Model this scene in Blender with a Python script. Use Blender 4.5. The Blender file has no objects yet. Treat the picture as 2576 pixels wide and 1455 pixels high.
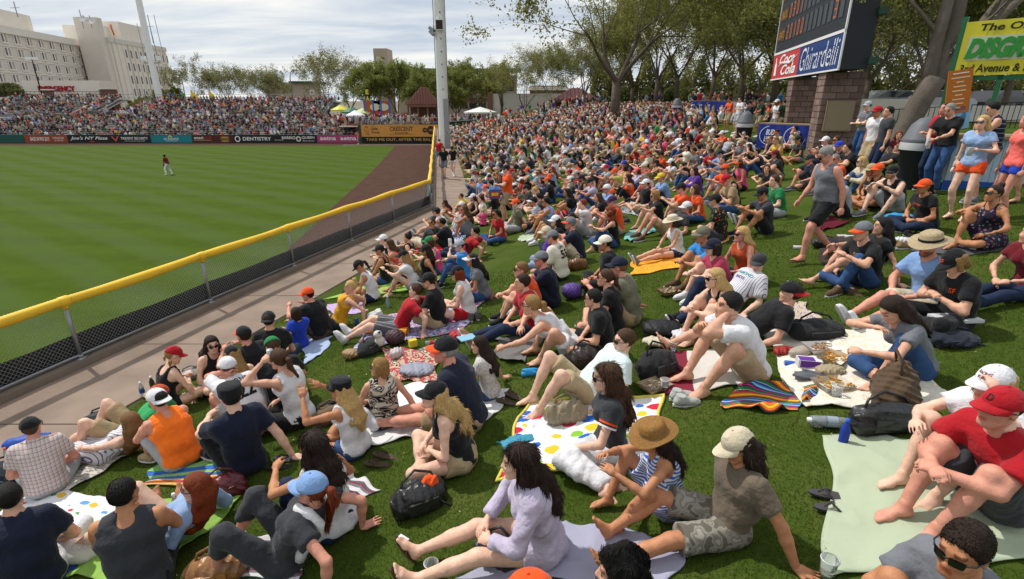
import bpy,bmesh,math,random
import numpy as np
from mathutils import Vector,Matrix,Euler
from mathutils.bvhtree import BVHTree
from mathutils import noise as mnoise
RND=random.Random(7)
NPR=np.random.RandomState(11)
sc=bpy.context.scene
COL=sc.collection
rad=math.radians
# ------------------------------------------------------------------ camera
CAM_H=6.0
PITCH=math.atan(0.36)
FOC=1324.0                      # focal length in the measuring frame (2576 px wide)
CX,CY=1288.0,727.5
cam_d=bpy.data.cameras.new('camera')
cam_d.sensor_width=36.0
cam_d.lens=36.0*FOC/2576.0
cam_d.clip_start=0.05
cam_d.clip_end=6000.0
cam=bpy.data.objects.new('camera',cam_d)
COL.objects.link(cam)
cam.location=(0,0,CAM_H)
cam.rotation_euler=(math.pi/2-PITCH,0,0)
sc.camera=cam
# ------------------------------------------------------------------ sky + sun
SUN_EL,SUN_AZ=rad(54),Vector((-0.80,0.60))     # the sun stands left of and a little beyond the field
w=bpy.data.worlds.new('World');sc.world=w;w.use_nodes=True
def build_sky():
 nt=w.node_tree;N=nt.nodes;L=nt.links;N.clear()
 out=N.new('ShaderNodeOutputWorld');bg=N.new('ShaderNodeBackground')
 sky=N.new('ShaderNodeTexSky');sky.sky_type='NISHITA';sky.sun_disc=False
 sky.sun_elevation=SUN_EL
 sky.sun_rotation=math.atan2(SUN_AZ.x,SUN_AZ.y)
 sky.air_density=1.0;sky.dust_density=1.2
 tc=N.new('ShaderNodeTexCoord');sep=N.new('ShaderNodeSeparateXYZ')
 L.new(tc.outputs['Generated'],sep.inputs[0])
 az=N.new('ShaderNodeMath');az.operation='MAXIMUM';az.inputs[1].default_value=0.0
 L.new(sep.outputs['Z'],az.inputs[0])
 ad=N.new('ShaderNodeMath');ad.operation='ADD';ad.inputs[1].default_value=0.10
 L.new(az.outputs[0],ad.inputs[0])
 dv=[]
 for ax in 'XY':
  d=N.new('ShaderNodeMath');d.operation='DIVIDE'
  L.new(sep.outputs[ax],d.inputs[0]);L.new(ad.outputs[0],d.inputs[1]);dv.append(d)
 cmb=N.new('ShaderNodeCombineXYZ');L.new(dv[0].outputs[0],cmb.inputs[0]);L.new(dv[1].outputs[0],cmb.inputs[1])
 mp=N.new('ShaderNodeMapping');mp.inputs['Scale'].default_value=(0.42,1.0,1.0);mp.inputs['Rotation'].default_value=(0,0,0.25)
 L.new(cmb.outputs[0],mp.inputs[0])
 n1=N.new('ShaderNodeTexNoise');n1.inputs['Scale'].default_value=1.1;n1.inputs['Detail'].default_value=7;n1.inputs['Roughness'].default_value=0.55;n1.inputs['Distortion'].default_value=0.35
 L.new(mp.outputs[0],n1.inputs['Vector'])
 r1=N.new('ShaderNodeValToRGB');r1.color_ramp.elements[0].position=0.38;r1.color_ramp.elements[1].position=0.62
 r1.color_ramp.elements[0].color=(8.2,9.3,10.9,1);r1.color_ramp.elements[1].color=(14.4,14.4,13.8,1)
 e=r1.color_ramp.elements.new(0.5);e.color=(11.0,11.7,12.4,1)
 L.new(n1.outputs['Fac'],r1.inputs[0])
 mx=N.new('ShaderNodeMix');mx.data_type='RGBA';mx.inputs['Factor'].default_value=0.92   # nearly full thin overcast over the blue
 L.new(sky.outputs[0],mx.inputs[6]);L.new(r1.outputs[0],mx.inputs[7])
 L.new(mx.outputs[2],bg.inputs[0]);bg.inputs[1].default_value=0.10
 L.new(bg.outputs[0],out.inputs[0])
build_sky()
sl=bpy.data.lights.new('sun','SUN');sl.energy=5.0;sl.angle=rad(1.3);sl.color=(1.0,0.955,0.89)
so=bpy.data.objects.new('sun',sl);COL.objects.link(so)
sd=Vector((SUN_AZ.x*math.cos(SUN_EL),SUN_AZ.y*math.cos(SUN_EL),math.sin(SUN_EL)))
so.rotation_euler=sd.to_track_quat('Z','Y').to_euler()
so.location=sd*60
sc.view_settings.view_transform='Standard'
sc.view_settings.look='None'
sc.view_settings.gamma=1.0
sc.view_settings.use_curve_mapping=False
sc.view_settings.exposure=-0.50
sc.cycles.max_bounces=5
sc.cycles.transparent_max_bounces=12
# ------------------------------------------------------------------ place: pixel -> ray, ground
def ray(px,py):
 u=(px-CX)/FOC;v=-(py-CY)/FOC
 c,s=math.cos(PITCH),math.sin(PITCH)
 return Vector((u,v*s+c,v*c-s))
WALK_Z=2.1
def fence_x(y):
 return-3.1+0.29*(y-20.0) if y<20 else-3.1-0.134*(y-20.0)
def edge_x(y):
 return min(-4.3+0.262*(y-9.65),-2.56-0.134*(y-28.6))+0.0
def lawn_s(x,y):
 return (x-edge_x(y))*0.967
def ground(x,y):
 s=lawn_s(x,y)
 if s<=0:return WALK_Z
 if s<12.0:z=0.18*s-0.02
 else:
  q=min(s-12.0,9.0);z=2.14+0.18*q-0.010*q*q
 return WALK_Z+z
def at_z(px,py,z):
 d=ray(px,py);t=(z-CAM_H)/d.z
 return Vector((d.x*t,d.y*t,z))
def at_depth(px,py,y):
 d=ray(px,py);t=y/d.y
 return Vector((d.x*t,y,CAM_H+d.z*t))
def on_ground(px,py,h=0.0):
 """ground point seen at the pixel (plus h above it)"""
 d=ray(px,py);lo,hi=1.0,140.0
 t=lo
 prev=None
 for i in range(900):
  t=1.0*(1.006**i)
  if t>140:break
  p=Vector((0,0,CAM_H))+d*t
  if p.z-(ground(p.x,p.y)+h)<0:break
  prev=t
 a,b=prev or t,t
 for _ in range(30):
  m=(a+b)/2;p=Vector((0,0,CAM_H))+d*m
  if p.z-(ground(p.x,p.y)+h)<0:b=m
  else:a=m
 p=Vector((0,0,CAM_H))+d*b
 return Vector((p.x,p.y,ground(p.x,p.y)))
def T(tile,zx,zy):
 """position read off an enlarged tile of the photo -> the 2576-wide frame"""
 r,c=int(tile[0]),int(tile[1])
 x0=(0,1000,2000,2995)[c];y0=(0,560,1125,1690)[r]
 k=2.566 if r==3 else 2.575
 return (x0+zx/k)*0.6448,(y0+zy/k)*0.6448
# ------------------------------------------------------------------ materials
MATS={}
def new_mat(name):
 m=bpy.data.materials.new(name);m.use_nodes=True
 nt=m.node_tree;b=nt.nodes['Principled BSDF']
 return m,nt.nodes,nt.links,b
def mat(name,color,rough=0.6,metal=0.0,vary=0.12,scale=6.0,bump=0.0,bscale=40.0,spec=0.4,alpha=None,trans=0.0):
 if name in MATS:return MATS[name]
 m,N,L,b=new_mat(name)
 b.inputs['Roughness'].default_value=rough;b.inputs['Metallic'].default_value=metal
 b.inputs['Specular IOR Level'].default_value=spec
 tc=N.new('ShaderNodeTexCoord')
 nz=N.new('ShaderNodeTexNoise');nz.inputs['Scale'].default_value=scale;nz.inputs['Detail'].default_value=5
 L.new(tc.outputs['Object'],nz.inputs['Vector'])
 mx=N.new('ShaderNodeMix');mx.data_type='RGBA'
 c=Vector(color[:3])
 mx.inputs[6].default_value=(*(c*(1-vary)),1);mx.inputs[7].default_value=(*[min(1,v) for v in c*(1+vary)],1)
 L.new(nz.outputs['Fac'],mx.inputs['Factor']);L.new(mx.outputs[2],b.inputs['Base Color'])
 if bump:
  n2=N.new('ShaderNodeTexNoise');n2.inputs['Scale'].default_value=bscale;n2.inputs['Detail'].default_value=4
  L.new(tc.outputs['Object'],n2.inputs['Vector'])
  bp=N.new('ShaderNodeBump');bp.inputs['Strength'].default_value=bump;bp.inputs['Distance'].default_value=0.02
  L.new(n2.outputs['Fac'],bp.inputs['Height']);L.new(bp.outputs[0],b.inputs['Normal'])
 if trans:b.inputs['Transmission Weight'].default_value=trans
 MATS[name]=m;return m
def objcol_mat(name,rough=0.85,spec=0.25,vary=0.16,scale=9.0,bump=0.25,bscale=14.0,tint=False,sheen=0.0,stretch=None,bd=0.02):
 """colour comes from the object's own colour; noise gives the cloth, skin or hair grain"""
 m,N,L,b=new_mat(name)
 b.inputs['Roughness'].default_value=rough;b.inputs['Specular IOR Level'].default_value=spec
 if sheen:b.inputs['Sheen Weight'].default_value=sheen
 oi=N.new('ShaderNodeObjectInfo');tc=N.new('ShaderNodeTexCoord')
 vec=tc.outputs['Object']
 if stretch:
  mp=N.new('ShaderNodeMapping');mp.inputs['Scale'].default_value=stretch;L.new(vec,mp.inputs[0]);vec=mp.outputs[0]
 nz=N.new('ShaderNodeTexNoise');nz.inputs['Scale'].default_value=scale;nz.inputs['Detail'].default_value=6
 L.new(vec,nz.inputs['Vector'])
 mr=N.new('ShaderNodeMapRange');mr.inputs['To Min'].default_value=1-vary*1.6;mr.inputs['To Max'].default_value=1+vary*1.6
 L.new(nz.outputs['Fac'],mr.inputs['Value'])
 mu=N.new('ShaderNodeVectorMath');mu.operation='SCALE'
 L.new(oi.outputs['Color'],mu.inputs[0]);L.new(mr.outputs[0],mu.inputs['Scale'])
 src=mu.outputs[0]
 if tint:
  at=N.new('ShaderNodeAttribute');at.attribute_name='tint'
  m2=N.new('ShaderNodeVectorMath');m2.operation='MULTIPLY'
  L.new(src,m2.inputs[0]);L.new(at.outputs['Color'],m2.inputs[1]);src=m2.outputs[0]
 L.new(src,b.inputs['Base Color'])
 if bump:
  n2=N.new('ShaderNodeTexNoise');n2.inputs['Scale'].default_value=bscale;n2.inputs['Detail'].default_value=4
  L.new(vec,n2.inputs['Vector'])
  bp=N.new('ShaderNodeBump');bp.inputs['Strength'].default_value=bump;bp.inputs['Distance'].default_value=bd
  L.new(n2.outputs['Fac'],bp.inputs['Height']);L.new(bp.outputs[0],b.inputs['Normal'])
 MATS[name]=m;return m
CLOTH=objcol_mat('cloth',bump=0.75,bscale=11.0,bd=0.035,sheen=0.1)
DENIM=objcol_mat('denim',vary=0.30,scale=16,bump=0.45)
SKIN=objcol_mat('skin',rough=0.58,spec=0.3,vary=0.22,scale=19,bump=0.14,bscale=60,tint=True)
HAIRM=objcol_mat('hair_strands',rough=0.62,spec=0.3,vary=0.50,scale=13,bump=1.0,bscale=22,stretch=(9,9,1.2),bd=0.01)
PLAIN=objcol_mat('plain_paint',rough=0.55,vary=0.06,bump=0.05)
LEATHER=objcol_mat('leather',rough=0.35,spec=0.5,vary=0.2,bump=0.6,bscale=22)
STRAW=objcol_mat('straw',rough=0.8,vary=0.35,scale=60,bump=0.6,bscale=120,bd=0.004)
SHADES=mat('dark_lens',(0.012,0.012,0.014),rough=0.08,spec=0.8,vary=0.05)
TERRY=objcol_mat('terry',rough=0.95,spec=0.1,vary=0.10,scale=30,bump=0.5,bscale=35,sheen=0.3)
def ramp_mat(name,build,rough=0.85,bump=0.0):
 """material whose base colour is built by build(N, L, texcoord node) -> output socket"""
 m,N,L,b=new_mat(name)
 b.inputs['Roughness'].default_value=rough;b.inputs['Specular IOR Level'].default_value=0.2
 tc=N.new('ShaderNodeTexCoord')
 L.new(build(N,L,tc),b.inputs['Base Color'])
 if bump:
  n2=N.new('ShaderNodeTexNoise');n2.inputs['Scale'].default_value=14;n2.inputs['Detail'].default_value=4
  L.new(tc.outputs['Object'],n2.inputs['Vector'])
  bp=N.new('ShaderNodeBump');bp.inputs['Strength'].default_value=bump;bp.inputs['Distance'].default_value=0.02
  L.new(n2.outputs['Fac'],bp.inputs['Height']);L.new(bp.outputs[0],b.inputs['Normal'])
 MATS[name]=m;return m
def const_ramp(N,L,fac,stops,interp='CONSTANT'):
 r=N.new('ShaderNodeValToRGB');r.color_ramp.interpolation=interp
 els=r.color_ramp.elements
 while len(els)>1:els.remove(els[-1])
 els[0].position=stops[0][0];els[0].color=(*stops[0][1],1)
 for p,c in stops[1:]:
  e=els.new(p);e.color=(*c,1)
 L.new(fac,r.inputs[0]);return r.outputs[0]
def fract_axis(N,L,tc,axis,period,coord='Object',warp=0.0):
 sp=N.new('ShaderNodeSeparateXYZ');L.new(tc.outputs[coord],sp.inputs[0])
 v=sp.outputs[axis]
 if warp:
  nz=N.new('ShaderNodeTexNoise');nz.inputs['Scale'].default_value=5;L.new(tc.outputs[coord],nz.inputs['Vector'])
  ma=N.new('ShaderNodeMath');ma.operation='MULTIPLY_ADD';ma.inputs[1].default_value=warp
  L.new(nz.outputs['Fac'],ma.inputs[0]);L.new(v,ma.inputs[2]);v=ma.outputs[0]
 dv=N.new('ShaderNodeMath');dv.operation='DIVIDE';dv.inputs[1].default_value=period;L.new(v,dv.inputs[0])
 fr=N.new('ShaderNodeMath');fr.operation='FRACT';L.new(dv.outputs[0],fr.inputs[0])
 return fr.outputs[0]
def mul_col(N,L,a,b):
 m=N.new('ShaderNodeMix');m.data_type='RGBA';m.blend_type='MULTIPLY';m.inputs['Factor'].default_value=1
 L.new(a,m.inputs[6]);L.new(b,m.inputs[7]);return m.outputs[2]
# ------------------------------------------------------------------ meshes and things
def mesh_np(name,V,Q,smooth=True,mats=(),fmat=None,attr=None):
 """mesh from numpy: V (n,3), Q (m,4) or (m,3)"""
 V=np.asarray(V,np.float32);Q=np.asarray(Q,np.int32)
 me=bpy.data.meshes.new(name)
 k=Q.shape[1]
 me.vertices.add(len(V));me.vertices.foreach_set('co',V.ravel())
 me.loops.add(Q.size);me.loops.foreach_set('vertex_index',Q.ravel())
 me.polygons.add(len(Q));me.polygons.foreach_set('loop_start',np.arange(0,Q.size,k,dtype=np.int32))
 me.polygons.foreach_set('loop_total',np.full(len(Q),k,np.int32))
 if smooth:me.polygons.foreach_set('use_smooth',np.ones(len(Q),bool))
 if fmat is not None:me.polygons.foreach_set('material_index',np.asarray(fmat,np.int32))
 for m in mats:me.materials.append(m)
 me.update(calc_edges=True)
 if attr is not None:
  nm,C=attr
  a=me.color_attributes.new(nm,'FLOAT_COLOR','POINT')
  C4=np.ones((len(V),4),np.float32);C4[:,:3]=C
  a.data.foreach_set('color',C4.ravel())
 return me
def link(name,me,parent=None,loc=None,rot=None,M=None,color=None):
 o=bpy.data.objects.new(name,me);COL.objects.link(o)
 if parent is not None:o.parent=parent
 if M is not None:o.matrix_basis=M
 if loc is not None:o.location=loc
 if rot is not None:o.rotation_euler=rot
 if color is not None:o.color=(*color[:3],1)
 return o
def tag(o,label,cat,group=None):
 o['label']=label;o['category']=cat
 if group:o['group']=group
 return o
def kind(o,k):o['kind']=k;return o
def empty(name,loc,label,cat,group=None,rz=0.0):
 o=bpy.data.objects.new(name,None);COL.objects.link(o);o.location=loc;o.rotation_euler=(0,0,rz)
 o.empty_display_size=0.1
 return tag(o,label,cat,group)
class MB:
 """collects boxes, tubes, lathes, sheets; build() links them as one mesh"""
 def __init__(s):s.v=[];s.f=[];s.mi=[]
 def add(s,V,F,mi=0):
  o=len(s.v);s.v+=[tuple(p) for p in V];s.f+=[tuple(i+o for i in f) for f in F];s.mi+=[mi]*len(F)
  return s
 def box(s,lo,hi,M=None,mi=0):
  (a,b,c),(d,e,f)=lo,hi
  V=[(a,b,c),(d,b,c),(d,e,c),(a,e,c),(a,b,f),(d,b,f),(d,e,f),(a,e,f)]
  if M is not None:V=[M@Vector(p) for p in V]
  return s.add(V,[(3,2,1,0),(4,5,6,7),(0,1,5,4),(1,2,6,5),(2,3,7,6),(3,0,4,7)],mi)
 def tube(s,pts,r,n=8,mi=0,caps=True):
  pts=[Vector(p) for p in pts];rs=r if isinstance(r,(list,tuple)) else [r]*len(pts)
  V=[];prevu=None
  for i,p in enumerate(pts):
   d=(pts[min(i+1,len(pts)-1)]-pts[max(i-1,0)])
   d=d.normalized() if d.length>1e-9 else Vector((0,0,1))
   if prevu is None:
    u=d.orthogonal().normalized()
   else:
    u=(prevu-d*prevu.dot(d))
    u=u.normalized() if u.length>1e-6 else d.orthogonal().normalized()
   prevu=u;w_=d.cross(u)
   for k in range(n):
    a=2*math.pi*k/n
    V.append(p+(u*math.cos(a)+w_*math.sin(a))*rs[i])
  F=[(i*n+k,i*n+(k+1)%n,(i+1)*n+(k+1)%n,(i+1)*n+k) for i in range(len(pts)-1) for k in range(n)]
  if caps:F+=[tuple(range(n-1,-1,-1)),tuple((len(pts)-1)*n+k for k in range(n))]
  return s.add(V,F,mi)
 def lathe(s,prof,n=16,M=None,mi=0,arc=(0,2*math.pi)):
  full=abs(arc[1]-arc[0]-2*math.pi)<1e-6
  m=n if full else n+1
  V=[]
  for r,z in prof:
   for k in range(m):
    a=arc[0]+(arc[1]-arc[0])*k/n
    V.append((r*math.cos(a),r*math.sin(a),z))
  if M is not None:V=[M@Vector(p) for p in V]
  F=[]
  for i in range(len(prof)-1):
   for k in range(n):
    k2=(k+1)%m if full else k+1
    F.append((i*m+k,i*m+k2,(i+1)*m+k2,(i+1)*m+k))
  return s.add(V,F,mi)
 def grid(s,P,mi=0):
  """P: rows of points"""
  n=len(P[0]);V=[p for row in P for p in row]
  F=[(i*n+k,i*n+k+1,(i+1)*n+k+1,(i+1)*n+k) for i in range(len(P)-1) for k in range(n-1)]
  return s.add(V,F,mi)
 def prism(s,poly,z0,z1,M=None,mi=0):
  n=len(poly)
  V=[(x,y,z0) for x,y in poly]+[(x,y,z1) for x,y in poly]
  if M is not None:V=[M@Vector(p) for p in V]
  F=[tuple(range(n-1,-1,-1)),tuple(range(n,2*n))]+[(i,(i+1)%n,n+(i+1)%n,n+i) for i in range(n)]
  return s.add(V,F,mi)
 def mesh(s,name,mats=(),smooth=False):
  me=bpy.data.meshes.new(name);me.from_pydata(s.v,[],s.f)
  for m in mats:me.materials.append(m)
  if len(mats)>1 or any(s.mi):me.polygons.foreach_set('material_index',s.mi)
  if smooth:me.polygons.foreach_set('use_smooth',[True]*len(s.f))
  me.update();return me
 def build(s,name,mats,parent=None,smooth=False,color=None,loc=None,M=None):
  if not isinstance(mats,(list,tuple)):mats=[mats]
  return link(name,s.mesh(name,mats,smooth),parent,color=color,loc=loc,M=M)
_tcache={}
def text_mesh(txt,size=1.0,extrude=0.0,shear=0.0,bold=0.0,align='CENTER',spacing=1.0):
 key=(txt,size,extrude,shear,bold,align,spacing)
 if key in _tcache:return _tcache[key]
 c=bpy.data.curves.new('lettering','FONT');c.body=txt;c.size=size;c.extrude=extrude;c.shear=shear
 c.offset=bold;c.align_x=align;c.align_y='CENTER';c.space_character=spacing;c.resolution_u=3
 o=bpy.data.objects.new('lettering',c);COL.objects.link(o)
 dg=bpy.context.evaluated_depsgraph_get()
 me=bpy.data.meshes.new_from_object(o.evaluated_get(dg))
 bpy.data.objects.remove(o);bpy.data.curves.remove(c)
 V=[tuple(v.co) for v in me.vertices];F=[tuple(p.vertices) for p in me.polygons]
 bpy.data.meshes.remove(me)
 _tcache[key]=(V,F);return V,F
def text_obj(name,txt,size,M,m,parent=None,fit=None,color=None,**kw):
 """flat or raised lettering; M maps text xy-plane; fit=(w,h) squeezes it into a box"""
 V,F=text_mesh(txt,size,**kw)
 if fit and V:
  xs=[v[0] for v in V];ys=[v[1] for v in V]
  sx=fit[0]/max(1e-6,max(xs)-min(xs));sy=fit[1]/max(1e-6,max(ys)-min(ys))
  cx=(max(xs)+min(xs))/2;cy=(max(ys)+min(ys))/2
  V=[((x-cx)*sx,(y-cy)*sy,z) for x,y,z in V]
 mb=MB();mb.add([M@Vector(v) for v in V],F)
 return mb.build(name,m,parent,color=color)
def hexc(h):
 h=h.lstrip('#');c=[int(h[i:i+2],16)/255 for i in (0,2,4)]
 return tuple((x/12.92) if x<=0.04045 else ((x+0.055)/1.055)**2.4 for x in c)
# ------------------------------------------------------------------ implicit surfaces -> smooth bodies
f32=np.float32
def V3(*a):return np.array(a,f32)
def nrm(v):
 n=np.linalg.norm(v);return v/n if n>1e-9 else v
class P:
 """one tapered limb segment: a, b end points, ra, rb radii; lat/s squeezes it along lat; cuts are flat end planes"""
 __slots__=('a','b','ra','rb','k','lat','s','cuts','op')
 def __init__(self,a,b,ra,rb=None,k=0.03,lat=None,s=1.0,cuts=(),op='u'):
  self.a=np.asarray(a,f32);self.b=np.asarray(b,f32);self.ra=ra;self.rb=ra if rb is None else rb
  self.k=k;self.lat=None if lat is None else nrm(np.asarray(lat,f32));self.s=s;self.cuts=cuts;self.op=op
 def grow(self,off,k=None):
  return P(self.a,self.b,self.ra+off,self.rb+off,self.k if k is None else k,self.lat,self.s,self.cuts,self.op)
def ell(c,r,k=0.02,op='u',R=None):
 return ('e',np.asarray(c,f32),np.asarray(r,f32),k,op,R)
def sdf_mesh(prims,h,disp=None,cuts=()):
 lo=np.full(3,9e9);hi=-lo
 for p in prims:
  if isinstance(p,P):
   if p.op != 'u':continue
   r=max(p.ra,p.rb)/min(1.0,p.s)+0.02
   lo=np.minimum(lo,np.minimum(p.a,p.b)-r);hi=np.maximum(hi,np.maximum(p.a,p.b)+r)
  elif p[4]=='u':
   r=p[2] if p[5] is None else np.full(3,p[2].max())
   lo=np.minimum(lo,p[1]-r-0.02);hi=np.maximum(hi,p[1]+r+0.02)
 lo-=2*h;hi+=2*h
 n=np.ceil((hi-lo)/h).astype(int)+1
 ax=[(lo[i]+h*np.arange(n[i])).astype(f32) for i in range(3)]
 F=np.full(n,0.15,f32)
 for p in prims:
  if isinstance(p,P):
   r=max(p.ra,p.rb)/min(1.0,p.s)+p.k+2.5*h
   l2=np.minimum(p.a,p.b)-r;h2=np.maximum(p.a,p.b)+r;k=p.k;op=p.op
  else:
   r=(p[2] if p[5] is None else np.full(3,p[2].max()))+p[3]+2.5*h
   l2=p[1]-r;h2=p[1]+r;k=p[3];op=p[4]
  i0=np.clip(np.floor((l2-lo)/h).astype(int),0,n);i1=np.clip(np.ceil((h2-lo)/h).astype(int)+1,0,n)
  if np.any(i1<=i0):continue
  sl_=tuple(slice(i0[i],i1[i]) for i in range(3))
  X=ax[0][sl_[0]][:,None,None];Y=ax[1][sl_[1]][None,:,None];Z=ax[2][sl_[2]][None,None,:]
  if isinstance(p,P):
   ab=p.b-p.a;L2=float(ab@ab)
   x,y,z=X-p.a[0],Y-p.a[1],Z-p.a[2]
   if L2>1e-10:
    t=np.clip((x*ab[0]+y*ab[1]+z*ab[2])/L2,0,1)
    x=x-t*ab[0];y=y-t*ab[1];z=z-t*ab[2]
    rr=p.ra+(p.rb-p.ra)*t
   else:rr=p.ra
   if p.lat is not None and p.s != 1.0:
    q=(x*p.lat[0]+y*p.lat[1]+z*p.lat[2])*(1-p.s)
    x=x-q*p.lat[0];y=y-q*p.lat[1];z=z-q*p.lat[2]
   d=np.sqrt(x*x+y*y+z*z)-rr
   for (pt,nn) in p.cuts:
    d=np.maximum(d,(X-pt[0])*nn[0]+(Y-pt[1])*nn[1]+(Z-pt[2])*nn[2])
  else:
   x,y,z=X-p[1][0],Y-p[1][1],Z-p[1][2]
   if p[5] is not None:
    R=p[5]
    x,y,z=(R[0,0]*x+R[1,0]*y+R[2,0]*z,R[0,1]*x+R[1,1]*y+R[2,1]*z,R[0,2]*x+R[1,2]*y+R[2,2]*z)
   d=(np.sqrt((x/p[2][0])**2+(y/p[2][1])**2+(z/p[2][2])**2)-1)*float(p[2].min())
  S=F[sl_]
  if op=='u':
   q=np.clip(k-np.abs(S-d),0,None)/max(k,1e-5)
   F[sl_]=np.minimum(S,d)-q*q*(k*0.25)
  else:
   d=-d;q=np.clip(k-np.abs(S-d),0,None)/max(k,1e-5)
   F[sl_]=np.maximum(S,d)+q*q*(k*0.25)
 for (pt,nn) in cuts:
  F=np.maximum(F,(ax[0][:,None,None]-pt[0])*nn[0]+(ax[1][None,:,None]-pt[1])*nn[1]+(ax[2][None,None,:]-pt[2])*nn[2])
 if disp is not None:F=F+disp(ax[0][:,None,None],ax[1][None,:,None],ax[2][None,None,:]).astype(f32)
 return surface_net(F,lo,h)
_CO=np.array([(i,j,k) for i in (0,1) for j in (0,1) for k in (0,1)],int)
_ED=[(0,1),(2,3),(4,5),(6,7),(0,2),(1,3),(4,6),(5,7),(0,4),(1,5),(2,6),(3,7)]
def surface_net(F,lo,h):
 S=F<0
 n=np.array(F.shape)
 c=np.zeros(n-1,np.int8)
 for i,j,k in _CO:c+=S[i:n[0]-1+i,j:n[1]-1+j,k:n[2]-1+k]
 act=np.argwhere((c>0) & (c<8))
 if len(act)==0:return np.zeros((0,3),f32),np.zeros((0,4),int)
 idx=np.full(n-1,-1,np.int32);idx[tuple(act.T)]=np.arange(len(act))
 vals=np.stack([F[act[:,0]+o[0],act[:,1]+o[1],act[:,2]+o[2]] for o in _CO],1)
 acc=np.zeros((len(act),3),f32);cnt=np.zeros(len(act),f32)
 for a,b in _ED:
  va,vb=vals[:,a],vals[:,b];m=(va<0) != (vb<0)
  t=np.where(m,va/np.where(m,va-vb,1),0)
  acc+=np.where(m[:,None],_CO[a]+t[:,None]*(_CO[b]-_CO[a]),0);cnt+=m
 V=(act+acc/cnt[:,None])*h+lo
 Q=[]
 for axis in range(3):
  o1,o2=[(1,2),(2,0),(0,1)][axis]
  sh=[slice(None)]*3;s1=list(sh);s0=list(sh);s0[axis]=slice(0,n[axis]-1);s1[axis]=slice(1,n[axis])
  A=S[tuple(s0)];B=S[tuple(s1)]
  E=np.argwhere(A != B)
  ok=(E[:,o1]>0) & (E[:,o2]>0) & (E[:,o1]<n[o1]-1) & (E[:,o2]<n[o2]-1)
  E=E[ok]
  if not len(E):continue
  fl=A[tuple(E.T)]
  d1=np.zeros(3,int);d1[o1]=1;d2=np.zeros(3,int);d2[o2]=1
  q=np.stack([idx[tuple((E-d1-d2).T)],idx[tuple((E-d2).T)],idx[tuple(E.T)],idx[tuple((E-d1).T)]],1)
  q[~fl]=q[~fl][:,::-1]
  Q.append(q)
 return V.astype(f32),np.concatenate(Q)
def folds(seed,amp,fx=9.0):
 """soft creases for cloth"""
 r=np.random.RandomState(abs(seed))
 A=[(r.normal(size=3)*fx*(0.6+0.5*i),r.rand()*6.28) for i in range(4)]
 def f(X,Y,Z):
  s=0
  w=0.6*np.sin(X*5+r_[0])+0.6*np.sin(Y*6+r_[1])+0.6*np.sin(Z*5+r_[2])
  for v,ph in A:s=s+np.abs(np.sin((X*v[0]+Y*v[1]+Z*v[2])+ph+w))
  return-((1-s/4)**1.5*2.6-0.35)*amp
 r_=r.rand(3)*6.28
 return f
# ------------------------------------------------------------------ heads, hands, feet (small master shapes)
_proto={}
def head_proto(sex,h,beard=False):
 key=('head',sex,round(h,4),beard)
 if key in _proto:return _proto[key]
 j=1.0 if sex=='m' else 0.92
 pr=[ell((-0.014,0,0.030),(0.099,0.077,0.092)),
          ell((0.030,0,-0.045),(0.066,0.058*j,0.068),0.03),
          P((0.070,-0.012*j,-0.098),(0.070,0.012*j,-0.098),0.019*j,k=0.03),
          P((0.020,0.040*j,-0.070),(0.062,0.018,-0.098),0.022,0.018,k=0.03),P((0.020,-0.040*j,-0.070),(0.062,-0.018,-0.098),0.022,0.018,k=0.03),
          P((0.076,-0.036,0.026),(0.076,0.036,0.026),0.013,k=0.02),
          ell((0.064,0.040,-0.025),(0.026,0.022,0.022),0.02),ell((0.064,-0.040,-0.025),(0.026,0.022,0.022),0.02),
          P((0.102,0.032,0.004),(0.104,0.034,0.004),0.016,k=0.012,op='s'),P((0.102,-0.032,0.004),(0.104,-0.034,0.004),0.016,k=0.012,op='s'),
          P((0.087,0,0.010),(0.106,0,-0.033),0.008,0.013,k=0.012),
          P((0.094,0.010,-0.038),(0.094,-0.010,-0.038),0.009,k=0.01),
          P((0.086,-0.018,-0.066),(0.086,0.018,-0.066),0.010,k=0.008),P((0.100,-0.02,-0.066),(0.100,0.02,-0.066),0.0035,k=0.004,op='s'),
          ell((-0.006,0.079,-0.008),(0.018,0.008,0.031),0.008),ell((-0.006,-0.079,-0.008),(0.018,0.008,0.031),0.008),
          ell((0.078,0.032,0.003),(0.013,0.014,0.012),0.003),ell((0.078,-0.032,0.003),(0.013,0.014,0.012),0.003)]
 if h>0.011:pr=[p for p in pr if not (isinstance(p,P) and p.op=='s')]
 V,Q=sdf_mesh(pr,h)
 C=np.ones((len(V),3),f32)
 x,y,z=V.T
 e=max(h,0.006)
 lip=(np.abs(z+0.066)<0.009+e*.3) & (np.abs(y)<0.024) & (x>0.07);C[lip]=(0.86,0.50,0.48)
 ay=np.abs(y)
 brow=(np.abs(z-0.030)<0.004+e*.5) & (ay>0.014) & (ay<0.052) & (x>0.05);C[brow]=(0.30,0.24,0.20)
 eye=((ay-0.032)**2/0.015**2+(z-0.003)**2/(0.007+e*.3)**2<1) & (x>0.06);C[eye]=(0.16,0.13,0.12)
 if beard:
  b=(z<-0.045) & (x>-0.005) & (z>-0.125) & ~lip;C[b]=(0.34,0.27,0.22)
 _proto[key]=(V,Q,C);return _proto[key]
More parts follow.
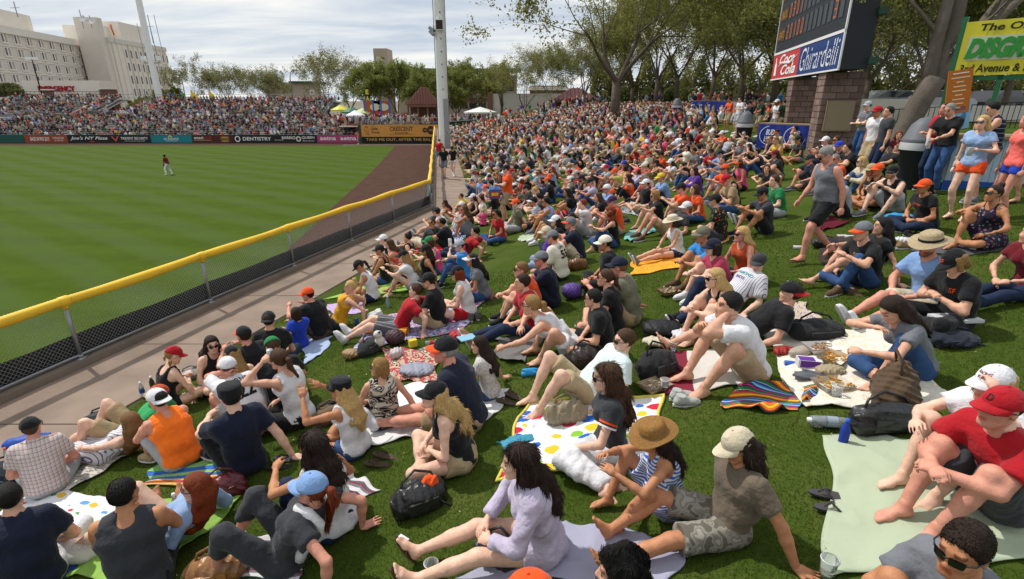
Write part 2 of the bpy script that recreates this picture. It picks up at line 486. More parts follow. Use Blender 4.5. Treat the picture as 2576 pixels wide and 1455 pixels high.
def hand_proto(kind_,h):
 key=('hand',kind_,round(h,4))
 if key in _proto:return _proto[key]
 curl,spread,tc={'relax':((18,28,22),0.10,0.5),'flat':((-4,4,4),0.22,0.8),'grip':((48,62,40),0.05,0.3),'mid':((32,40,28),0.08,0.45)}[kind_]
 pr=[P((0,0,0),(0.028,0,0),0.022,0.027,k=0.02,lat=(0,1,0),s=0.72),
          P((0.03,0.022,0),(0.080,0.030,0),0.016,0.014,k=0.02),P((0.03,-0.018,0),(0.080,-0.028,0),0.015,0.013,k=0.02),
          P((0.03,0,0.001),(0.083,0.002,0.001),0.016,0.014,k=0.02)]
 for y0,L,r in ((0.033,0.070,0.0092),(0.011,0.080,0.0095),(-0.011,0.074,0.009),(-0.031,0.058,0.0082)):
  p=np.array((0.084-abs(y0)*0.15,y0,0.0));a=0.0;yaw=y0/0.033*spread
  for i,fr in enumerate((0.46,0.31,0.23)):
   a+=rad(curl[i]);d=np.array((math.cos(a)*math.cos(yaw),math.cos(a)*math.sin(yaw),-math.sin(a)))
   q=p+d*L*fr
   pr.append(P(p,q,r*(1-0.08*i),r*(1-0.08*(i+1)),k=0.0035));p=q
 a=np.array((0.022,0.022,-0.006));b=np.array((0.050,0.050,-0.014));c=np.array((0.076-0.012*(1-tc),0.060-0.022*(1-tc),-0.020-0.012*(1-tc)))
 d=c+nrm(c-b*0.96)*0.022
 pr+=[P(a,b,0.015,0.012,k=0.014),P(b,c,0.0112,0.010,k=0.004),P(c,d,0.010,0.0085,k=0.004)]
 V,Q=sdf_mesh(pr,h);_proto[key]=(V,Q,np.ones((len(V),3),f32));return _proto[key]
def foot_proto(h):
 key=('foot',round(h,4))
 if key in _proto:return _proto[key]
 pr=[P((0,0,0.02),(-0.012,0,-0.045),0.034,0.030,k=0.03),P((-0.02,0,-0.050),(0.02,0,-0.050),0.029,0.028,k=0.03),
          P((0.01,0.004,-0.020),(0.100,0.010,-0.052),0.034,0.020,k=0.03,lat=(0,1,0),s=0.8),
          P((0.02,-0.018,-0.055),(0.105,-0.026,-0.062),0.022,0.017,k=0.03),P((0.10,0.022,-0.060),(0.125,0.024,-0.060),0.021,0.018,k=0.03)]
 for y0,L,r,x0 in ((0.030,0.050,0.0135,0.128),(0.010,0.046,0.0095,0.130),(-0.008,0.040,0.009,0.126),(-0.023,0.034,0.0085,0.119),(-0.037,0.028,0.008,0.110)):
  pr.append(P((x0-0.02,y0*0.9,-0.060),(x0+L,y0,-0.066),r,r*0.95,k=0.006))
 V,Q=sdf_mesh(pr,h);_proto[key]=(V,Q,np.ones((len(V),3),f32));return _proto[key]
def shoe_mesh(h=0.010):
 if 'shoe' in _proto:return _proto['shoe']
 pr=[P((0,0,0.015),(-0.008,0,-0.03),0.043,0.042,k=0.02,cuts=[(V3(0,0,0.025),V3(0.2,0,1))]),
          P((-0.03,0,-0.045),(0.03,0,-0.045),0.036,0.036,k=0.03),P((0.02,0,-0.028),(0.13,0.0,-0.050),0.042,0.030,k=0.03,lat=(0,1,0),s=0.82),
          P((0.10,0.008,-0.052),(0.165,0.006,-0.056),0.036,0.028,k=0.03,lat=(0,1,0),s=0.85)]
 V,Q=sdf_mesh(pr,h,cuts=[(V3(0,0,-0.070),V3(0,0,-1))])
 a=mesh_np('shoe',V,Q,mats=[CLOTH])
 mb=MB();ol=[]
 for i in range(20):
  t=2*math.pi*i/20;x=0.065+0.137*math.cos(t);wd=0.040+0.008*(x-0.0)/0.2
  ol.append((x,wd*math.sin(t)))
 mb.prism(ol,-0.088,-0.066)
 b=mb.mesh('sole',[PLAIN]);_proto['shoe']=(a,b);return _proto['shoe']
def thong_mesh():
 if 'thong' in _proto:return _proto['thong']
 mb=MB();ol=[]
 for i in range(16):
  t=2*math.pi*i/16;x=0.06+0.135*math.cos(t);ol.append((x,(0.038+0.05*(x)*0.35)*math.sin(t)))
 mb.prism(ol,-0.094,-0.080)
 mb.tube([(0.05,0.05,-0.078),(0.10,0.02,-0.034),(0.135,0.015,-0.062),(0.10,0.005,-0.036),(0.05,-0.046,-0.078)],0.0075,5)
 _proto['thong']=mb.mesh('sandal',[PLAIN]);return _proto['thong']
# ------------------------------------------------------------------ headwear (head frame: x forward, z up, origin between the eyes' level)
def dome(cx,rx,ry,rz,z0,zb,n=24,m=7,panels=6,puff=0.02):
 rows=[]
 for i in range(m+1):
  ph=math.asin(min(1,(zb-z0)/rz)) if i==0 else None
  e=math.asin(max(-1,min(1,(zb-z0)/rz)));a=e+(math.pi/2-e)*i/m
  row=[]
  for k in range(n):
   t=2*math.pi*k/n
   s=1+puff*(abs(math.sin(panels/2*t))-0.5)*math.cos(a)
   row.append((cx+rx*math.cos(a)*math.cos(t)*s,ry*math.cos(a)*math.sin(t)*s,z0+rz*math.sin(a)))
  rows.append(row)
 return rows
def closed_grid(mb,rows,mi=0):
 n=len(rows[0]);V=[p for r in rows for p in r]
 F=[(i*n+k,i*n+(k+1)%n,(i+1)*n+(k+1)%n,(i+1)*n+k) for i in range(len(rows)-1) for k in range(n)]
 mb.add(V,F,mi)
def cap_meshes():
 if 'cap' in _proto:return _proto['cap']
 mb=MB();rows=dome(-0.012,0.114,0.094,0.104,0.034,0.036)
 inner=[[(x*0.96,y*0.96,z-0.003) for x,y,z in rows[0]]]
 closed_grid(mb,inner+rows);mb.lathe([(0.009,0.137),(0.008,0.142),(0.0,0.144)],8,Matrix.Translation((-0.012,0,0)))
 crown=mb.mesh('cap',[CLOTH],True)
 bb=MB();top=[];bot=[]
 for i in range(6):
  q=i/5;rt=[];rb=[]
  for k in range(13):
   a=rad(-72+144*k/12)
   bx,by=-0.012+0.113*math.cos(a),0.094*math.sin(a)
   ext=0.078*max(0,math.cos(a*1.12))**0.6
   x=bx+ext*q;z=0.040-0.016*q-3.2*by*by*(0.5+0.5*q)*0.9+0.008
   rt.append((x,by,z));rb.append((x,by,z-0.006))
  top.append(rt);bot.append(rb[::-1])
 bb.grid(top);bb.grid(bot)
 bb.grid([top[-1],[(x,y,z-0.006) for x,y,z in top[-1]]])
 brim=bb.mesh('brim',[CLOTH],True)
 vis=MB();closed_grid(vis,[[(-0.012+0.110*math.cos(t),0.091*math.sin(t),z) for t in [2*math.pi*k/24 for k in range(24)]] for z in (0.028,0.062)])
 visor=vis.mesh('visor',[CLOTH],True)
 mb=MB();mb.lathe([(0.205,0.040),(0.20,0.046),(0.118,0.060),(0.112,0.070),(0.106,0.135),(0.070,0.160),(0.03,0.150),(0.0,0.150)],28,Matrix.Translation((-0.012,0,0))@Matrix.Diagonal((1.06,0.94,1,1)))
 mb.lathe([(0.205,0.040),(0.11,0.048)],28,Matrix.Translation((-0.012,0,0))@Matrix.Diagonal((1.06,0.94,1,1)))
 for i,v in enumerate(mb.v):
  x,y,z=v
  r=math.hypot(x+0.012,y)
  if r>0.125:mb.v[i]=(x,y,z+0.028*((y/0.19)**2)-0.02*max(0,x/0.2))
 hat=mb.mesh('sun_hat',[STRAW],True)
 bd=MB();bd.lathe([(0.1165,0.066),(0.112,0.092)],28,Matrix.Translation((-0.012,0,0))@Matrix.Diagonal((1.06,0.94,1,1)))
 band=bd.mesh('hat_band',[CLOTH],True)
 fl=MB();fl.lathe([(0.108,0.030),(0.112,0.045),(0.112,0.110),(0.104,0.122),(0.0,0.130)],24,Matrix.Translation((-0.012,0,0))@Matrix.Diagonal((1.04,0.88,1,1)))
 flat=fl.mesh('military_cap',[CLOTH],True)
 _proto['cap']=dict(crown=crown,brim=brim,visor=visor,hat=hat,band=band,flat=flat);return _proto['cap']
def shades_mesh():
 if 'sh' in _proto:return _proto['sh']
 mb=MB()
 for s in (-1,1):
  rows=[]
  for i in range(5):
   z=0.020-0.036*i/4;hw=0.027*(1-0.18*(i/4)**2)
   rows.append([(0.109-5.5*(s*0.033+hw*(k/4-0.5)*2)**2*1.0,s*0.033+hw*(k/4-0.5)*2,z) for k in range(5)])
  back=[[(x-0.006,y,z) for x,y,z in r] for r in rows]
  mb.grid(rows);mb.grid([r[::-1] for r in back])
  mb.tube([(0.088,s*0.060,0.014),(0.06,s*0.080,0.014),(-0.005,s*0.086,0.010)],0.004,4)
 mb.tube([(0.108,-0.010,0.012),(0.108,0.010,0.012)],0.004,4)
 _proto['sh']=mb.mesh('sunglasses',[SHADES],True);return _proto['sh']
def in_frame(p):
 d=Vector(p)-Vector((0,0,CAM_H));c,s=math.cos(PITCH),math.sin(PITCH)
 zc=d.y*c-d.z*s
 if zc<.5:return None
 return CX+FOC*d.x/zc,CY-FOC*(d.y*s+d.z*c)/zc
# ------------------------------------------------------------------ poses
def ik(a,t,l1,l2,pole):
 a=np.asarray(a,float);t=np.asarray(t,float);d=t-a;L=np.linalg.norm(d)
 mx=(l1+l2)*0.995
 if L>mx:t=a+d/L*mx;d=t-a;L=mx
 mn=abs(l1-l2)+0.06
 if L<mn:t=a+d/max(L,1e-6)*mn;d=t-a;L=mn
 u=d/L;x=(l1*l1-l2*l2+L*L)/(2*L);hgt=math.sqrt(max(0,l1*l1-x*x))
 p=np.asarray(pole,float);p=p-u*(p@u);p=nrm(p)
 return a+u*x+p*hgt,t
# pose: lean (deg, back is +), bend of the upper back, ankles (x,y,z over ground), knee poles, wrists, elbow poles, hand kinds, foot pitch (deg, toes up)
def PZ(lean,bend,ank,kp,wr,ep,hk=('relax','relax'),fp=(0,0),pz=0.10,roll=0,head=0,twist=0):
 return dict(lean=lean,bend=bend,ank=ank,kp=kp,wr=wr,ep=ep,hk=hk,fp=fp,pz=pz,roll=roll,head=head,twist=twist)
UP=(0,0,1)
def both(x,y,z):return ((x,y,z),(x,-y,z))
POSES={
 'hug':PZ(-4,-22,both(.47,.10,.085),((.2,.15,1),(.2,-.15,1)),((.50,.02,.34),(.47,-.02,.36)),both(-.3,1,-.6),('grip','grip')),
 'rest':PZ(-2,-20,both(.46,.16,.085),((.2,.35,1),(.2,-.35,1)),((.52,.13,.50),(.50,-.13,.49)),both(-.2,1,-.8),('relax','relax')),
 'chin':PZ(-14,-24,both(.46,.14,.085),((.2,.3,1),(.2,-.3,1)),((.30,.06,.66),(.44,-.12,.48)),((.9,.5,-.6),(-.2,-1,-.7)),('relax','relax')),
 'cross':PZ(-2,-18,((.30,-.13,.06),(.36,.12,.06)),((.1,1,.32),(.1,-1,.32)),((.26,.05,.19),(.28,-.06,.19)),both(-.5,1,-.2),('relax','relax'),(-30,-30)),
 'crossprop':PZ(8,-12,((.30,-.13,.06),(.36,.12,.06)),((.1,1,.32),(.1,-1,.32)),((-.26,.34,.05),(.26,-.06,.19)),((-1,.4,.2),(-.5,-1,-.2)),('flat','relax'),(-30,-30)),
 'phone':PZ(0,-26,((.30,-.13,.06),(.36,.12,.06)),((.1,1,.35),(.1,-1,.35)),((.30,.03,.36),(.30,-.04,.35)),both(-.2,1,-.8),('mid','grip'),(-30,-30),head=-22),
 'out':PZ(-2,-16,both(.84,.10,.075),((0,.2,1),(0,-.2,1)),((.36,.08,.20),(.36,-.08,.20)),both(-.4,1,-.2),('relax','relax'),(62,58)),
 'outx':PZ(4,-18,((.82,-.05,.13),(.80,.06,.06)),((0,.3,1),(0,-.3,1)),((.30,.05,.24),(.32,-.05,.24)),both(-.4,1,-.2),('grip','relax'),(55,45)),
 'back':PZ(24,10,both(.80,.12,.075),((0,.2,1),(0,-.2,1)),((-.40,.30,.05),(-.40,-.30,.05)),both(-1,.4,.3),('flat','flat'),(60,60)),
 'backk':PZ(24,8,both(.48,.13,.085),((.1,.2,1),(.1,-.2,1)),((-.42,.28,.05),(-.42,-.28,.05)),both(-1,.4,.3),('flat','flat')),
 'prop':PZ(10,-4,((.70,.12,.085),(.50,-.12,.085)),((.1,.2,1),(.1,-.2,1)),((-.24,.34,.05),(.44,-.10,.42)),((-1,.6,.2),(-.2,-1,-.6)),('flat','relax'),(20,0)),
 'propr':PZ(10,-4,((.50,.12,.085),(.70,-.12,.085)),((.1,.2,1),(.1,-.2,1)),((.44,.10,.42),(-.24,-.34,.05)),((-.2,1,-.6),(-1,-.6,.2)),('relax','flat'),(0,20)),
 'knee1':PZ(0,-20,((.44,.12,.085),(.32,.20,.06)),((.2,.15,1),(.6,-1,.15)),((.46,.10,.46),(.30,-.14,.20)),both(-.3,1,-.5),('relax','relax'),(0,-30)),
 'knee1r':PZ(0,-20,((.32,-.20,.06),(.44,-.12,.085)),((.6,1,.15),(.2,-.15,1)),((.30,.14,.20),(.46,-.10,.46)),both(-.3,1,-.5),('relax','relax'),(-30,0)),
 'side':PZ(2,-12,((.10,.46,.06),(.02,.40,.06)),((1,-.3,.15),(1,.2,.15)),((.30,.10,.18),(-.10,-.38,.05)),((-.3,1,-.3),(-.3,-1,.2)),('relax','flat'),(-40,-40)),
 'drink':PZ(2,-16,((.30,-.13,.06),(.36,.12,.06)),((.1,1,.32),(.1,-1,.32)),((.22,.07,.72),(.28,-.06,.19)),((.5,.9,-.6),(-.5,-1,-.2)),('grip','relax'),(-30,-30)),
 'drinkk':PZ(2,-16,both(.47,.12,.085),((.2,.2,1),(.2,-.2,1)),((.24,.07,.74),(.46,-.10,.42)),((.5,.9,-.6),(-.2,-1,-.6)),('grip','relax')),
 'wave':PZ(0,-10,((.30,-.13,.06),(.36,.12,.06)),((.1,1,.32),(.1,-1,.32)),((.34,.24,.74),(.40,-.10,.66)),((-.1,1,-.7),(-.1,-1,-.9)),('flat','flat'),(-30,-30)),
 'back2':PZ(17,-20,((.82,.12,.075),(.78,-.16,.075)),((0,.2,1),(0,-.2,1)),((-.26,.44,.05),(-.24,-.46,.05)),((-1,.5,.2),(-1,-.5,.2)),('flat','flat'),(60,60),head=-10),
 'recl':PZ(46,0,((.80,.10,.075),(.52,-.10,.085)),((0,.1,1),(.1,-.1,1)),((-.02,.30,.05),(-.10,-.34,.05)),both(-1,.3,-.3),('flat','flat'),(60,0)),
 'reclk':PZ(50,-4,both(.50,.14,.085),((.1,.25,1),(.1,-.25,1)),((-.06,.32,.05),(-.10,-.34,.05)),both(-1,.3,-.3),('relax','flat')),
 'lie':PZ(60,-8,((.82,.10,.075),(.80,-.10,.075)),((0,.2,1),(0,-.2,1)),((.12,.16,.20),(-.26,-.36,.05)),((-.6,1,-.3),(-1,-.3,-.3)),('relax','flat'),(60,60)),
 'lean':PZ(-34,-14,both(.34,.14,.085),((.3,.6,1),(.3,-.6,1)),((.70,.18,.20),(.52,-.14,.26)),both(-.2,1,.1),('relax','relax')),
 'bow':PZ(-16,-34,((.44,.12,.085),(.34,.24,.06)),((.2,.1,1),(.6,-1,.1)),((.60,.10,.30),(.40,-.06,.46)),((-.1,1,-.3),(-.1,-1,-.2)),('grip','relax'),(0,-30),head=-40),
}
STAND={
 'stand':PZ(1,-4,both(.0,.11,.085),((1,.1,0),(1,-.1,0)),both(.06,.24,.80),both(-1,.3,0),pz=.93),
 'standx':PZ(3,-6,((.06,.13,.085),(-.04,-.12,.085)),((1,.1,0),(1,-.1,0)),((.24,-.10,1.13),(.25,.10,1.16)),both(-.4,1,-.5),('grip','grip'),pz=.93),
 'standp':PZ(1,-12,((.05,.12,.085),(-.04,-.11,.085)),((1,.1,0),(1,-.1,0)),((.36,.05,1.06),(.36,-.06,1.02)),both(-.4,1,-.7),('grip','grip'),pz=.93,head=-28),
 'standh':PZ(2,-6,((.10,.13,.085),(-.03,-.12,.085)),((1,.2,0),(1,-.2,0)),((.28,.16,1.18),(.05,-.24,.80)),((-.4,1,-.7),(-1,-.3,0)),('grip','relax'),pz=.93),
 'walk':PZ(-6,-10,((.30,.09,.10),(-.26,-.08,.16)),((1,.1,.2),(1,-.1,.2)),((-.06,.27,.84),(.24,-.24,.86)),both(-1,.4,0),('mid','mid'),(0,-28),pz=.90,head=-24),
 'field':PZ(-8,-8,((.06,.24,.085),(-.02,-.24,.085)),((1,.3,0),(1,-.3,0)),((.22,.22,.74),(.20,-.22,.76)),both(-1,.4,0),('mid','mid'),pz=.90),
 'bendover':PZ(-62,-20,both(.0,.14,.085),((1,.1,0),(1,-.1,0)),((.62,.14,.72),(.60,-.12,.70)),both(-.2,1,.2),('grip','grip'),pz=.92),
}
def skeleton(pose,sex='m',gx=0.0,gy=0.0,jit=None,over=None,fat=1.0):
 ps=dict(STAND.get(pose) or POSES[pose])
 if over:ps.update(over)
 r=jit or random.Random(1)
 q=lambda a:(r.random()-0.5)*2*a
 f=1.0 if sex=='m' else 0.955
 G=lambda x,y:gx*x+gy*y
 sit=pose in POSES
 J={}
 pz=ps['pz']*(f if not sit else 1)
 pel=np.array((0,0,pz));hw=0.088 if sex=='m' else 0.094
 L1=rad(ps['lean']+q(3));L2=L1+rad(ps['bend']+q(4));ro=rad(ps['roll'])
 def up(L):return np.array((-math.sin(L),math.sin(ro)*math.cos(L),math.cos(L)*math.cos(ro)))
 U1,U2=up(L1),up(L2)
 tw=rad(ps['twist']+q(6))
 side=np.array((-math.sin(tw),math.cos(tw),0.0));side=nrm(side-U2*(side@U2))
 sideb=nrm(np.array((0,1,0.0))-U1*U1[1])
 waist=pel+U1*0.20*f;chest=waist+U2*0.19*f;neck=chest+U2*0.115*f
 fwd=nrm(np.cross(side,U2))
 sw=(0.168 if sex=='m' else 0.150)*(1+(fat-1)*0.4)
 shd=neck-U2*0.035
 hl=rad(ps['head']+q(5))
 Ln=(L2*0.35)+hl*0.3
 UN=up(Ln);head=neck+UN*0.135*f+np.array((0.035,0,0))*(1 if L2<0.5 else 0.3)+np.array((0,0,0.02))
 J.update(pel=pel,waist=waist,chest=chest,neck=neck,head=head,U1=U1,U2=U2,side=side,sideb=sideb,fwd=fwd,hw=hw,sw=sw,f=f,hk=ps['hk'],hl=hl,pose=pose,sit=sit)
 for i,sg in enumerate((1,-1)):
  hip=pel+sideb*hw*sg-U1*0.01
  an=np.array(ps['ank'][i],float)+np.array((q(.03),q(.02),0));an[:2] *= f if sit else 1;an[2]+=G(an[0],an[1])
  kn,an=ik(hip,an,0.44*f,0.43*f,ps['kp'][i])
  sh=shd+side*sw*sg
  wr=np.array(ps['wr'][i],float)+np.array((q(.02),q(.02),q(.015) if wr_free(ps['wr'][i]) else 0))
  if not sit:wr[2] *= f
  if not wr_free(ps['wr'][i]):wr[2]+=G(wr[0],wr[1])
  el,wr=ik(sh,wr,0.295*f,0.262*f,ps['ep'][i])
  if el[2]<0.05+G(el[0],el[1]):el[2]=0.05+G(el[0],el[1])
  n='LR'[i]
  J['hip'+n],J['kn'+n],J['an'+n],J['sh'+n],J['el'+n],J['wr'+n]=hip,kn,an,sh,el,wr
  # foot axes
  fp=rad(ps['fp'][i]);d=an-kn;d=d/np.linalg.norm(d)
  fw=np.array((1.0,0.18*sg,0.0)) if not sit or fp>=0 else nrm(np.array((d[0],d[1],0))+1e-6)*0.6+np.array((0.5,0,0))
  if sit and ps['fp'][i]<0:fw=nrm(np.array((d[0],d[1],-0.15)))
  else:fw=nrm(fw*math.cos(fp)+np.array((0,0,1))*math.sin(fp));
  if fp==0 and sit:fw=nrm(fw+np.array((0,0,gx)))
  uz=np.array((0,0,1.0)) if fp<=0.2 else-np.array((math.cos(fp)*0+1,0,0))*math.sin(fp)+np.array((0,0,1))*math.cos(fp)
  if sit and ps['fp'][i]<0:uz=np.array((0,-sg*0.7,0.7))
  uz=nrm(uz-fw*(uz@fw));J['ft'+n]=np.stack([fw,np.cross(uz,fw),uz],1)
  # hand axes
  fa=nrm(wr-el)
  if ps['hk'][i]=='flat' and not wr_free(ps['wr'][i]):
   hx=nrm(np.array((fa[0],fa[1],0))*0.6+np.array((-0.5 if wr[0]<0 else 0.6,0.35*sg,0)));hx=nrm(hx+np.array((0,0,gx*hx[0]+gy*hx[1]-0.12)));hz=np.array((0,0,1.0))
  else:
   hx=fa;hz=np.array((0,sg*0.55,0.65)) if abs(fa[2])<0.8 else np.array((0.4,sg*1.0,0))
   if fa[2]>0.6:hz=np.array((-0.8,sg*0.6,0.2)) if wr_free(ps['wr'][i]) else hz
  hz=nrm(hz-hx*(hz@hx));hy=np.cross(hz,hx)
  J['hd'+n]=np.stack([hx,hy,hz],1)
 return J
def wr_free(wv):return wv[2]>0.10
def torso_prims(J,fat=1.0,sex='m',off=0.0,k=0.04):
 s,f=J['side'],J['f'];m=sex=='m';fat=fat*.93
 kw=dict(k=k)
 pel,wa,ch,ne=J['pel'],J['waist'],J['chest'],J['neck']
 hipw=J['hw']*(1.0 if m else 1.08)
 out=[P(pel-J['sideb']*hipw*.75,pel+J['sideb']*hipw*.75,0.098*fat+off,**kw),
           P(pel+J['U1']*.03,wa,(0.112 if m else 0.105)*fat+off,(0.100 if m else 0.085)*fat+off,lat=J['sideb'],s=0.72,**kw),
           P(wa,ch,(0.102 if m else 0.086)*fat+off,(0.116 if m else 0.098)*(fat*.5+.5)+off,lat=s,s=0.70,**kw),
           P(ch,ne-J['U2']*.07,(0.116 if m else 0.098)*(fat*.5+.5)+off,0.085+off,lat=s,s=0.62,**kw),
           P(ne-J['U2']*.045-s*J['sw']*.82,ne-J['U2']*.045+s*J['sw']*.82,0.048+off,k=0.05),
           P(ne+J['U2']*.02,ne-J['U2']*.03+s*J['sw']*.7,0.050+off*.6,0.042+off,k=0.03),P(ne+J['U2']*.02,ne-J['U2']*.03-s*J['sw']*.7,0.050+off*.6,0.042+off,k=0.03),
           ell(pel-J['fwd']*.05+J['sideb']*.06-(0,0,.015),(.095*fat+off,.085*fat+off,.085+off),.04),ell(pel-J['fwd']*.05-J['sideb']*.06-(0,0,.015),(.095*fat+off,.085*fat+off,.085+off),.04)]
 if fat>1.08:out.append(ell(wa+J['fwd']*.05-J['U1']*.03,(0.11*fat+off,)*3,.05))
 if not m:
  for sg in (1,-1):out.append(ell(ch+J['fwd']*.075+s*.068*sg-J['U2']*.015,(.058+off,.056+off,.056+off),.03))
 return out
def arm_prims(J,n,sex,fat=1.0,off=0.0,k=0.02):
 g=(1.0 if sex=='m' else 0.84)*(0.6+0.4*fat)
 sh,el,wr=J['sh'+n],J['el'+n],J['wr'+n]
 mid=el+(wr-el)*.3
 return [P(sh,sh+(el-sh)*.35,.050*g+off,.048*g+off,k=0.03),P(sh+(el-sh)*.3,el,.047*g+off,.040*g+off,k=k),
   P(el,mid,.040*g+off,.041*g+off,k=k),P(mid,wr,.041*g+off,.0265*g+off,k=k)]
def leg_prims(J,n,sex,fat=1.0,off=0.0,k=0.025):
 g=(1.0 if sex=='m' else 0.93)*(0.7+0.3*fat)
 hp,kn,an=J['hip'+n],J['kn'+n],J['an'+n]
 d=an-kn;t=nrm(kn-hp);bk=nrm(-t+nrm(-d)*0.0);calfdir=nrm(nrm(hp-kn)-nrm(d)*(nrm(hp-kn)@nrm(d)))
 return [P(hp,kn,(.086 if sex=='m' else .090)*g+off,.056*g+off,k=k),
   P(kn,kn+d*.45,.054*g+off,.049*g+off,k=k),P(kn+d*.12+calfdir*.018,kn+d*.5+calfdir*.012,.044*g+off,.040*g+off,k=k),
   P(kn+d*.4,an,.048*g+off,.036*g+off,k=k)]
def xf(proto,R,o,s=1.0,mir=False):
 V,Q,C=proto
 if mir:V=V*V3(1,-1,1);Q=Q[:,::-1]
 return (V*s)@np.asarray(R,f32).T+np.asarray(o,f32),Q,C
def head_axes(J,yaw=0.0,pitch=0.0,roll=0.0):
 R=Matrix.Rotation(rad(yaw),3,'Z')@Matrix.Rotation(-(J['hl']+rad(pitch)),3,'Y')@Matrix.Rotation(rad(roll),3,'X')
 return np.array(R)
def build_body(J,sex,h,fat,Rh,bare,beard=False):
 pr=torso_prims(J,fat,sex,-0.004)
 pr.append(P(J['neck']-J['U2']*.02,J['head']-Rh[:,2]*.06-Rh[:,0]*.02,.060 if sex=='m' else .050,.052 if sex=='m' else .044,k=0.03))
 for n in 'LR':pr+=leg_prims(J,n,sex,fat)+arm_prims(J,n,sex,fat)
 V,Q=sdf_mesh(pr,h)
 parts=[(V,Q,np.ones((len(V),3),f32))]
 fh=min(h,max(h*.62,0.0065));hh=min(h,max(h*.55,0.0058))
 hs=0.97 if sex=='m' else 0.92
 parts.append(xf(head_proto(sex,round(fh,3),beard),Rh,J['head'],hs))
 for i,n in enumerate('LR'):
  R=J['hd'+n]
  parts.append(xf(hand_proto(J['hk'][i],round(hh,3)),R,J['wr'+n],1.0 if sex=='m' else .9,mir=(n=='L') ^ True if False else n=='L'))
  if bare:parts.append(xf(foot_proto(round(max(hh,.006),3)),J['ft'+n],J['an'+n],1.0 if sex=='m' else .9,mir=n=='L'))
 o=0;VV,QQ,CC=[],[],[]
 for v,q,c in parts:
  VV.append(v);QQ.append(q+o);CC.append(c);o+=len(v)
 return np.concatenate(VV),np.concatenate(QQ),np.concatenate(CC)
def build_top(J,kind_,sex,h,fat,seed):
 off={'tee':.013,'polo':.014,'jersey':.021,'tank':.016,'long':.016,'dress':.013,'camisole':.014}[kind_]
 pr=torso_prims(J,fat,sex,off,k=0.05)
 s=J['side']
 lo_cut=(J['pel']-J['U1']*.03,-J['U1'])
 cuts=[lo_cut]
 if kind_ in ('tee','polo','jersey','long'):
  for n in 'LR':
   sh,el,wr=J['sh'+n],J['el'+n],J['wr'+n];d=nrm(el-sh)
   fr={'tee':.62,'polo':.66,'jersey':.80,'long':1.0}[kind_] if sex=='m' else {'tee':.46,'polo':.5,'jersey':.75,'long':1.0}[kind_]
   g=(1.0 if sex=='m' else .84)*(.6+.4*fat)
   if kind_ != 'long':
    pe=sh+(el-sh)*fr
    pr.append(P(sh,pe+d*.05,.053*g+off,.051*g+off+.010,k=0.035,cuts=[(pe,d)]))
   else:
    pr.append(P(sh,el,.056*g+off,.045*g+off,k=0.035));pe=el+(wr-el)*.85
    pr.append(P(el,wr,.045*g+off,.034*g+off,k=0.02,cuts=[(pe,nrm(wr-el))]))
 else:
  r=.075 if kind_=='tank' else .088
  for sg in (1,-1):
   c=J['neck']-J['U2']*.05+s*sg*(J['sw']+(.035 if kind_=='tank' else .015))
   pr.append(P(c-J['U2']*.02,c+J['U2']*.06+s*sg*.03,r,r+.02,k=0.012,op='s'))
  if kind_ in ('camisole','dress','tank'):
   c=J['neck']+J['fwd']*.07+J['U2']*.03;pr.append(P(c,c+J['U2']*.05,.075,k=0.01,op='s'))
   c=J['neck']-J['fwd']*.10+J['U2']*(.02 if kind_=='tank' else-.03);pr.append(P(c,c+J['U2']*.08,.07,k=0.01,op='s'))
 if kind_=='dress':
  cuts=[]
  for n in 'LR':
   hp,kn=J['hip'+n],J['kn'+n];pe=hp+(kn-hp)*.72
   pr.append(P(hp,pe+nrm(kn-hp)*.04,.105,.105,k=0.07,cuts=[(pe,nrm(kn-hp))]))
  pr.append(P(J['hipL']+(J['knL']-J['hipL'])*.35,J['hipR']+(J['knR']-J['hipR'])*.35,.075,k=0.05))
 ne=J['neck']
 pr.append(P(ne+J['U2']*.035+J['fwd']*.02,ne+J['U2']*.12,.062 if sex=='m' else .060,.07,k=0.008,op='s'))
 V,Q=sdf_mesh(pr,h,folds(seed,0.0135 if h<.02 else .006),cuts)
 return V,Q
def build_bottom(J,kind_,sex,h,fat,seed):
 off={'shorts':.012,'jeans':.009,'pants':.014,'capri':.011,'skirt':.013,'hot':.009}[kind_]
 pel=J['pel']
 pr=[p for p in torso_prims(J,fat,sex,off,k=.04)[:2]]+torso_prims(J,fat,sex,off)[7:9]
 wc=(J['waist']-J['U1']*.12,J['U1'])
 for i,q in enumerate(pr):
  if isinstance(q,P):q.cuts=(wc,)
 for n in 'LR':
  hp,kn,an=J['hip'+n],J['kn'+n],J['an'+n];g=(1.0 if sex=='m' else .93)*(.7+.3*fat);d=nrm(kn-hp)
  if kind_ in ('shorts','hot','skirt'):
   fr={'shorts':.84 if sex=='m' else .5,'hot':.34,'skirt':.62}[kind_];pe=hp+(kn-hp)*fr
   pr.append(P(hp,pe+d*.05,.090*g+off,(.080 if kind_ != 'hot' else .084)*g+off+.006,k=.03 if kind_ != 'skirt' else .07,cuts=[(pe,d)]))
  else:
   fr={'jeans':.93,'pants':.93,'capri':.45}[kind_];d2=an-kn;pe=kn+d2*fr;u2=nrm(d2)
   w2={'jeans':.050,'pants':.056,'capri':.046}[kind_]
   pr.append(P(hp,kn,.088*g+off,.058*g+off,k=.03));pr.append(P(kn,kn+d2*.45,.056*g+off,.052*g+off,k=.025,cuts=[(pe,u2)]))
   pr.append(P(kn+d2*.4,an+u2*.05,.052*g+off,w2*g+off*.6,k=.025,cuts=[(pe,u2)]))
 if kind_=='skirt':pr.append(P(J['hipL']+(J['knL']-J['hipL'])*.3,J['hipR']+(J['knR']-J['hipR'])*.3,.075,k=0.05))
 V,Q=sdf_mesh(pr,h,folds(seed+5,0.012 if h<.02 else .005))
 return V,Q
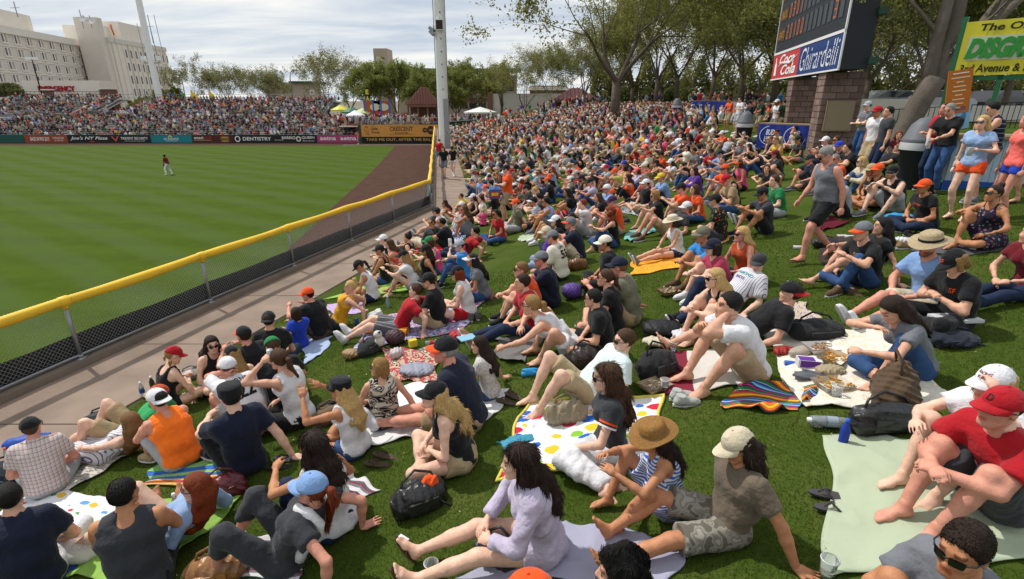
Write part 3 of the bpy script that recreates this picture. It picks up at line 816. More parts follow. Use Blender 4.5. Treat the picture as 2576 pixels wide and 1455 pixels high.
def build_hair(J,style,h,Rh,sex,seed,hat=None):
 """in person space; Rh columns are the head axes"""
 hd=J['head'];X,Y,Z=Rh[:,0],Rh[:,1],Rh[:,2];s=.97 if sex=='m' else .92
 at=lambda x,y,z:hd+(X*x+Y*y+Z*z)*s
 W=lambda v:X*v[0]+Y*v[1]+Z*v[2]
 t={'buzz':.004,'short':.007,'spiky':.022,'grey':.007,'bald':.002,'long':.014,'pony':.009,'bun':.010,'bob':.016,'curly':.022,'shag':.018,'pigtails':.009}[style]
 if hat:t=min(t,.004)
 pr=[ell(at(-.016,0,.032),(np.array((.099,.077,.092))+t)*s,.012,R=Rh)]
 front=(at(.060,0,.050),W((.80,0,-.60)))
 low=-.055 if style in ('buzz','short','grey','spiky','bald') else-.075
 hcut=[front,(at(0,0,low),W((.25,0,-1)))]
 for i in range(len(hcut)):hcut[i]=(hcut[i][0],nrm(hcut[i][1]))
 base=pr[0]
 V1,Q1=sdf_mesh(pr,h,hair_disp(seed,.0022 if style != 'spiky' else .011,60 if style != 'spiky' else 45),hcut)
 pr2=[]
 back=-J['fwd']
 if style in ('long','shag'):
  L=.34 if style=='long' else .22
  top=at(-.06,0,.05)
  p1=at(-.085,0,-.06);p2=J['neck']+back*.105-J['U2']*.02;p3=p2-J['U2']*(L*.45)+back*.025;p4=p2-J['U2']*L*.8+back*.02
  pr2=[P(top,p1,.055,.050,lat=Y,s=.70,k=.03),P(p1,p2,.050,.045,lat=J['side'],s=.55,k=.04),P(p2,p3,.042,.036,lat=J['side'],s=.45,k=.04),P(p3,p4,.034,.018,lat=J['side'],s=.42,k=.04)]
  for sg in (1,-1):
   pr2+=[P(at(-.01,sg*.075,.04),at(-.025,sg*.085,-.08),.026,.028,k=.03),P(at(-.025,sg*.085,-.08),J['neck']+J['side']*sg*.10+back*.055-J['U2']*.02,.028,.024,k=.03)]
   if style=='shag':pr2+=[P(at(-.03,sg*.085,-.05),J['neck']+J['side']*sg*.13+back*.05-J['U2']*.03,.03,.012,k=.03)]
   elif seed%3 != 0:pr2+=[P(J['neck']+J['side']*sg*.10+back*.05-J['U2']*.02,J['neck']+J['side']*sg*.11+back*.10-J['U2']*.20,.026,.010,k=.03)]
 elif style=='bob':
  for sg in (1,-1):pr2+=[P(at(-.0,sg*.072,.05),at(.012,sg*.082,-.085),.030,.026,k=.03)]
  pr2+=[P(at(-.06,0,.03),at(-.075,0,-.09),.060,.050,lat=Y,s=.62,k=.04)]
 elif style in ('curly',):
  r=random.Random(seed)
  for i in range(16):
   a=r.uniform(-2.2,2.2)+math.pi;z=r.uniform(-.16,.09);rr=.095+r.uniform(-.01,.03)
   c=at(-.02+rr*math.cos(a),rr*math.sin(a),z);pr2.append(P(c,c+r.uniform(-.01,.01),r.uniform(.035,.05),k=.02))
 elif style=='pony':
  b0=at(-.105,0,.045);b1=at(-.150,0,.025);b2=at(-.150,0,-.05);b3=J['neck']+back*.15-J['U2']*.07
  pr2=[P(b0,b1,.022,.026,k=.01),P(b1,b2,.028,.030,k=.02),P(b2,b3,.030,.010,k=.02)]
 elif style=='pigtails':
  for sg in (1,-1):
   b0=at(-.06,sg*.075,-.03);b1=at(-.07,sg*.105,-.06);b2=at(-.06,sg*.115,-.15)
   pr2+=[P(b0,b1,.014,.018,k=.01),P(b1,b2,.026,.010,k=.01)]
 elif style=='bun':
  c=at(-.075,0,.120);pr2=[P(c,c+Z*.015,.040,k=.01)]
 if style not in ('short','buzz','spiky','grey','bald') and pr2:
  V2,Q2=sdf_mesh(pr2,h,hair_disp(seed+1,.006,75))
  V1,Q1=np.concatenate([V1,V2]),np.concatenate([Q1,Q2+len(V1)])
 if h<.0165:V1,Q1=strands(V1,Q1,style,seed,hd,Rh,hat)
 return V1,Q1
def strands(V,Q,style,seed,hd,Rh,hat):
 """loose locks lying along the hair, so that its outline frays"""
 rs=np.random.RandomState(seed%9999);short=style in ('short','buzz','spiky','grey','bald')
 n=2600 if not short else 1700
 if hat:
  lz=(V[Q[:,0]]-hd)@Rh;ok=(lz[:,2]<-.02) | (np.hypot(lz[:,0],lz[:,1])>.16);Q0=Q[ok];n //= 2
 else:Q0=Q
 if not len(Q0):return V,Q
 fq=Q0[rs.randint(len(Q0),size=n)];p=V[fq].mean(1);nn=np.cross(V[fq[:,1]]-V[fq[:,0]],V[fq[:,3]]-V[fq[:,0]]);nn /= np.linalg.norm(nn,axis=1,keepdims=True)+1e-9
 dn=np.array((-.02 if not short else-.6,0,-1.0))+rs.normal(size=(n,3))*(.07 if not short else .30)
 if style=='spiky':dn=dn*.3+np.array((0,0,1.1))
 t=dn-nn*(dn*nn).sum(1,keepdims=True);t /= np.linalg.norm(t,axis=1,keepdims=True)+1e-9
 L=rs.uniform(.4,1,(n,1))*(.09 if not short else .016 if style != 'spiky' else .04);w=np.cross(t,nn)*rs.uniform(.0012,.0032,(n,1));lift=rs.uniform(.0,.006 if not short else .0025,(n,1))
 a,b2,c=p+w+nn*.001,p-w+nn*.001,p+t*L+nn*lift;m=p+t*L*.5+nn*(lift*.5+.004)
 W=np.stack([a,b2,m-w*.8,c],1).reshape(-1,3);q=np.arange(4*n).reshape(n,4)
 return np.concatenate([V,W.astype(f32)]),np.concatenate([Q,q+len(V)])
def hair_disp(seed,amp,fr):
 r=np.random.RandomState(abs(seed));ph=r.rand(6)*6.28
 def f(X,Y,Z):
  return amp*(np.sin(Y*fr+3*np.sin(Z*9+ph[0])+2*np.sin(X*11+ph[3])+ph[1])*.55+np.sin(X*fr*1.1+2.5*np.sin(Z*8+ph[2])+ph[4])*.45)
 return f
# ------------------------------------------------------------------ a person
COLS=dict(black='#16171a',navy='#151c31',white='#d9d9dc',gray='#6f7278',ltgray='#a4a7ac',charcoal='#34363b',orange='#e2521c',neon='#ff7a22',red='#a8121f',maroon='#6d1420',blue='#1f3f9a',royal='#1c3fb0',
   ltblue='#7e9fcf',sky='#2f86cf',teal='#3a9a95',aqua='#7cc4bd',green='#1d7a45',kelly='#2d9b58',hatbrown='#8a6434',taupe='#6b5f50',olive='#6b6c58',brown='#54402c',tan='#a58c6a',khaki='#a89676',beige='#c9bda3',cream='#ddd6c3',purple='#55318f',
   plum='#3a1f45',pink='#d5497e',coral='#ef6b63',rose='#a63650',yellow='#d6b62c',gold='#d69a1f',lavender='#b9b0c6',mint='#cfdedd',denim='#33507c',dkdenim='#1e2b45',ltdenim='#7f98b8',dkgreen='#1d3a2c',camo='#87836f',rust='#b04a22',plaid='#c9b3ac',denimshirt='#8ea9cf')
COLS={k:hexc(v) for k,v in COLS.items()}
SKINS=dict(l=hexc('#d3a186'),p=hexc('#dfb59d'),t=hexc('#b9805c'),d=hexc('#80543a'),r=hexc('#cf917b'))
HAIRS=dict(black='#120f0e',dkbrown='#2a1b13',brown='#49311f',ltbrown='#7a5735',blonde='#c2a067',dkblonde='#977443',red='#7a3316',gray='#8a8884',white='#c9c7c2')
HAIRS={k:hexc(v) for k,v in HAIRS.items()}
_pmesh={}
def cached(key,fn,use=True):
 if not use:return fn()
 if key not in _pmesh:_pmesh[key]=fn()
 return _pmesh[key]
def make_person(label,px=None,loc=None,heading=180.0,pose='hug',sex='m',skin='l',hair=('short','brown'),hat=None,top=('tee','black'),bottom=('shorts','khaki'),feet='shoe:white',shades=False,
    yaw=0,pitch=0,fat=1.0,scale=1.0,seat=None,h=None,variant=None,over=None,beard=False,group=None,topmat=None,botmat=None,cat='person',sole='white'):
 stand=pose in STAND
 sd_=variant if variant is not None else RND.randrange(1 << 20)
 H=rad(heading)
 gslope=(0.0,0.0)
 # local slope of the berm in the person's own axes
 def slope_at(x,y):
  e=0.3
  dx=(ground(x+e,y)-ground(x-e,y))/(2*e);dy=(ground(x,y+e)-ground(x,y-e))/(2*e)
  return dx*math.cos(H)+dy*math.sin(H),-dx*math.sin(H)+dy*math.cos(H)
 gx,gy=0.0,0.0
 if not stand:gx,gy=(0.15*math.cos(H-math.pi)*-1 if loc is None else slope_at(loc[0],loc[1])[0]),0.0
 gx=max(-.17,min(.1,gx))
 if variant is not None:gx=-.13 if not stand else 0.0
 J=skeleton(pose,sex,gx,gy,random.Random(sd_),over,fat)
 Rh=head_axes(J,yaw,pitch)
 hp=J['head'];hz_=hp[2];c,s=math.cos(H),math.sin(H)
 hx_,hy_=(hp[0]*c-hp[1]*s)*scale,(hp[0]*s+hp[1]*c)*scale
 if seat is not None:
  q=on_ground(*seat);fw=Vector((q.x,q.y,0)).normalized()*.10;loc=Vector((q.x+fw.x,q.y+fw.y,0));loc.z=ground(loc.x,loc.y)
  lo,hi=.84,1.10
  for _ in range(24):
   scale=(lo+hi)/2;yy=in_frame((loc.x+(hp[0]*c-hp[1]*s)*scale,loc.y+(hp[0]*s+hp[1]*c)*scale,loc.z+hz_*scale))[1]
   if yy>px[1]:lo=scale
   else:hi=scale
 if loc is None:
  d=ray(*px);a,b=None,None
  t=1.2
  def gap(t):
   p=Vector((0,0,CAM_H))+d*t;x,y=p.x-hx_,p.y-hy_
   return p.z-(ground(x,y)+hz_*scale),x,y
  while t<160:
   g_=gap(t)[0]
   if g_<0:break
   a=t;t *= 1.01
  lo,hi=a or t,t
  for _ in range(30):
   m=(lo+hi)/2
   if gap(m)[0]<0:hi=m
   else:lo=m
  _,x,y=gap(hi);loc=Vector((x,y,ground(x,y)))
 loc=Vector(loc)
 dist=max(1.0,(loc-Vector((0,0,CAM_H))).length)
 if h is None:h=min(.040,max(.0115,dist/526.0*2.1))
 use=variant is not None
 kk=(pose,sex,sd_,round(h,3),round(fat,2))
 dec_h=round(h,4)
 bare=feet in ('bare','thong')
 if use:yaw_k=(round(yaw),round(pitch))
 else:yaw_k=0
 body=cached(('b',kk,yaw_k,bare,beard),lambda:(lambda r:mesh_np('person',r[0],r[1],mats=[SKIN],attr=('tint',r[2])))(build_body(J,sex,h,fat,Rh,bare,beard)),use)
 root=link('person',body,color=SKINS[skin])
 M=Matrix.Translation(loc)@Matrix.Rotation(H,4,'Z')@Matrix.Diagonal((scale,scale,scale,1))
 root.matrix_basis=M
 tag(root,label,cat,group)
 kids={}
 if top:
  nm={'tee':'t_shirt','polo':'polo_shirt','jersey':'baseball_jersey','tank':'tank_top','long':'shirt','dress':'dress','camisole':'camisole'}[top[0]]
  m=topmat or CLOTH
  me=cached(('t',kk,top[0],m.name),lambda:(lambda r:mesh_np(nm,r[0],r[1],mats=[m]))(build_top(J,top[0],sex,h,fat,sd_%9999)),use)
  kids['top']=link(nm,me,root,color=COLS[top[1]])
 if bottom:
  nm={'shorts':'shorts','hot':'shorts','jeans':'jeans','pants':'trousers','capri':'leggings','skirt':'skirt'}[bottom[0]]
  m=botmat or (DENIM if 'denim' in bottom[1] else CLOTH)
  me=cached(('o',kk,bottom[0],m.name),lambda:(lambda r:mesh_np(nm,r[0],r[1],mats=[m]))(build_bottom(J,bottom[0],sex,h,fat,sd_%9999)),use)
  kids['bottom']=link(nm,me,root,color=COLS[bottom[1]])
 Hm=Matrix([list(Rh[0])+[hp[0]],list(Rh[1])+[hp[1]],list(Rh[2])+[hp[2]],[0,0,0,1]])
 hs=.97 if sex=='m' else .92
 Hs=Hm@Matrix.Scale(hs,4)
 if hair and hair[0] != 'none':
  hh_=max(.009,h*.8)
  me=cached(('h',kk,yaw_k,hair[0],bool(hat)),lambda:(lambda r:mesh_np('hair',r[0],r[1],mats=[HAIRM]))(build_hair(J,hair[0],hh_,Rh,sex,sd_%997,hat)),use)
  kids['hair']=link('hair',me,root,color=HAIRS[hair[1]])
 if hat:
  cm=cap_meshes();ty=hat[0]
  if ty in ('cap','backcap'):
   Mx=Hs@Matrix.Rotation(rad(6),4,'Y') if ty=='cap' else Hs@Matrix.Rotation(math.pi,4,'Z')@Matrix.Rotation(rad(-4),4,'Y')
   cp=link('cap',cm['crown'],root,M=Mx,color=COLS[hat[1]]);kids['hat']=cp
   kids['brim']=link('brim',cm['brim'],cp,color=COLS[hat[2] if len(hat)>2 else hat[1]])
  elif ty=='visor':
   cp=link('visor',cm['visor'],root,M=Hs,color=COLS[hat[1]]);link('brim',cm['brim'],cp,color=COLS[hat[1]]);kids['hat']=cp
  elif ty=='flat':
   cp=link('cap',cm['flat'],root,M=Hs,color=COLS[hat[1]]);link('brim',cm['brim'],cp,M=Matrix.Translation((-.004,0,0))@Matrix.Diagonal((.9,.94,1,1)),color=COLS[hat[1]]);kids['hat']=cp
  elif ty=='sun':
   cp=link('sun_hat',cm['hat'],root,M=Hs@Matrix.Rotation(rad(8),4,'Y'),color=COLS[hat[1]]);link('hat_band',cm['band'],cp,color=COLS[hat[2] if len(hat)>2 else hat[1]]);kids['hat']=cp
 if shades:kids['shades']=link('sunglasses',shades_mesh(),root,M=Hs)
 if feet != 'bare' and feet:
  fs=1.0 if sex=='m' else .9
  for n in 'LR':
   R=J['ft'+n];o=J['an'+n]
   Mf=Matrix([list(R[0])+[o[0]],list(R[1])+[o[1]],list(R[2])+[o[2]],[0,0,0,1]])@Matrix.Scale(fs,4)
   if n=='L':Mf=Mf@Matrix.Diagonal((1,-1,1,1))
   if feet=='thong':link('sandal',thong_mesh(),root,M=Mf,color=COLS['brown'])
   else:
    a,b2=shoe_mesh();sh_=link('shoe',a,root,M=Mf,color=COLS[feet.split(':')[1]])
    if dist<16:link('sole',b2,sh_,color=COLS[sole])
 root['_']=0;del root['_']
 kids.update(root=root,J=J,Rh=Rh,M=M,dist=dist,loc=loc)
 return kids
def garment_text(k,txt,size,where='back',up=0.0,arc=0.0,col='black',name='lettering',bold=0.012,depth=.005,side=0.0,off=.006):
 """print lettering onto the shirt by dropping every point of it onto the cloth"""
 J=k['J'];top=k['top'];me=top.data
 bv=BVHTree.FromPolygons([v.co.copy() for v in me.vertices],[tuple(p.vertices) for p in me.polygons])
 sgn=-1 if where=='back' else 1
 U=Vector(J['U2']);n=Vector(J['fwd'])*sgn;R=U.cross(n).normalized()
 o=Vector(J['chest'])+U*up+R*side
 V,F=text_mesh(txt,size,bold=bold*size)
 mb=MB();W=[]
 for x,y,z in V:
  yy=y
  if arc:yy=y-arc*x*x
  p=o+R*x+U*yy+n*.6
  hit=bv.ray_cast(p,-n,1.2)
  W.append((hit[0]+n*off) if hit[0] is not None else (p-n*.5))
 mb.add(W,F)
 return mb.build(name,PLAIN,top,color=COLS[col])
def cap_text(k,txt,size,col,z=.085,name='cap_logo'):
 cp=k.get('hat')
 if not cp:return
 me=cp.data;bv=BVHTree.FromPolygons([v.co.copy() for v in me.vertices],[tuple(p.vertices) for p in me.polygons])
 V,F=text_mesh(txt,size,bold=.03*size);W=[]
 for x,y,z_ in V:
  p=Vector((.4,x,z+y));hit=bv.ray_cast(p,Vector((-1,0,0)),1)
  W.append(hit[0]+Vector((.003,0,0)) if hit[0] is not None else Vector((.1,x,z+y)))
 mb=MB();mb.add(W,F);return mb.build(name,PLAIN,cp,color=COLS[col])
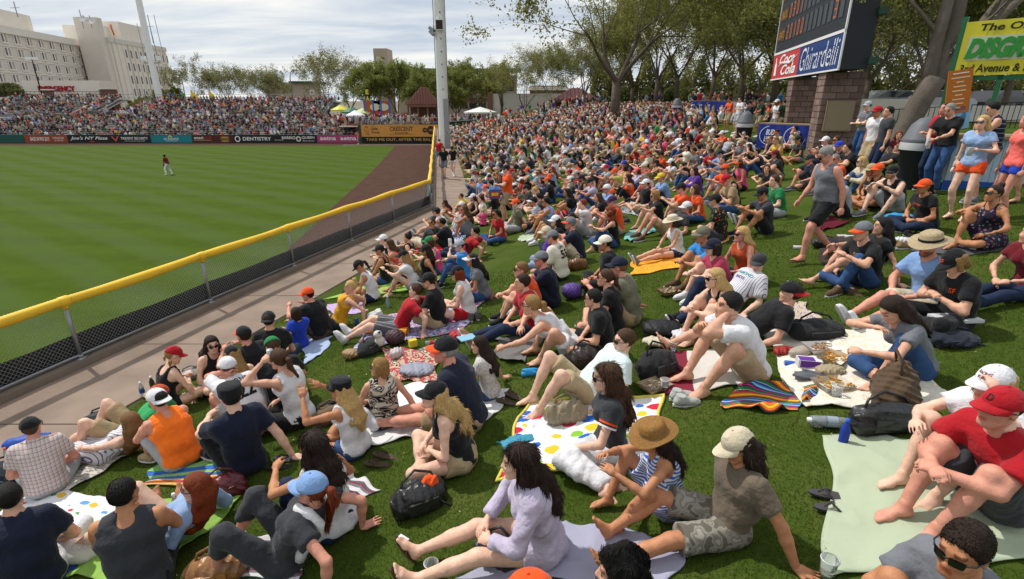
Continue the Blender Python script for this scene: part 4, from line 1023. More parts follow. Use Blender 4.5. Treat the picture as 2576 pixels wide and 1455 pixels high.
# tile  x  y | pose heading sex skin hair hat top bottom feet flags | label      (x y: the head in the enlarged tile)
PEOPLE='''
30 95 640|cross 122 m l short:black - tee:navy jeans:white shoe:white F1.2 #navyman|broad man in plain black t-shirt and white jeans sitting on the white floral sheet
30 1240 600|out 112 m t buzz:black - tank:charcoal shorts:black bare F1.15|man in dark grey tank top and black shorts on the lime green towel
30 1960 540|recl 172 f p long:red - long:denimshirt hot:denim thong S Y20|red-haired woman in pale denim shirt and sunglasses propped on her elbow by a maroon bag
20 470 1400|cross 128 m r short:brown cap:black tee:plaid jeans:ltgray shoe:tan F1.15 !plaid b30:520,620|man in pink and white plaid shirt and black cap seated near the walkway
20 1310 1340|lie 168 f p long:ltbrown - dress:ltgray - bare Y-10 !pinstripe|woman with long light brown hair lying in a striped dress holding a blue bottle
20 1600 1070|reclk 186 m p short:brown cap:rust:tan tee:kelly shorts:tan bare S Y-10|man in green t-shirt and tan-backed orange cap lying back with both knees up
20 1720 1120|hug 150 m r buzz:black backcap:white:white tank:neon shorts:ltgray shoe:tan F1.1 b30:1850,352|man in neon orange tank top and backwards white cap hugging his knees
20 2395 1090|propr 138 m p short:black flat:black tee:navy shorts:black shoe:black o1 b30:2480,425|man in navy t-shirt and black flat-topped cap propped on one arm
20 2290 790|chin 148 m r short:brown cap:white jersey:white shorts:ltgray shoe:white #byrnes S F1.05|man in white baseball jersey numbered 22 touching the brim of his white cap
20 1745 670|phone 55 f p pigtails:dkblonde cap:red camisole:black hot:black bare|woman with two pigtails under a red cap, in a black top reading her phone
20 2130 560|cross -28 f p long:dkbrown - camisole:black hot:denim bare S Y-20|woman with long dark hair and sunglasses facing the camera by the walkway
20 2450 470|rest 150 m r short:dkbrown cap:black:orange tee:black shorts:charcoal shoe:black|man in black t-shirt and black cap with orange brim at the walkway edge
20 2335 670|cross 130 f p long:dkblonde cap:black camisole:orange hot:denim bare|woman with blonde hair, black cap and orange straps behind the number 22 jersey
21 125 320|cross 112 m l short:dkbrown backcap:black:black tee:black jeans:dkdenim shoe:black #sfcap|person in black t-shirt and black cap showing an orange SF crest
21 285 280|prop 140 f p bob:dkbrown - tee:royal jeans:denim bare b21:440,620|woman with dark bobbed hair in a royal blue t-shirt on the pale blue towel
21 545 60|rest 152 m r short:black cap:orange tee:black jeans:brown shoe:brown F1.2 b21:660,505|heavy man in black t-shirt and bright orange cap, brown trousers
11 790 1440|back 196 f l bun:blonde - tank:gold hot:charcoal bare Y10 b21:830,405|blonde woman with hair up in a golden orange tank top leaning back on both hands
21 170 590|phone 128 m r short:brown cap:green tee:black shorts:ltgray shoe:white P-22 F1.1|bearded man in black t-shirt looking down under a green cap with red brim
21 345 710|drink 168 f l pony:brown - tank:white pants:black bare S b21:440,1390|woman in white tank top with a brown ponytail lifting a can to her mouth
21 1215 790|side 118 f l bob:dkblonde - tank:cream skirt:black shoe:black S Y62 F1.1 !zebra b21:1310,1415|woman with wavy blonde bob in a zebra striped blouse looking over her shoulder
21 945 1010|wave 160 f t long:blonde flat:black tank:white hot:denim bare b31:1000,250|woman with long blonde hair under a black cap gesturing with both hands raised
21 1965 620|out 166 m r short:gray cap:black:orange polo:navy shorts:tan shoe:white F1.2 Y8 b21:2130,1440|big man in navy polo shirt and black cap with orange brim on the white sheet
21 2290 640|side 168 f l long:dkbrown - tee:white jeans:denim bare !lace Y12 b21:2330,1130|woman with long dark brown hair in a sheer white lace blouse reading a blue card
21 1790 1070|cross 186 f p long:blonde cap:black camisole:black hot:khaki bare S Y14 P8|smiling blonde woman with black cap and sunglasses sitting cross-legged in a black tank top
31 560 130|knee1 146 f t shag:dkbrown - tank:white jeans:dkdenim bare Y10|woman with shaggy dark brown hair and sleeveless white top on a striped blanket
31 450 560|backk 172 f r pony:red cap:ltblue tee:charcoal capri:charcoal shoe:black Y-6 o2 b31:330,1390|woman in light blue cap and dark grey outfit leaning back, white scarf round her neck
32 265 280|out 184 f p long:dkbrown - long:lavender hot:lavender thong Y-4 b32:290,1310|woman with very long dark hair in a lavender shirt, legs stretched out in brown sandals
32 1655 95|rest 190 f t long:dkbrown sun:hatbrown:hatbrown dress:white - bare S Y8 P-6 !romper b32:1500,835|tanned woman in a wide brown felt hat and blue striped romper with bent knees
32 2030 120|back2 186 m t shag:dkbrown cap:beige tee:taupe shorts:camo bare F1.1 Y-4 P-10 !camo b32:2080,1120|long-haired man in khaki cap, taupe t-shirt and camouflage shorts leaning on both arms
22 900 890|side 182 f p long:brown - tee:charcoal jeans:white bare S #band b32:950,310|brown-haired woman in charcoal t-shirt with orange and white sleeve bands and white jeans
22 1120 520|reclk 192 m p short:brown - tee:mint shorts:khaki bare S F1.1 Y-4|man in pale mint t-shirt lying back with one bare knee up in khaki cargo shorts
22 430 120|lean 182 f l pony:dkblonde - tank:white skirt:white thong S b22:560,695|blonde woman in white dress stretching forward over her knees, brown bag strap across her back
22 765 95|cross 176 m l short:black - polo:black shorts:black shoe:black S F1.15 P-8 b22:900,690|man in black shirt and dark sunglasses looking down beside the woman in white
12 930 1345|cross 164 f l pony:brown - tee:black hot:black bare S|woman with long brown ponytail and sunglasses in black t-shirt, knees held
12 1005 1235|rest 154 m r buzz:ltbrown cap:navy tee:olive shorts:tan shoe:brown S b22:1170,385|bald-necked man in olive green t-shirt and navy cap with white swoosh mark
12 95 1395|out 186 m l short:dkbrown - jersey:red jeans:dkdenim shoe:tan #gold F1.1|man in red baseball jersey numbered 44 with jeans, leaning towards the slope
12 85 1265|hug 182 m l short:ltbrown - tee:orange shorts:gray shoe:black S|brown-haired man in orange t-shirt with arms round his knees behind the red number 44 jersey
11 1790 1375|outx 178 m l short:dkbrown cap:black tee:black shorts:khaki shoe:black F1.05 P-4 b21:1830,400|man in black t-shirt and khaki shorts, ankles crossed on the red and blue blanket
11 2020 1300|cross 178 f p bob:red cap:black tank:white shorts:red bare S|red-haired person in black cap and white tank top with red shorts on the patterned blanket
21 1600 20|back 180 m p short:brown - tee:red shorts:gray shoe:white !stripe|person in red t-shirt with grey striped shorts stretching white shoes across the patterned blanket
22 2240 95|chin 184 m l short:black - tee:white shorts:khaki bare F1.1 Y-4 b22:2350,955|barefoot man in white t-shirt and khaki shorts resting his face in his hand
12 2030 1350|hug 188 f p long:blonde - camisole:black hot:black bare S Y-6|blonde woman in black top with long bare legs drawn up
12 2470 1195|recl 196 m p buzz:brown cap:charcoal jersey:white jeans:dkdenim shoe:black S Y30 !pinstripe #dback|young man in pinstriped white jersey, orange sunglasses and dark grey cap facing us
23 235 50|recl 172 m l short:dkbrown backcap:black:red tee:black shorts:black bare P10|man in black t-shirt lying back with his face to the sky, cap turned round
23 1145 210|bow 184 f l long:dkbrown - tee:gray capri:denim bare b23:1430,915|dark-haired woman in grey top bent over her food on the cream quilt
13 1880 1180|phone 186 m l bob:dkblonde cap:black tee:black pants:black shoe:gray #sfcap2 F1.15 P-10 b23:1830,420|person in black t-shirt with orange SF sleeve crest typing on a phone
13 1625 1020|out 188 m r short:gray sun:khaki:black tee:ltblue shorts:beige shoe:white S F1.1 B|bearded man in straw hat with black band and faded blue t-shirt
13 900 880|knee1 186 m l short:dkbrown cap:gray:orange tee:black jeans:denim shoe:brown Y-8 P-4 F1.1 b13:960,1450|man in black t-shirt with orange lettering, jeans and grey cap with orange brim
13 1150 830|prop 164 f l long:black - tee:black shorts:black bare|woman with long straight black hair propping herself on one straight arm
13 320 75|walk 186 m r short:gray - tank:gray shorts:black thong S F1.2 P-16 p470,1160|grey-haired man in grey sleeveless shirt and black shorts walking barefoot in sandals between the blankets
13 1610 430|cross 186 f t pony:black cap:orange tee:black jeans:dkdenim shoe:black S F1.25 b13:1560,880|woman in bright orange cap and black t-shirt, blue jacket across her lap
13 2225 500|knee1r 188 f t bun:dkbrown - dress:plum - bare S Y-6 !floral b13:2200,1045|woman with dark bun and sunglasses in a floral playsuit at the top of the slope
13 1255 285|rest 196 m p short:gray cap:black tank:black shorts:ltgray shoe:gray S F1.2 B|grey-bearded man in black sleeveless shirt and black cap with his arm outstretched
13 1110 260|cross 192 f t pony:black cap:orange camisole:black hot:black bare|woman with dark braid under an orange cap in a black tank top
13 1040 262|cross 186 f t bob:dkbrown cap:khaki camisole:black shorts:black bare S|woman in tan cap and sunglasses with white print on her black tank top
13 695 355|hug 184 m l short:black - jersey:ltgray shorts:black shoe:black S P-22|dark-haired man in grey baseball jersey bowing his head
13 675 155|rest 190 m r short:gray - polo:orange shorts:ltgray shoe:gray S F1.2|grey-haired man in orange polo shirt with sunglasses
13 945 180|hug 184 f p long:blonde - long:beige jeans:denim bare S|woman with long straight blonde hair in a beige long-sleeved top
13 65 370|out 184 m p short:brown - tee:green shorts:ltgray shoe:gray|brown-haired man in bright green t-shirt sitting low
12 2510 500|rest 184 m t short:black cap:black tee:charcoal shorts:black shoe:black P-12|man in dark grey t-shirt and black cap with arms folded over his knees
23 2265 960|drinkk 190 f p long:blonde cap:white tee:white shorts:ltgray bare Y-4 #racing|person in white cap with maroon lettering and white t-shirt, hand at the mouth
23 2340 1200|hug 190 m r short:black cap:red tee:red shorts:charcoal bare S F1.15 Y-4 #dcap|man in red t-shirt and red and black cap on the pale mint blanket
33 1960 1160|hug 190 m t short:dkbrown - tee:gray shorts:charcoal shoe:black S P-12|dark-haired man in grey-blue t-shirt and sunglasses at the near edge of the mint blanket
32 1085 1390|hug 170 m l spiky:black - tee:charcoal shorts:black shoe:black|man of whom only spiky black hair shows near the lavender blanket
32 170 1640|hug 170 m l short:brown cap:orange tee:white shorts:khaki shoe:white|person of whom barely the orange cap top shows beside the lavender blanket
13 2650 900|out 186 f l long:dkbrown - tee:maroon jeans:dkdenim shoe:black|person in maroon t-shirt and rolled dark jeans with a blue bottle
03 1780 1075|standp 196 m l short:gray - polo:black jeans:denim shoe:brown F1.1 p13:1650,500|grey-haired man standing in black polo shirt and jeans with cans in his hands
03 1700 1125|standx 192 m r short:brown - polo:red jeans:dkdenim shoe:black p13:1580,470|man standing in red shirt behind the black polo shirt
03 2330 1225|standh 204 f p long:blonde - tee:denimshirt hot:orange thong S p13:1900,760|blonde woman standing in tied denim shirt and bright orange shorts
03 2430 1345|stand 172 f r long:brown - tank:coral hot:royal thong p13:2310,800|brown-haired woman standing in coral pink tank top and blue shorts
03 2265 1090|standp 150 m l short:black - tank:navy shorts:gray shoe:gray !navystripe|black-haired man standing in navy striped tank top beyond the blonde woman
03 1600 1225|rest 190 m d short:black cap:black tee:white jeans:denim shoe:white|man in white t-shirt and black cap beyond the bin
03 1005 1060|standx 192 m p short:brown cap:ltgray tee:gray jeans:denim shoe:gray S|man standing with folded arms in grey t-shirt and pale cap
03 1100 1120|stand 186 m t short:black cap:red tee:white shorts:khaki shoe:white S F1.1|man standing in white t-shirt and red cap by the big tree
03 1215 1120|stand 170 m l short:black - tee:charcoal jeans:dkdenim shoe:black|dark-haired man standing in charcoal t-shirt against the tree trunk
03 2545 1310|stand 190 f l long:dkbrown - tee:maroon shorts:ltgray thong p13:2560,600|woman standing in maroon t-shirt at the far right
02 2180 985|standp 196 m t short:dkbrown - tee:orange shorts:khaki shoe:white p2150,1330|man standing in orange t-shirt and khaki shorts by the domed bin
02 2285 1000|standh 190 m p short:dkbrown - tee:white shorts:ltgray shoe:white S F1.1|man standing in plain white t-shirt beside the orange one
02 2375 1035|standp 176 m l short:dkbrown cap:black tee:navy shorts:navy shoe:white F1.1|man standing in navy t-shirt and checked shorts
02 2490 1010|standp 180 m t short:dkbrown cap:dkgreen tee:dkgreen shorts:khaki shoe:white S|man standing in dark green t-shirt at the beer table
03 175 1020|stand 95 m t short:dkbrown - polo:dkgreen pants:khaki shoe:brown F1.1|man in green polo shirt and khaki trousers seen from behind at the beer table
03 95 1025|standh 190 m d short:black cap:white tee:white shorts:gray shoe:white S|man in white t-shirt and white cap drinking beside the green polo shirt
11 2560 290|standh 182 m l short:brown cap:black polo:orange shorts:khaki shoe:black p2520,800 F1.2|vendor in orange shirt and khaki shorts carrying a blue beer tray
11 1890 5|walk 262 m p shag:brown - tee:black shorts:gray shoe:navy p1895,345|man in black t-shirt and grey shorts walking along the path with a drink
11 1985 25|walk 262 f p long:blonde cap:black tee:black hot:white shoe:white S p1985,325|woman in black t-shirt and white shorts walking along the path
11 1848 25|walk 88 m p short:brown - tee:red shorts:ltblue shoe:gray p1845,225|person in red t-shirt and pale blue shorts walking away by the yellow fence cap
11 1240 1070|side 176 f t pony:dkbrown cap:black camisole:black hot:denim bare|woman with long dark ponytail and black cap in a black strappy top by the path
11 1275 965|hug 182 m p short:brown cap:white tee:white shorts:tan shoe:gray|man in white t-shirt and white cap hugging his knees at the path edge
11 1335 1010|hug 184 f l long:brown - tank:coral hot:white bare|woman in coral striped tank top squeezed between the white shirt and the black tops
11 1520 940|prop 172 f l bun:dkbrown - tank:black hot:black bare|woman with dark bun in black tank top with white straps propped on her arm
11 1035 1230|phone 186 f t pony:dkbrown cap:black tank:white hot:dkdenim bare P-14 S|woman in white racerback top and black cap looking at her phone near the path
11 1475 1130|rest 180 f p long:dkblonde cap:black tee:white hot:ltdenim bare|woman with long dark blonde hair, black cap and white t-shirt on the lime towel
11 1705 1070|prop 188 f t long:dkbrown cap:black camisole:black capri:black bare|long dark-haired woman in black cap and black strappy top leaning on her straight arm
11 1735 985|rest 180 f p bob:brown cap:green camisole:pink hot:denim bare|person in green cap and pale pink straps
11 1765 795|back 162 m t bald:black - tee:charcoal shorts:beige shoe:gray S F1.15|bald man in charcoal t-shirt leaning back on the red towel
11 1865 790|hug 168 m t short:black - tee:black shorts:black shoe:black S|black-haired man with sunglasses and black t-shirt on the blue and white blanket
11 2065 620|rest 192 f p pony:dkblonde cap:white:maroon tee:rose pants:white bare P-12 S|woman in rose t-shirt, white trousers and white cap with maroon brim
11 2278 675|cross 95 f p pony:blonde - tee:pink hot:dkdenim bare x.62|small girl with blonde ponytail in pink t-shirt
11 2405 705|cross 214 f t pony:black - tee:red jeans:denim shoe:black S|dark-haired woman in red t-shirt and sunglasses turned towards us
11 2200 880|back 172 m l short:black - tee:red jeans:dkdenim shoe:white|black-haired man in red t-shirt with crest on the back
11 2165 1165|cross 184 f t long:black visor:white tee:gray jeans:denim bare|woman with straight black hair and white visor in two-tone grey t-shirt
11 2040 1025|drinkk 188 f p pony:dkbrown cap:ltgray tee:sky jeans:denim shoe:black S|woman in light grey cap and sky blue t-shirt drinking from a bottle
11 2255 555|side 188 f p bun:dkbrown - tank:white hot:gray bare|dark-haired woman with bun in white tank top low by the path
11 2300 440|hug 182 f l pony:dkbrown cap:coral tank:ltgray hot:denim bare|woman in pink cap and pale grey tank top at the path edge
11 2345 395|hug 178 m l short:black - tee:aqua shorts:gray shoe:gray|black-haired man in aqua t-shirt at the path edge
11 2215 310|hug 184 m l short:brown cap:maroon tee:gray shorts:gray shoe:gray|man in maroon cap and grey t-shirt near the path
12 205 580|cross 178 m t short:black cap:black:white tee:ltgray shorts:black shoe:black !pinstripe2|man in striped grey t-shirt and black and white cap
12 330 580|hug 180 m t short:black - tank:ltblue shorts:gray shoe:gray S|dark-haired man in pale blue tank top
12 430 775|cross 184 f p long:black cap:white tee:black jeans:dkdenim shoe:black|woman with black hair under a white baseball cap
12 400 940|cross 150 m r buzz:brown cap:gray jersey:cream shorts:black shoe:black #linc|man in cream baseball jersey numbered 55 and dark grey cap
12 335 890|cross 172 f p long:blonde cap:beige tee:purple jeans:ltdenim shoe:white|long-haired blonde in beige cap and purple t-shirt next to the cream jersey
12 580 800|rest 172 m r short:gray cap:gray:orange tee:navy shorts:beige shoe:white S F1.15|man in navy t-shirt and grey cap with orange brim above the cream jersey
12 285 1160|hug 178 m r buzz:brown cap:gray tee:navy shorts:navy shoe:white F1.15|large man in dark blue t-shirt and faded grey cap
12 965 690|knee1 184 f l curly:red - tank:black jeans:denim bare|woman with curly auburn hair in black top and faded jeans
12 1000 580|rest 180 m r short:gray cap:plum tee:orange shorts:khaki shoe:gray F1.1|man in burnt orange t-shirt and plum cap
12 700 605|drinkk 188 m p short:red - jersey:white shorts:ltgray shoe:gray|red-haired boy in white baseball jersey with white sunglasses
12 545 490|hug 186 f t long:black - tee:black hot:denim bare|woman with very long black hair down a black top
12 945 455|rest 186 m r short:white cap:white:rose long:ltblue jeans:ltdenim shoe:white S|white-haired man in white and rose cap and pale blue shirt
12 855 535|hug 182 f l long:brown - tee:black hot:gray bare|brown-haired girl in black t-shirt behind the red-haired boy
12 1425 520|rest 186 f l bob:dkblonde - tee:black hot:black thong S P-8|woman with straight blonde bob and black t-shirt, hands between bare knees
12 1690 450|rest 172 m l short:brown cap:black tee:orange shorts:gray shoe:gray F1.1|man in orange t-shirt with tiger print and black cap
12 1825 460|cross 186 f l bob:brown - tee:orange jeans:denim shoe:gray|brown-haired woman in plain orange t-shirt
12 2030 570|cross 152 m l buzz:black cap:black tee:black shorts:charcoal shoe:black !floral2 F1.1|person in black cap and tropical flower shirt
12 1745 640|reclk 184 m r short:gray cap:white tee:charcoal shorts:tan shoe:brown|man with grey moustache in white cap and dark grey t-shirt
12 1655 785|out 188 f l bob:brown sun:beige:beige tank:white hot:dkdenim shoe:gray b12:1640,1150|woman in cream straw hat and sleeveless white blouse with legs stretched out
12 925 1000|cross 168 m t short:black cap:cream jersey:black jeans:black shoe:black S|dark-haired man in cream cap and black jersey with orange figures
12 1905 915|hug 188 m t short:gray cap:olive tee:sky shorts:tan shoe:brown Y6|man in olive green cap and sky blue t-shirt hugging his knees
12 2010 1040|hug 186 f p bob:dkbrown cap:navy tee:rose shorts:tan shoe:white|woman in navy cap and raspberry pink t-shirt
12 2300 910|cross 196 f r long:blonde - tank:rust jeans:dkdenim bare S Y-6|woman with platinum blonde hair in rust orange tank top
12 1820 275|hug 186 f l long:dkbrown - long:purple shorts:gray bare|woman with long dark hair in bright purple long-sleeved top
12 1590 185|rest 186 f l long:dkbrown cap:white tee:white hot:white bare|woman with long brown hair, white cap and cream t-shirt
12 2130 255|rest 184 m r short:brown cap:orange:black tee:orange shorts:ltgray shoe:gray F1.15|man in black and orange cap and orange t-shirt with an arm outstretched
12 2170 330|phone 186 f l pony:dkbrown visor:white tank:black hot:coral bare F1.2|woman in white-fronted cap and black tank top bent over her phone
12 2270 200|cross 184 f t long:dkbrown visor:orange tank:pink hot:black bare|dark-haired woman with orange visor and hot pink tank top
12 1490 340|hug 182 m r short:gray cap:yellow tee:ltblue shorts:navy shoe:gray|man in yellow cap and faded blue shirt
12 1310 345|out 188 f l bob:gray - tank:red capri:black bare S|grey-haired woman in red tank top and black leggings
12 1155 345|drinkk 186 f l long:dkbrown - tank:orange capri:black bare|brown-haired woman in orange tank top with a bottle
12 1250 275|hug 184 f l bob:brown cap:coral long:lavender jeans:denim bare|woman in orange cap and lavender shirt
12 1025 285|chin 186 m r short:gray cap:orange polo:yellow shorts:khaki shoe:white F1.15 !pinstripe3|man in yellow striped polo shirt shading his eyes under an orange cap
12 940 245|rest 184 m r short:gray cap:red tee:ltgray shorts:ltgray shoe:gray F1.15|man in red cap and light grey t-shirt
12 780 385|rest 188 m r short:gray cap:black tee:lavender jeans:denim shoe:gray S|man in black cap, sunglasses and lavender t-shirt
12 690 350|cross 192 m t short:dkbrown cap:navy tank:navy shorts:gray shoe:gray B|bearded man in dark cap and sleeveless denim blue shirt
12 640 300|prop 182 m l short:black cap:ltgray tee:black shorts:beige shoe:gray|man in pale cap and black t-shirt with one knee raised
12 640 210|hug 184 m l short:black cap:black polo:orange shorts:ltgray shoe:white|man in black cap and orange polo shirt
12 370 215|rest 180 m r short:gray cap:khaki tee:charcoal shorts:tan shoe:white F1.1|man in tan cap and charcoal t-shirt with khaki shorts
12 405 170|hug 180 m r short:gray sun:khaki:khaki tee:white shorts:tan shoe:white|man in floppy khaki sun hat and white t-shirt
12 740 85|hug 178 f l bob:dkbrown cap:gold tank:white hot:gray bare|person in gold-yellow cap and sleeveless white top
12 1820 70|cross 190 m t short:black - tee:gray shorts:gray shoe:gray P-20|dark-haired man in grey t-shirt reading with his head bowed
12 1490 110|hug 184 m t short:black cap:black tee:orange shorts:ltgray shoe:gray|man in black cap and orange t-shirt seated behind the purple top
12 1290 75|cross 184 m l short:black visor:beige tee:navy shorts:gray shoe:gray|person in beige visor and navy t-shirt
12 1050 70|hug 184 f p bob:dkblonde - long:charcoal jeans:denim shoe:black|blonde person in dark striped long-sleeved top
12 490 110|cross 200 f p short:ltbrown - tee:pink hot:pink bare x.5|toddler in a bright pink top
12 660 140|rest 182 f l long:black cap:dkgreen camisole:black hot:gray bare|woman in dark green cap and black top
12 1120 200|hug 184 f l bob:brown cap:royal tee:pink hot:denim bare|woman in royal blue cap and pink patterned top
12 2085 100|rest 188 m l short:black cap:navy tee:ltblue jeans:denim shoe:gray|man in navy cap and pale blue t-shirt with a blue bottle
12 2110 170|rest 190 m r buzz:black - tee:gray jeans:ltdenim shoe:gray F1.1|man with shaved head in grey t-shirt and jeans
12 2370 35|drinkk 196 f l long:dkbrown - camisole:black hot:denim bare|long-haired woman in black top holding out a clear cup
12 290 370|hug 184 f l bob:dkbrown - tee:plum jeans:denim shoe:gray|dark-haired woman in plum t-shirt
12 220 470|cross 190 f p bun:blonde - tank:white hot:gray bare|blonde woman with hair tied up beside the vendor
12 135 450|cross 186 m l short:black cap:black tee:charcoal shorts:gray shoe:gray|man in black and orange cap sitting by the vendor
12 255 535|cross 176 m l short:dkbrown - tee:charcoal shorts:khaki shoe:gray S|brown-haired man with sunglasses behind the striped grey t-shirt
13 75 105|hug 186 f l long:dkbrown cap:maroon tee:charcoal hot:gray bare|long-haired woman in maroon cap
13 510 60|cross 200 f l bob:dkbrown - tank:navy hot:denim bare S P14|laughing dark-haired woman in navy tank top, chin raised
13 720 20|cross 190 m r short:gray cap:royal tee:navy shorts:gray shoe:gray|man in royal blue cap behind the orange polo shirt
13 800 40|hug 184 m l short:black - tee:black shorts:black shoe:black|black-haired man in black t-shirt behind the blonde in beige
13 580 -30|rest 186 m r short:gray cap:white polo:white shorts:ltgray shoe:white|man in white cap and white polo shirt below the brick pillar
03 690 1405|rest 190 m t short:brown - tee:beige shorts:gray shoe:gray S|brown-haired man with sunglasses below the brick pillar
03 305 1400|cross 186 f t pony:black cap:black tee:charcoal hot:gray bare|person in black cap below the beer banner
03 95 1330|rest 190 m r short:gray cap:black:orange tee:beige shorts:gray shoe:gray S|man in black cap with orange brim and beige shirt before the beer banner
02 1515 1290|hug 176 f p long:black cap:white camisole:cream hot:denim bare|woman with white cap and long black hair
02 1445 1240|cross 150 m l short:black - tee:kelly shorts:gray shoe:gray|person in kelly green t-shirt seen from behind
02 1300 1290|prop 184 m l short:black - long:navy pants:navy shoe:gray|dark-haired man in navy long-sleeved shirt
02 1120 1330|hug 184 f p pony:brown - tank:white hot:denim bare|person in white sleeveless top near the nearest broad tree trunk
02 580 1330|hug 182 m l short:brown cap:khaki tee:charcoal pants:charcoal shoe:black|man in khaki cap and charcoal t-shirt hunched forward
02 1800 1270|cross 190 f l bob:brown - tee:ltgray hot:gray bare S !pinstripe2|woman in striped white t-shirt and sunglasses
02 2105 1340|rest 186 m l short:brown cap:white:white tee:orange shorts:gray shoe:gray|man in white-fronted black cap and orange t-shirt by the bin
01 2425 1175|bendover 200 m l short:black cap:black polo:orange pants:khaki shoe:black|steward in orange shirt bending at the end of the green fence
'''
# ================================================================== the ground
def grass_mat(name,c1,c2,c3,stripes=False,bump=0.5):
 m,N,L,b=new_mat(name);b.inputs['Roughness'].default_value=0.75;b.inputs['Specular IOR Level'].default_value=0.03
 tc=N.new('ShaderNodeTexCoord')
 def nz(scale,det=4,st=None):
  n=N.new('ShaderNodeTexNoise');n.inputs['Scale'].default_value=scale;n.inputs['Detail'].default_value=det;n.inputs['Roughness'].default_value=.62
  v=tc.outputs['Object']
  if st:
   mp=N.new('ShaderNodeMapping');mp.inputs['Scale'].default_value=st;L.new(v,mp.inputs[0]);v=mp.outputs[0]
  L.new(v,n.inputs['Vector']);return n.outputs['Fac']
 r=N.new('ShaderNodeValToRGB');r.color_ramp.elements[0].position=.30;r.color_ramp.elements[1].position=.72
 r.color_ramp.elements[0].color=(*c1,1);r.color_ramp.elements[1].color=(*c3,1)
 e=r.color_ramp.elements.new(.5);e.color=(*c2,1)
 a=N.new('ShaderNodeMix');a.data_type='FLOAT';a.inputs[0].default_value=.5
 L.new(nz(1.3,6),a.inputs[2]);L.new(nz(38,4),a.inputs[3]);L.new(a.outputs[0],r.inputs[0])
 col=r.outputs[0]
 if stripes:
  # mowing bands: the blades lie one way, then the other
  sp=N.new('ShaderNodeSeparateXYZ');L.new(tc.outputs['Object'],sp.inputs[0])
  ws=N.new('ShaderNodeTexNoise');ws.inputs['Scale'].default_value=.22;L.new(tc.outputs['Object'],ws.inputs['Vector'])
  def band(ax,ay,per,off=0):
   mx_=N.new('ShaderNodeMath');mx_.operation='MULTIPLY';mx_.inputs[1].default_value=ax/per;L.new(sp.outputs['X'],mx_.inputs[0])
   my=N.new('ShaderNodeMath');my.operation='MULTIPLY_ADD';my.inputs[1].default_value=ay/per;L.new(sp.outputs['Y'],my.inputs[0]);L.new(mx_.outputs[0],my.inputs[2])
   mw=N.new('ShaderNodeMath');mw.operation='MULTIPLY_ADD';mw.inputs[1].default_value=.30;L.new(ws.outputs['Fac'],mw.inputs[0]);L.new(my.outputs[0],mw.inputs[2])
   sn=N.new('ShaderNodeMath');sn.operation='SINE';k=N.new('ShaderNodeMath');k.operation='MULTIPLY';k.inputs[1].default_value=6.2832;L.new(mw.outputs[0],k.inputs[0]);L.new(k.outputs[0],sn.inputs[0])
   mr=N.new('ShaderNodeMapRange');mr.inputs['From Min'].default_value=-.55;mr.inputs['From Max'].default_value=.55;L.new(sn.outputs[0],mr.inputs['Value']);return mr.outputs[0]
  b1=band(.586,.81,2.75);b2=band(.06,1.0,2.9)
  f1=N.new('ShaderNodeMath');f1.operation='MULTIPLY';L.new(b1,f1.inputs[0]);L.new(nz(2.2,6,(1,6,1)),f1.inputs[1])
  m1=N.new('ShaderNodeMix');m1.data_type='RGBA';m1.inputs[7].default_value=(.068,.104,.032,1)
  L.new(f1.outputs[0],m1.inputs['Factor']);L.new(col,m1.inputs[6])
  f2=N.new('ShaderNodeMath');f2.operation='MULTIPLY';f2.inputs[1].default_value=.26;L.new(b2,f2.inputs[0])
  m2=N.new('ShaderNodeMix');m2.data_type='RGBA';m2.inputs[7].default_value=(.072,.120,.007,1)
  L.new(f2.outputs[0],m2.inputs['Factor']);L.new(m1.outputs[2],m2.inputs[6]);col=m2.outputs[2]
 L.new(col,b.inputs['Base Color'])
 bp=N.new('ShaderNodeBump');bp.inputs['Strength'].default_value=bump;bp.inputs['Distance'].default_value=.03
 L.new(nz(90,3),bp.inputs['Height']);L.new(bp.outputs[0],b.inputs['Normal'])
 MATS[name]=m;return m
M_FIELD=grass_mat('field_grass',(.038,.066,.002),(.052,.088,.004),(.068,.110,.006),True)
M_LAWN=grass_mat('lawn_grass',(.034,.060,.008),(.054,.086,.012),(.112,.125,.034))
M_DIRT=mat('track_dirt',(.072,.036,.024),.95,vary=.35,scale=1.2,bump=.6,bscale=30,spec=.1)
M_CONC=mat('walk_concrete',(.27,.205,.16),.9,vary=.42,scale=1.6,bump=.35,bscale=60,spec=.15)
M_KERB=mat('kerb_concrete',(.22,.175,.140),.9,vary=.30,scale=3,bump=.5,bscale=40,spec=.15)
M_EARTH=mat('far_ground',(.16,.14,.10),.95,vary=.25,scale=.05)
M_STEEL=mat('galvanised',(.30,.31,.32),.45,.7,vary=.18,scale=14)
M_GREEN=mat('dark_green_paint',(.012,.060,.040),.5,vary=.12)
M_BLACK=mat('black_screen',(.010,.010,.011),.8,vary=.2)
M_YEL=mat('yellow_plastic',(.80,.49,.02),.5,vary=.20,scale=2.5,bump=.1,bscale=18)
M_WHITE=mat('white_paint',(.78,.78,.77),.5,vary=.06,scale=2)
M_BEIGE=mat('beige_concrete',(.76,.69,.60),.9,vary=.10,scale=.35,bump=.1,bscale=4)
M_BEIGE2=mat('grey_panel',(.66,.60,.53),.9,vary=.10,scale=.4,bump=.15,bscale=3)
M_TRIM=mat('pale_trim',(.76,.70,.62),.9,vary=.08,scale=.6)
M_GLASSD=mat('dark_glass',(.018,.022,.026),.12,vary=.1,spec=.7)
M_BRICK=mat('brown_brick',(.165,.078,.056),.9,vary=.25,scale=2.2,bump=.5,bscale=16)
M_ALU=mat('aluminium_bench',(.55,.56,.58),.5,.3,vary=.12)
M_BARK=mat('bark',(.125,.100,.080),.95,vary=.45,scale=5,bump=1.0,bscale=22,spec=.1)
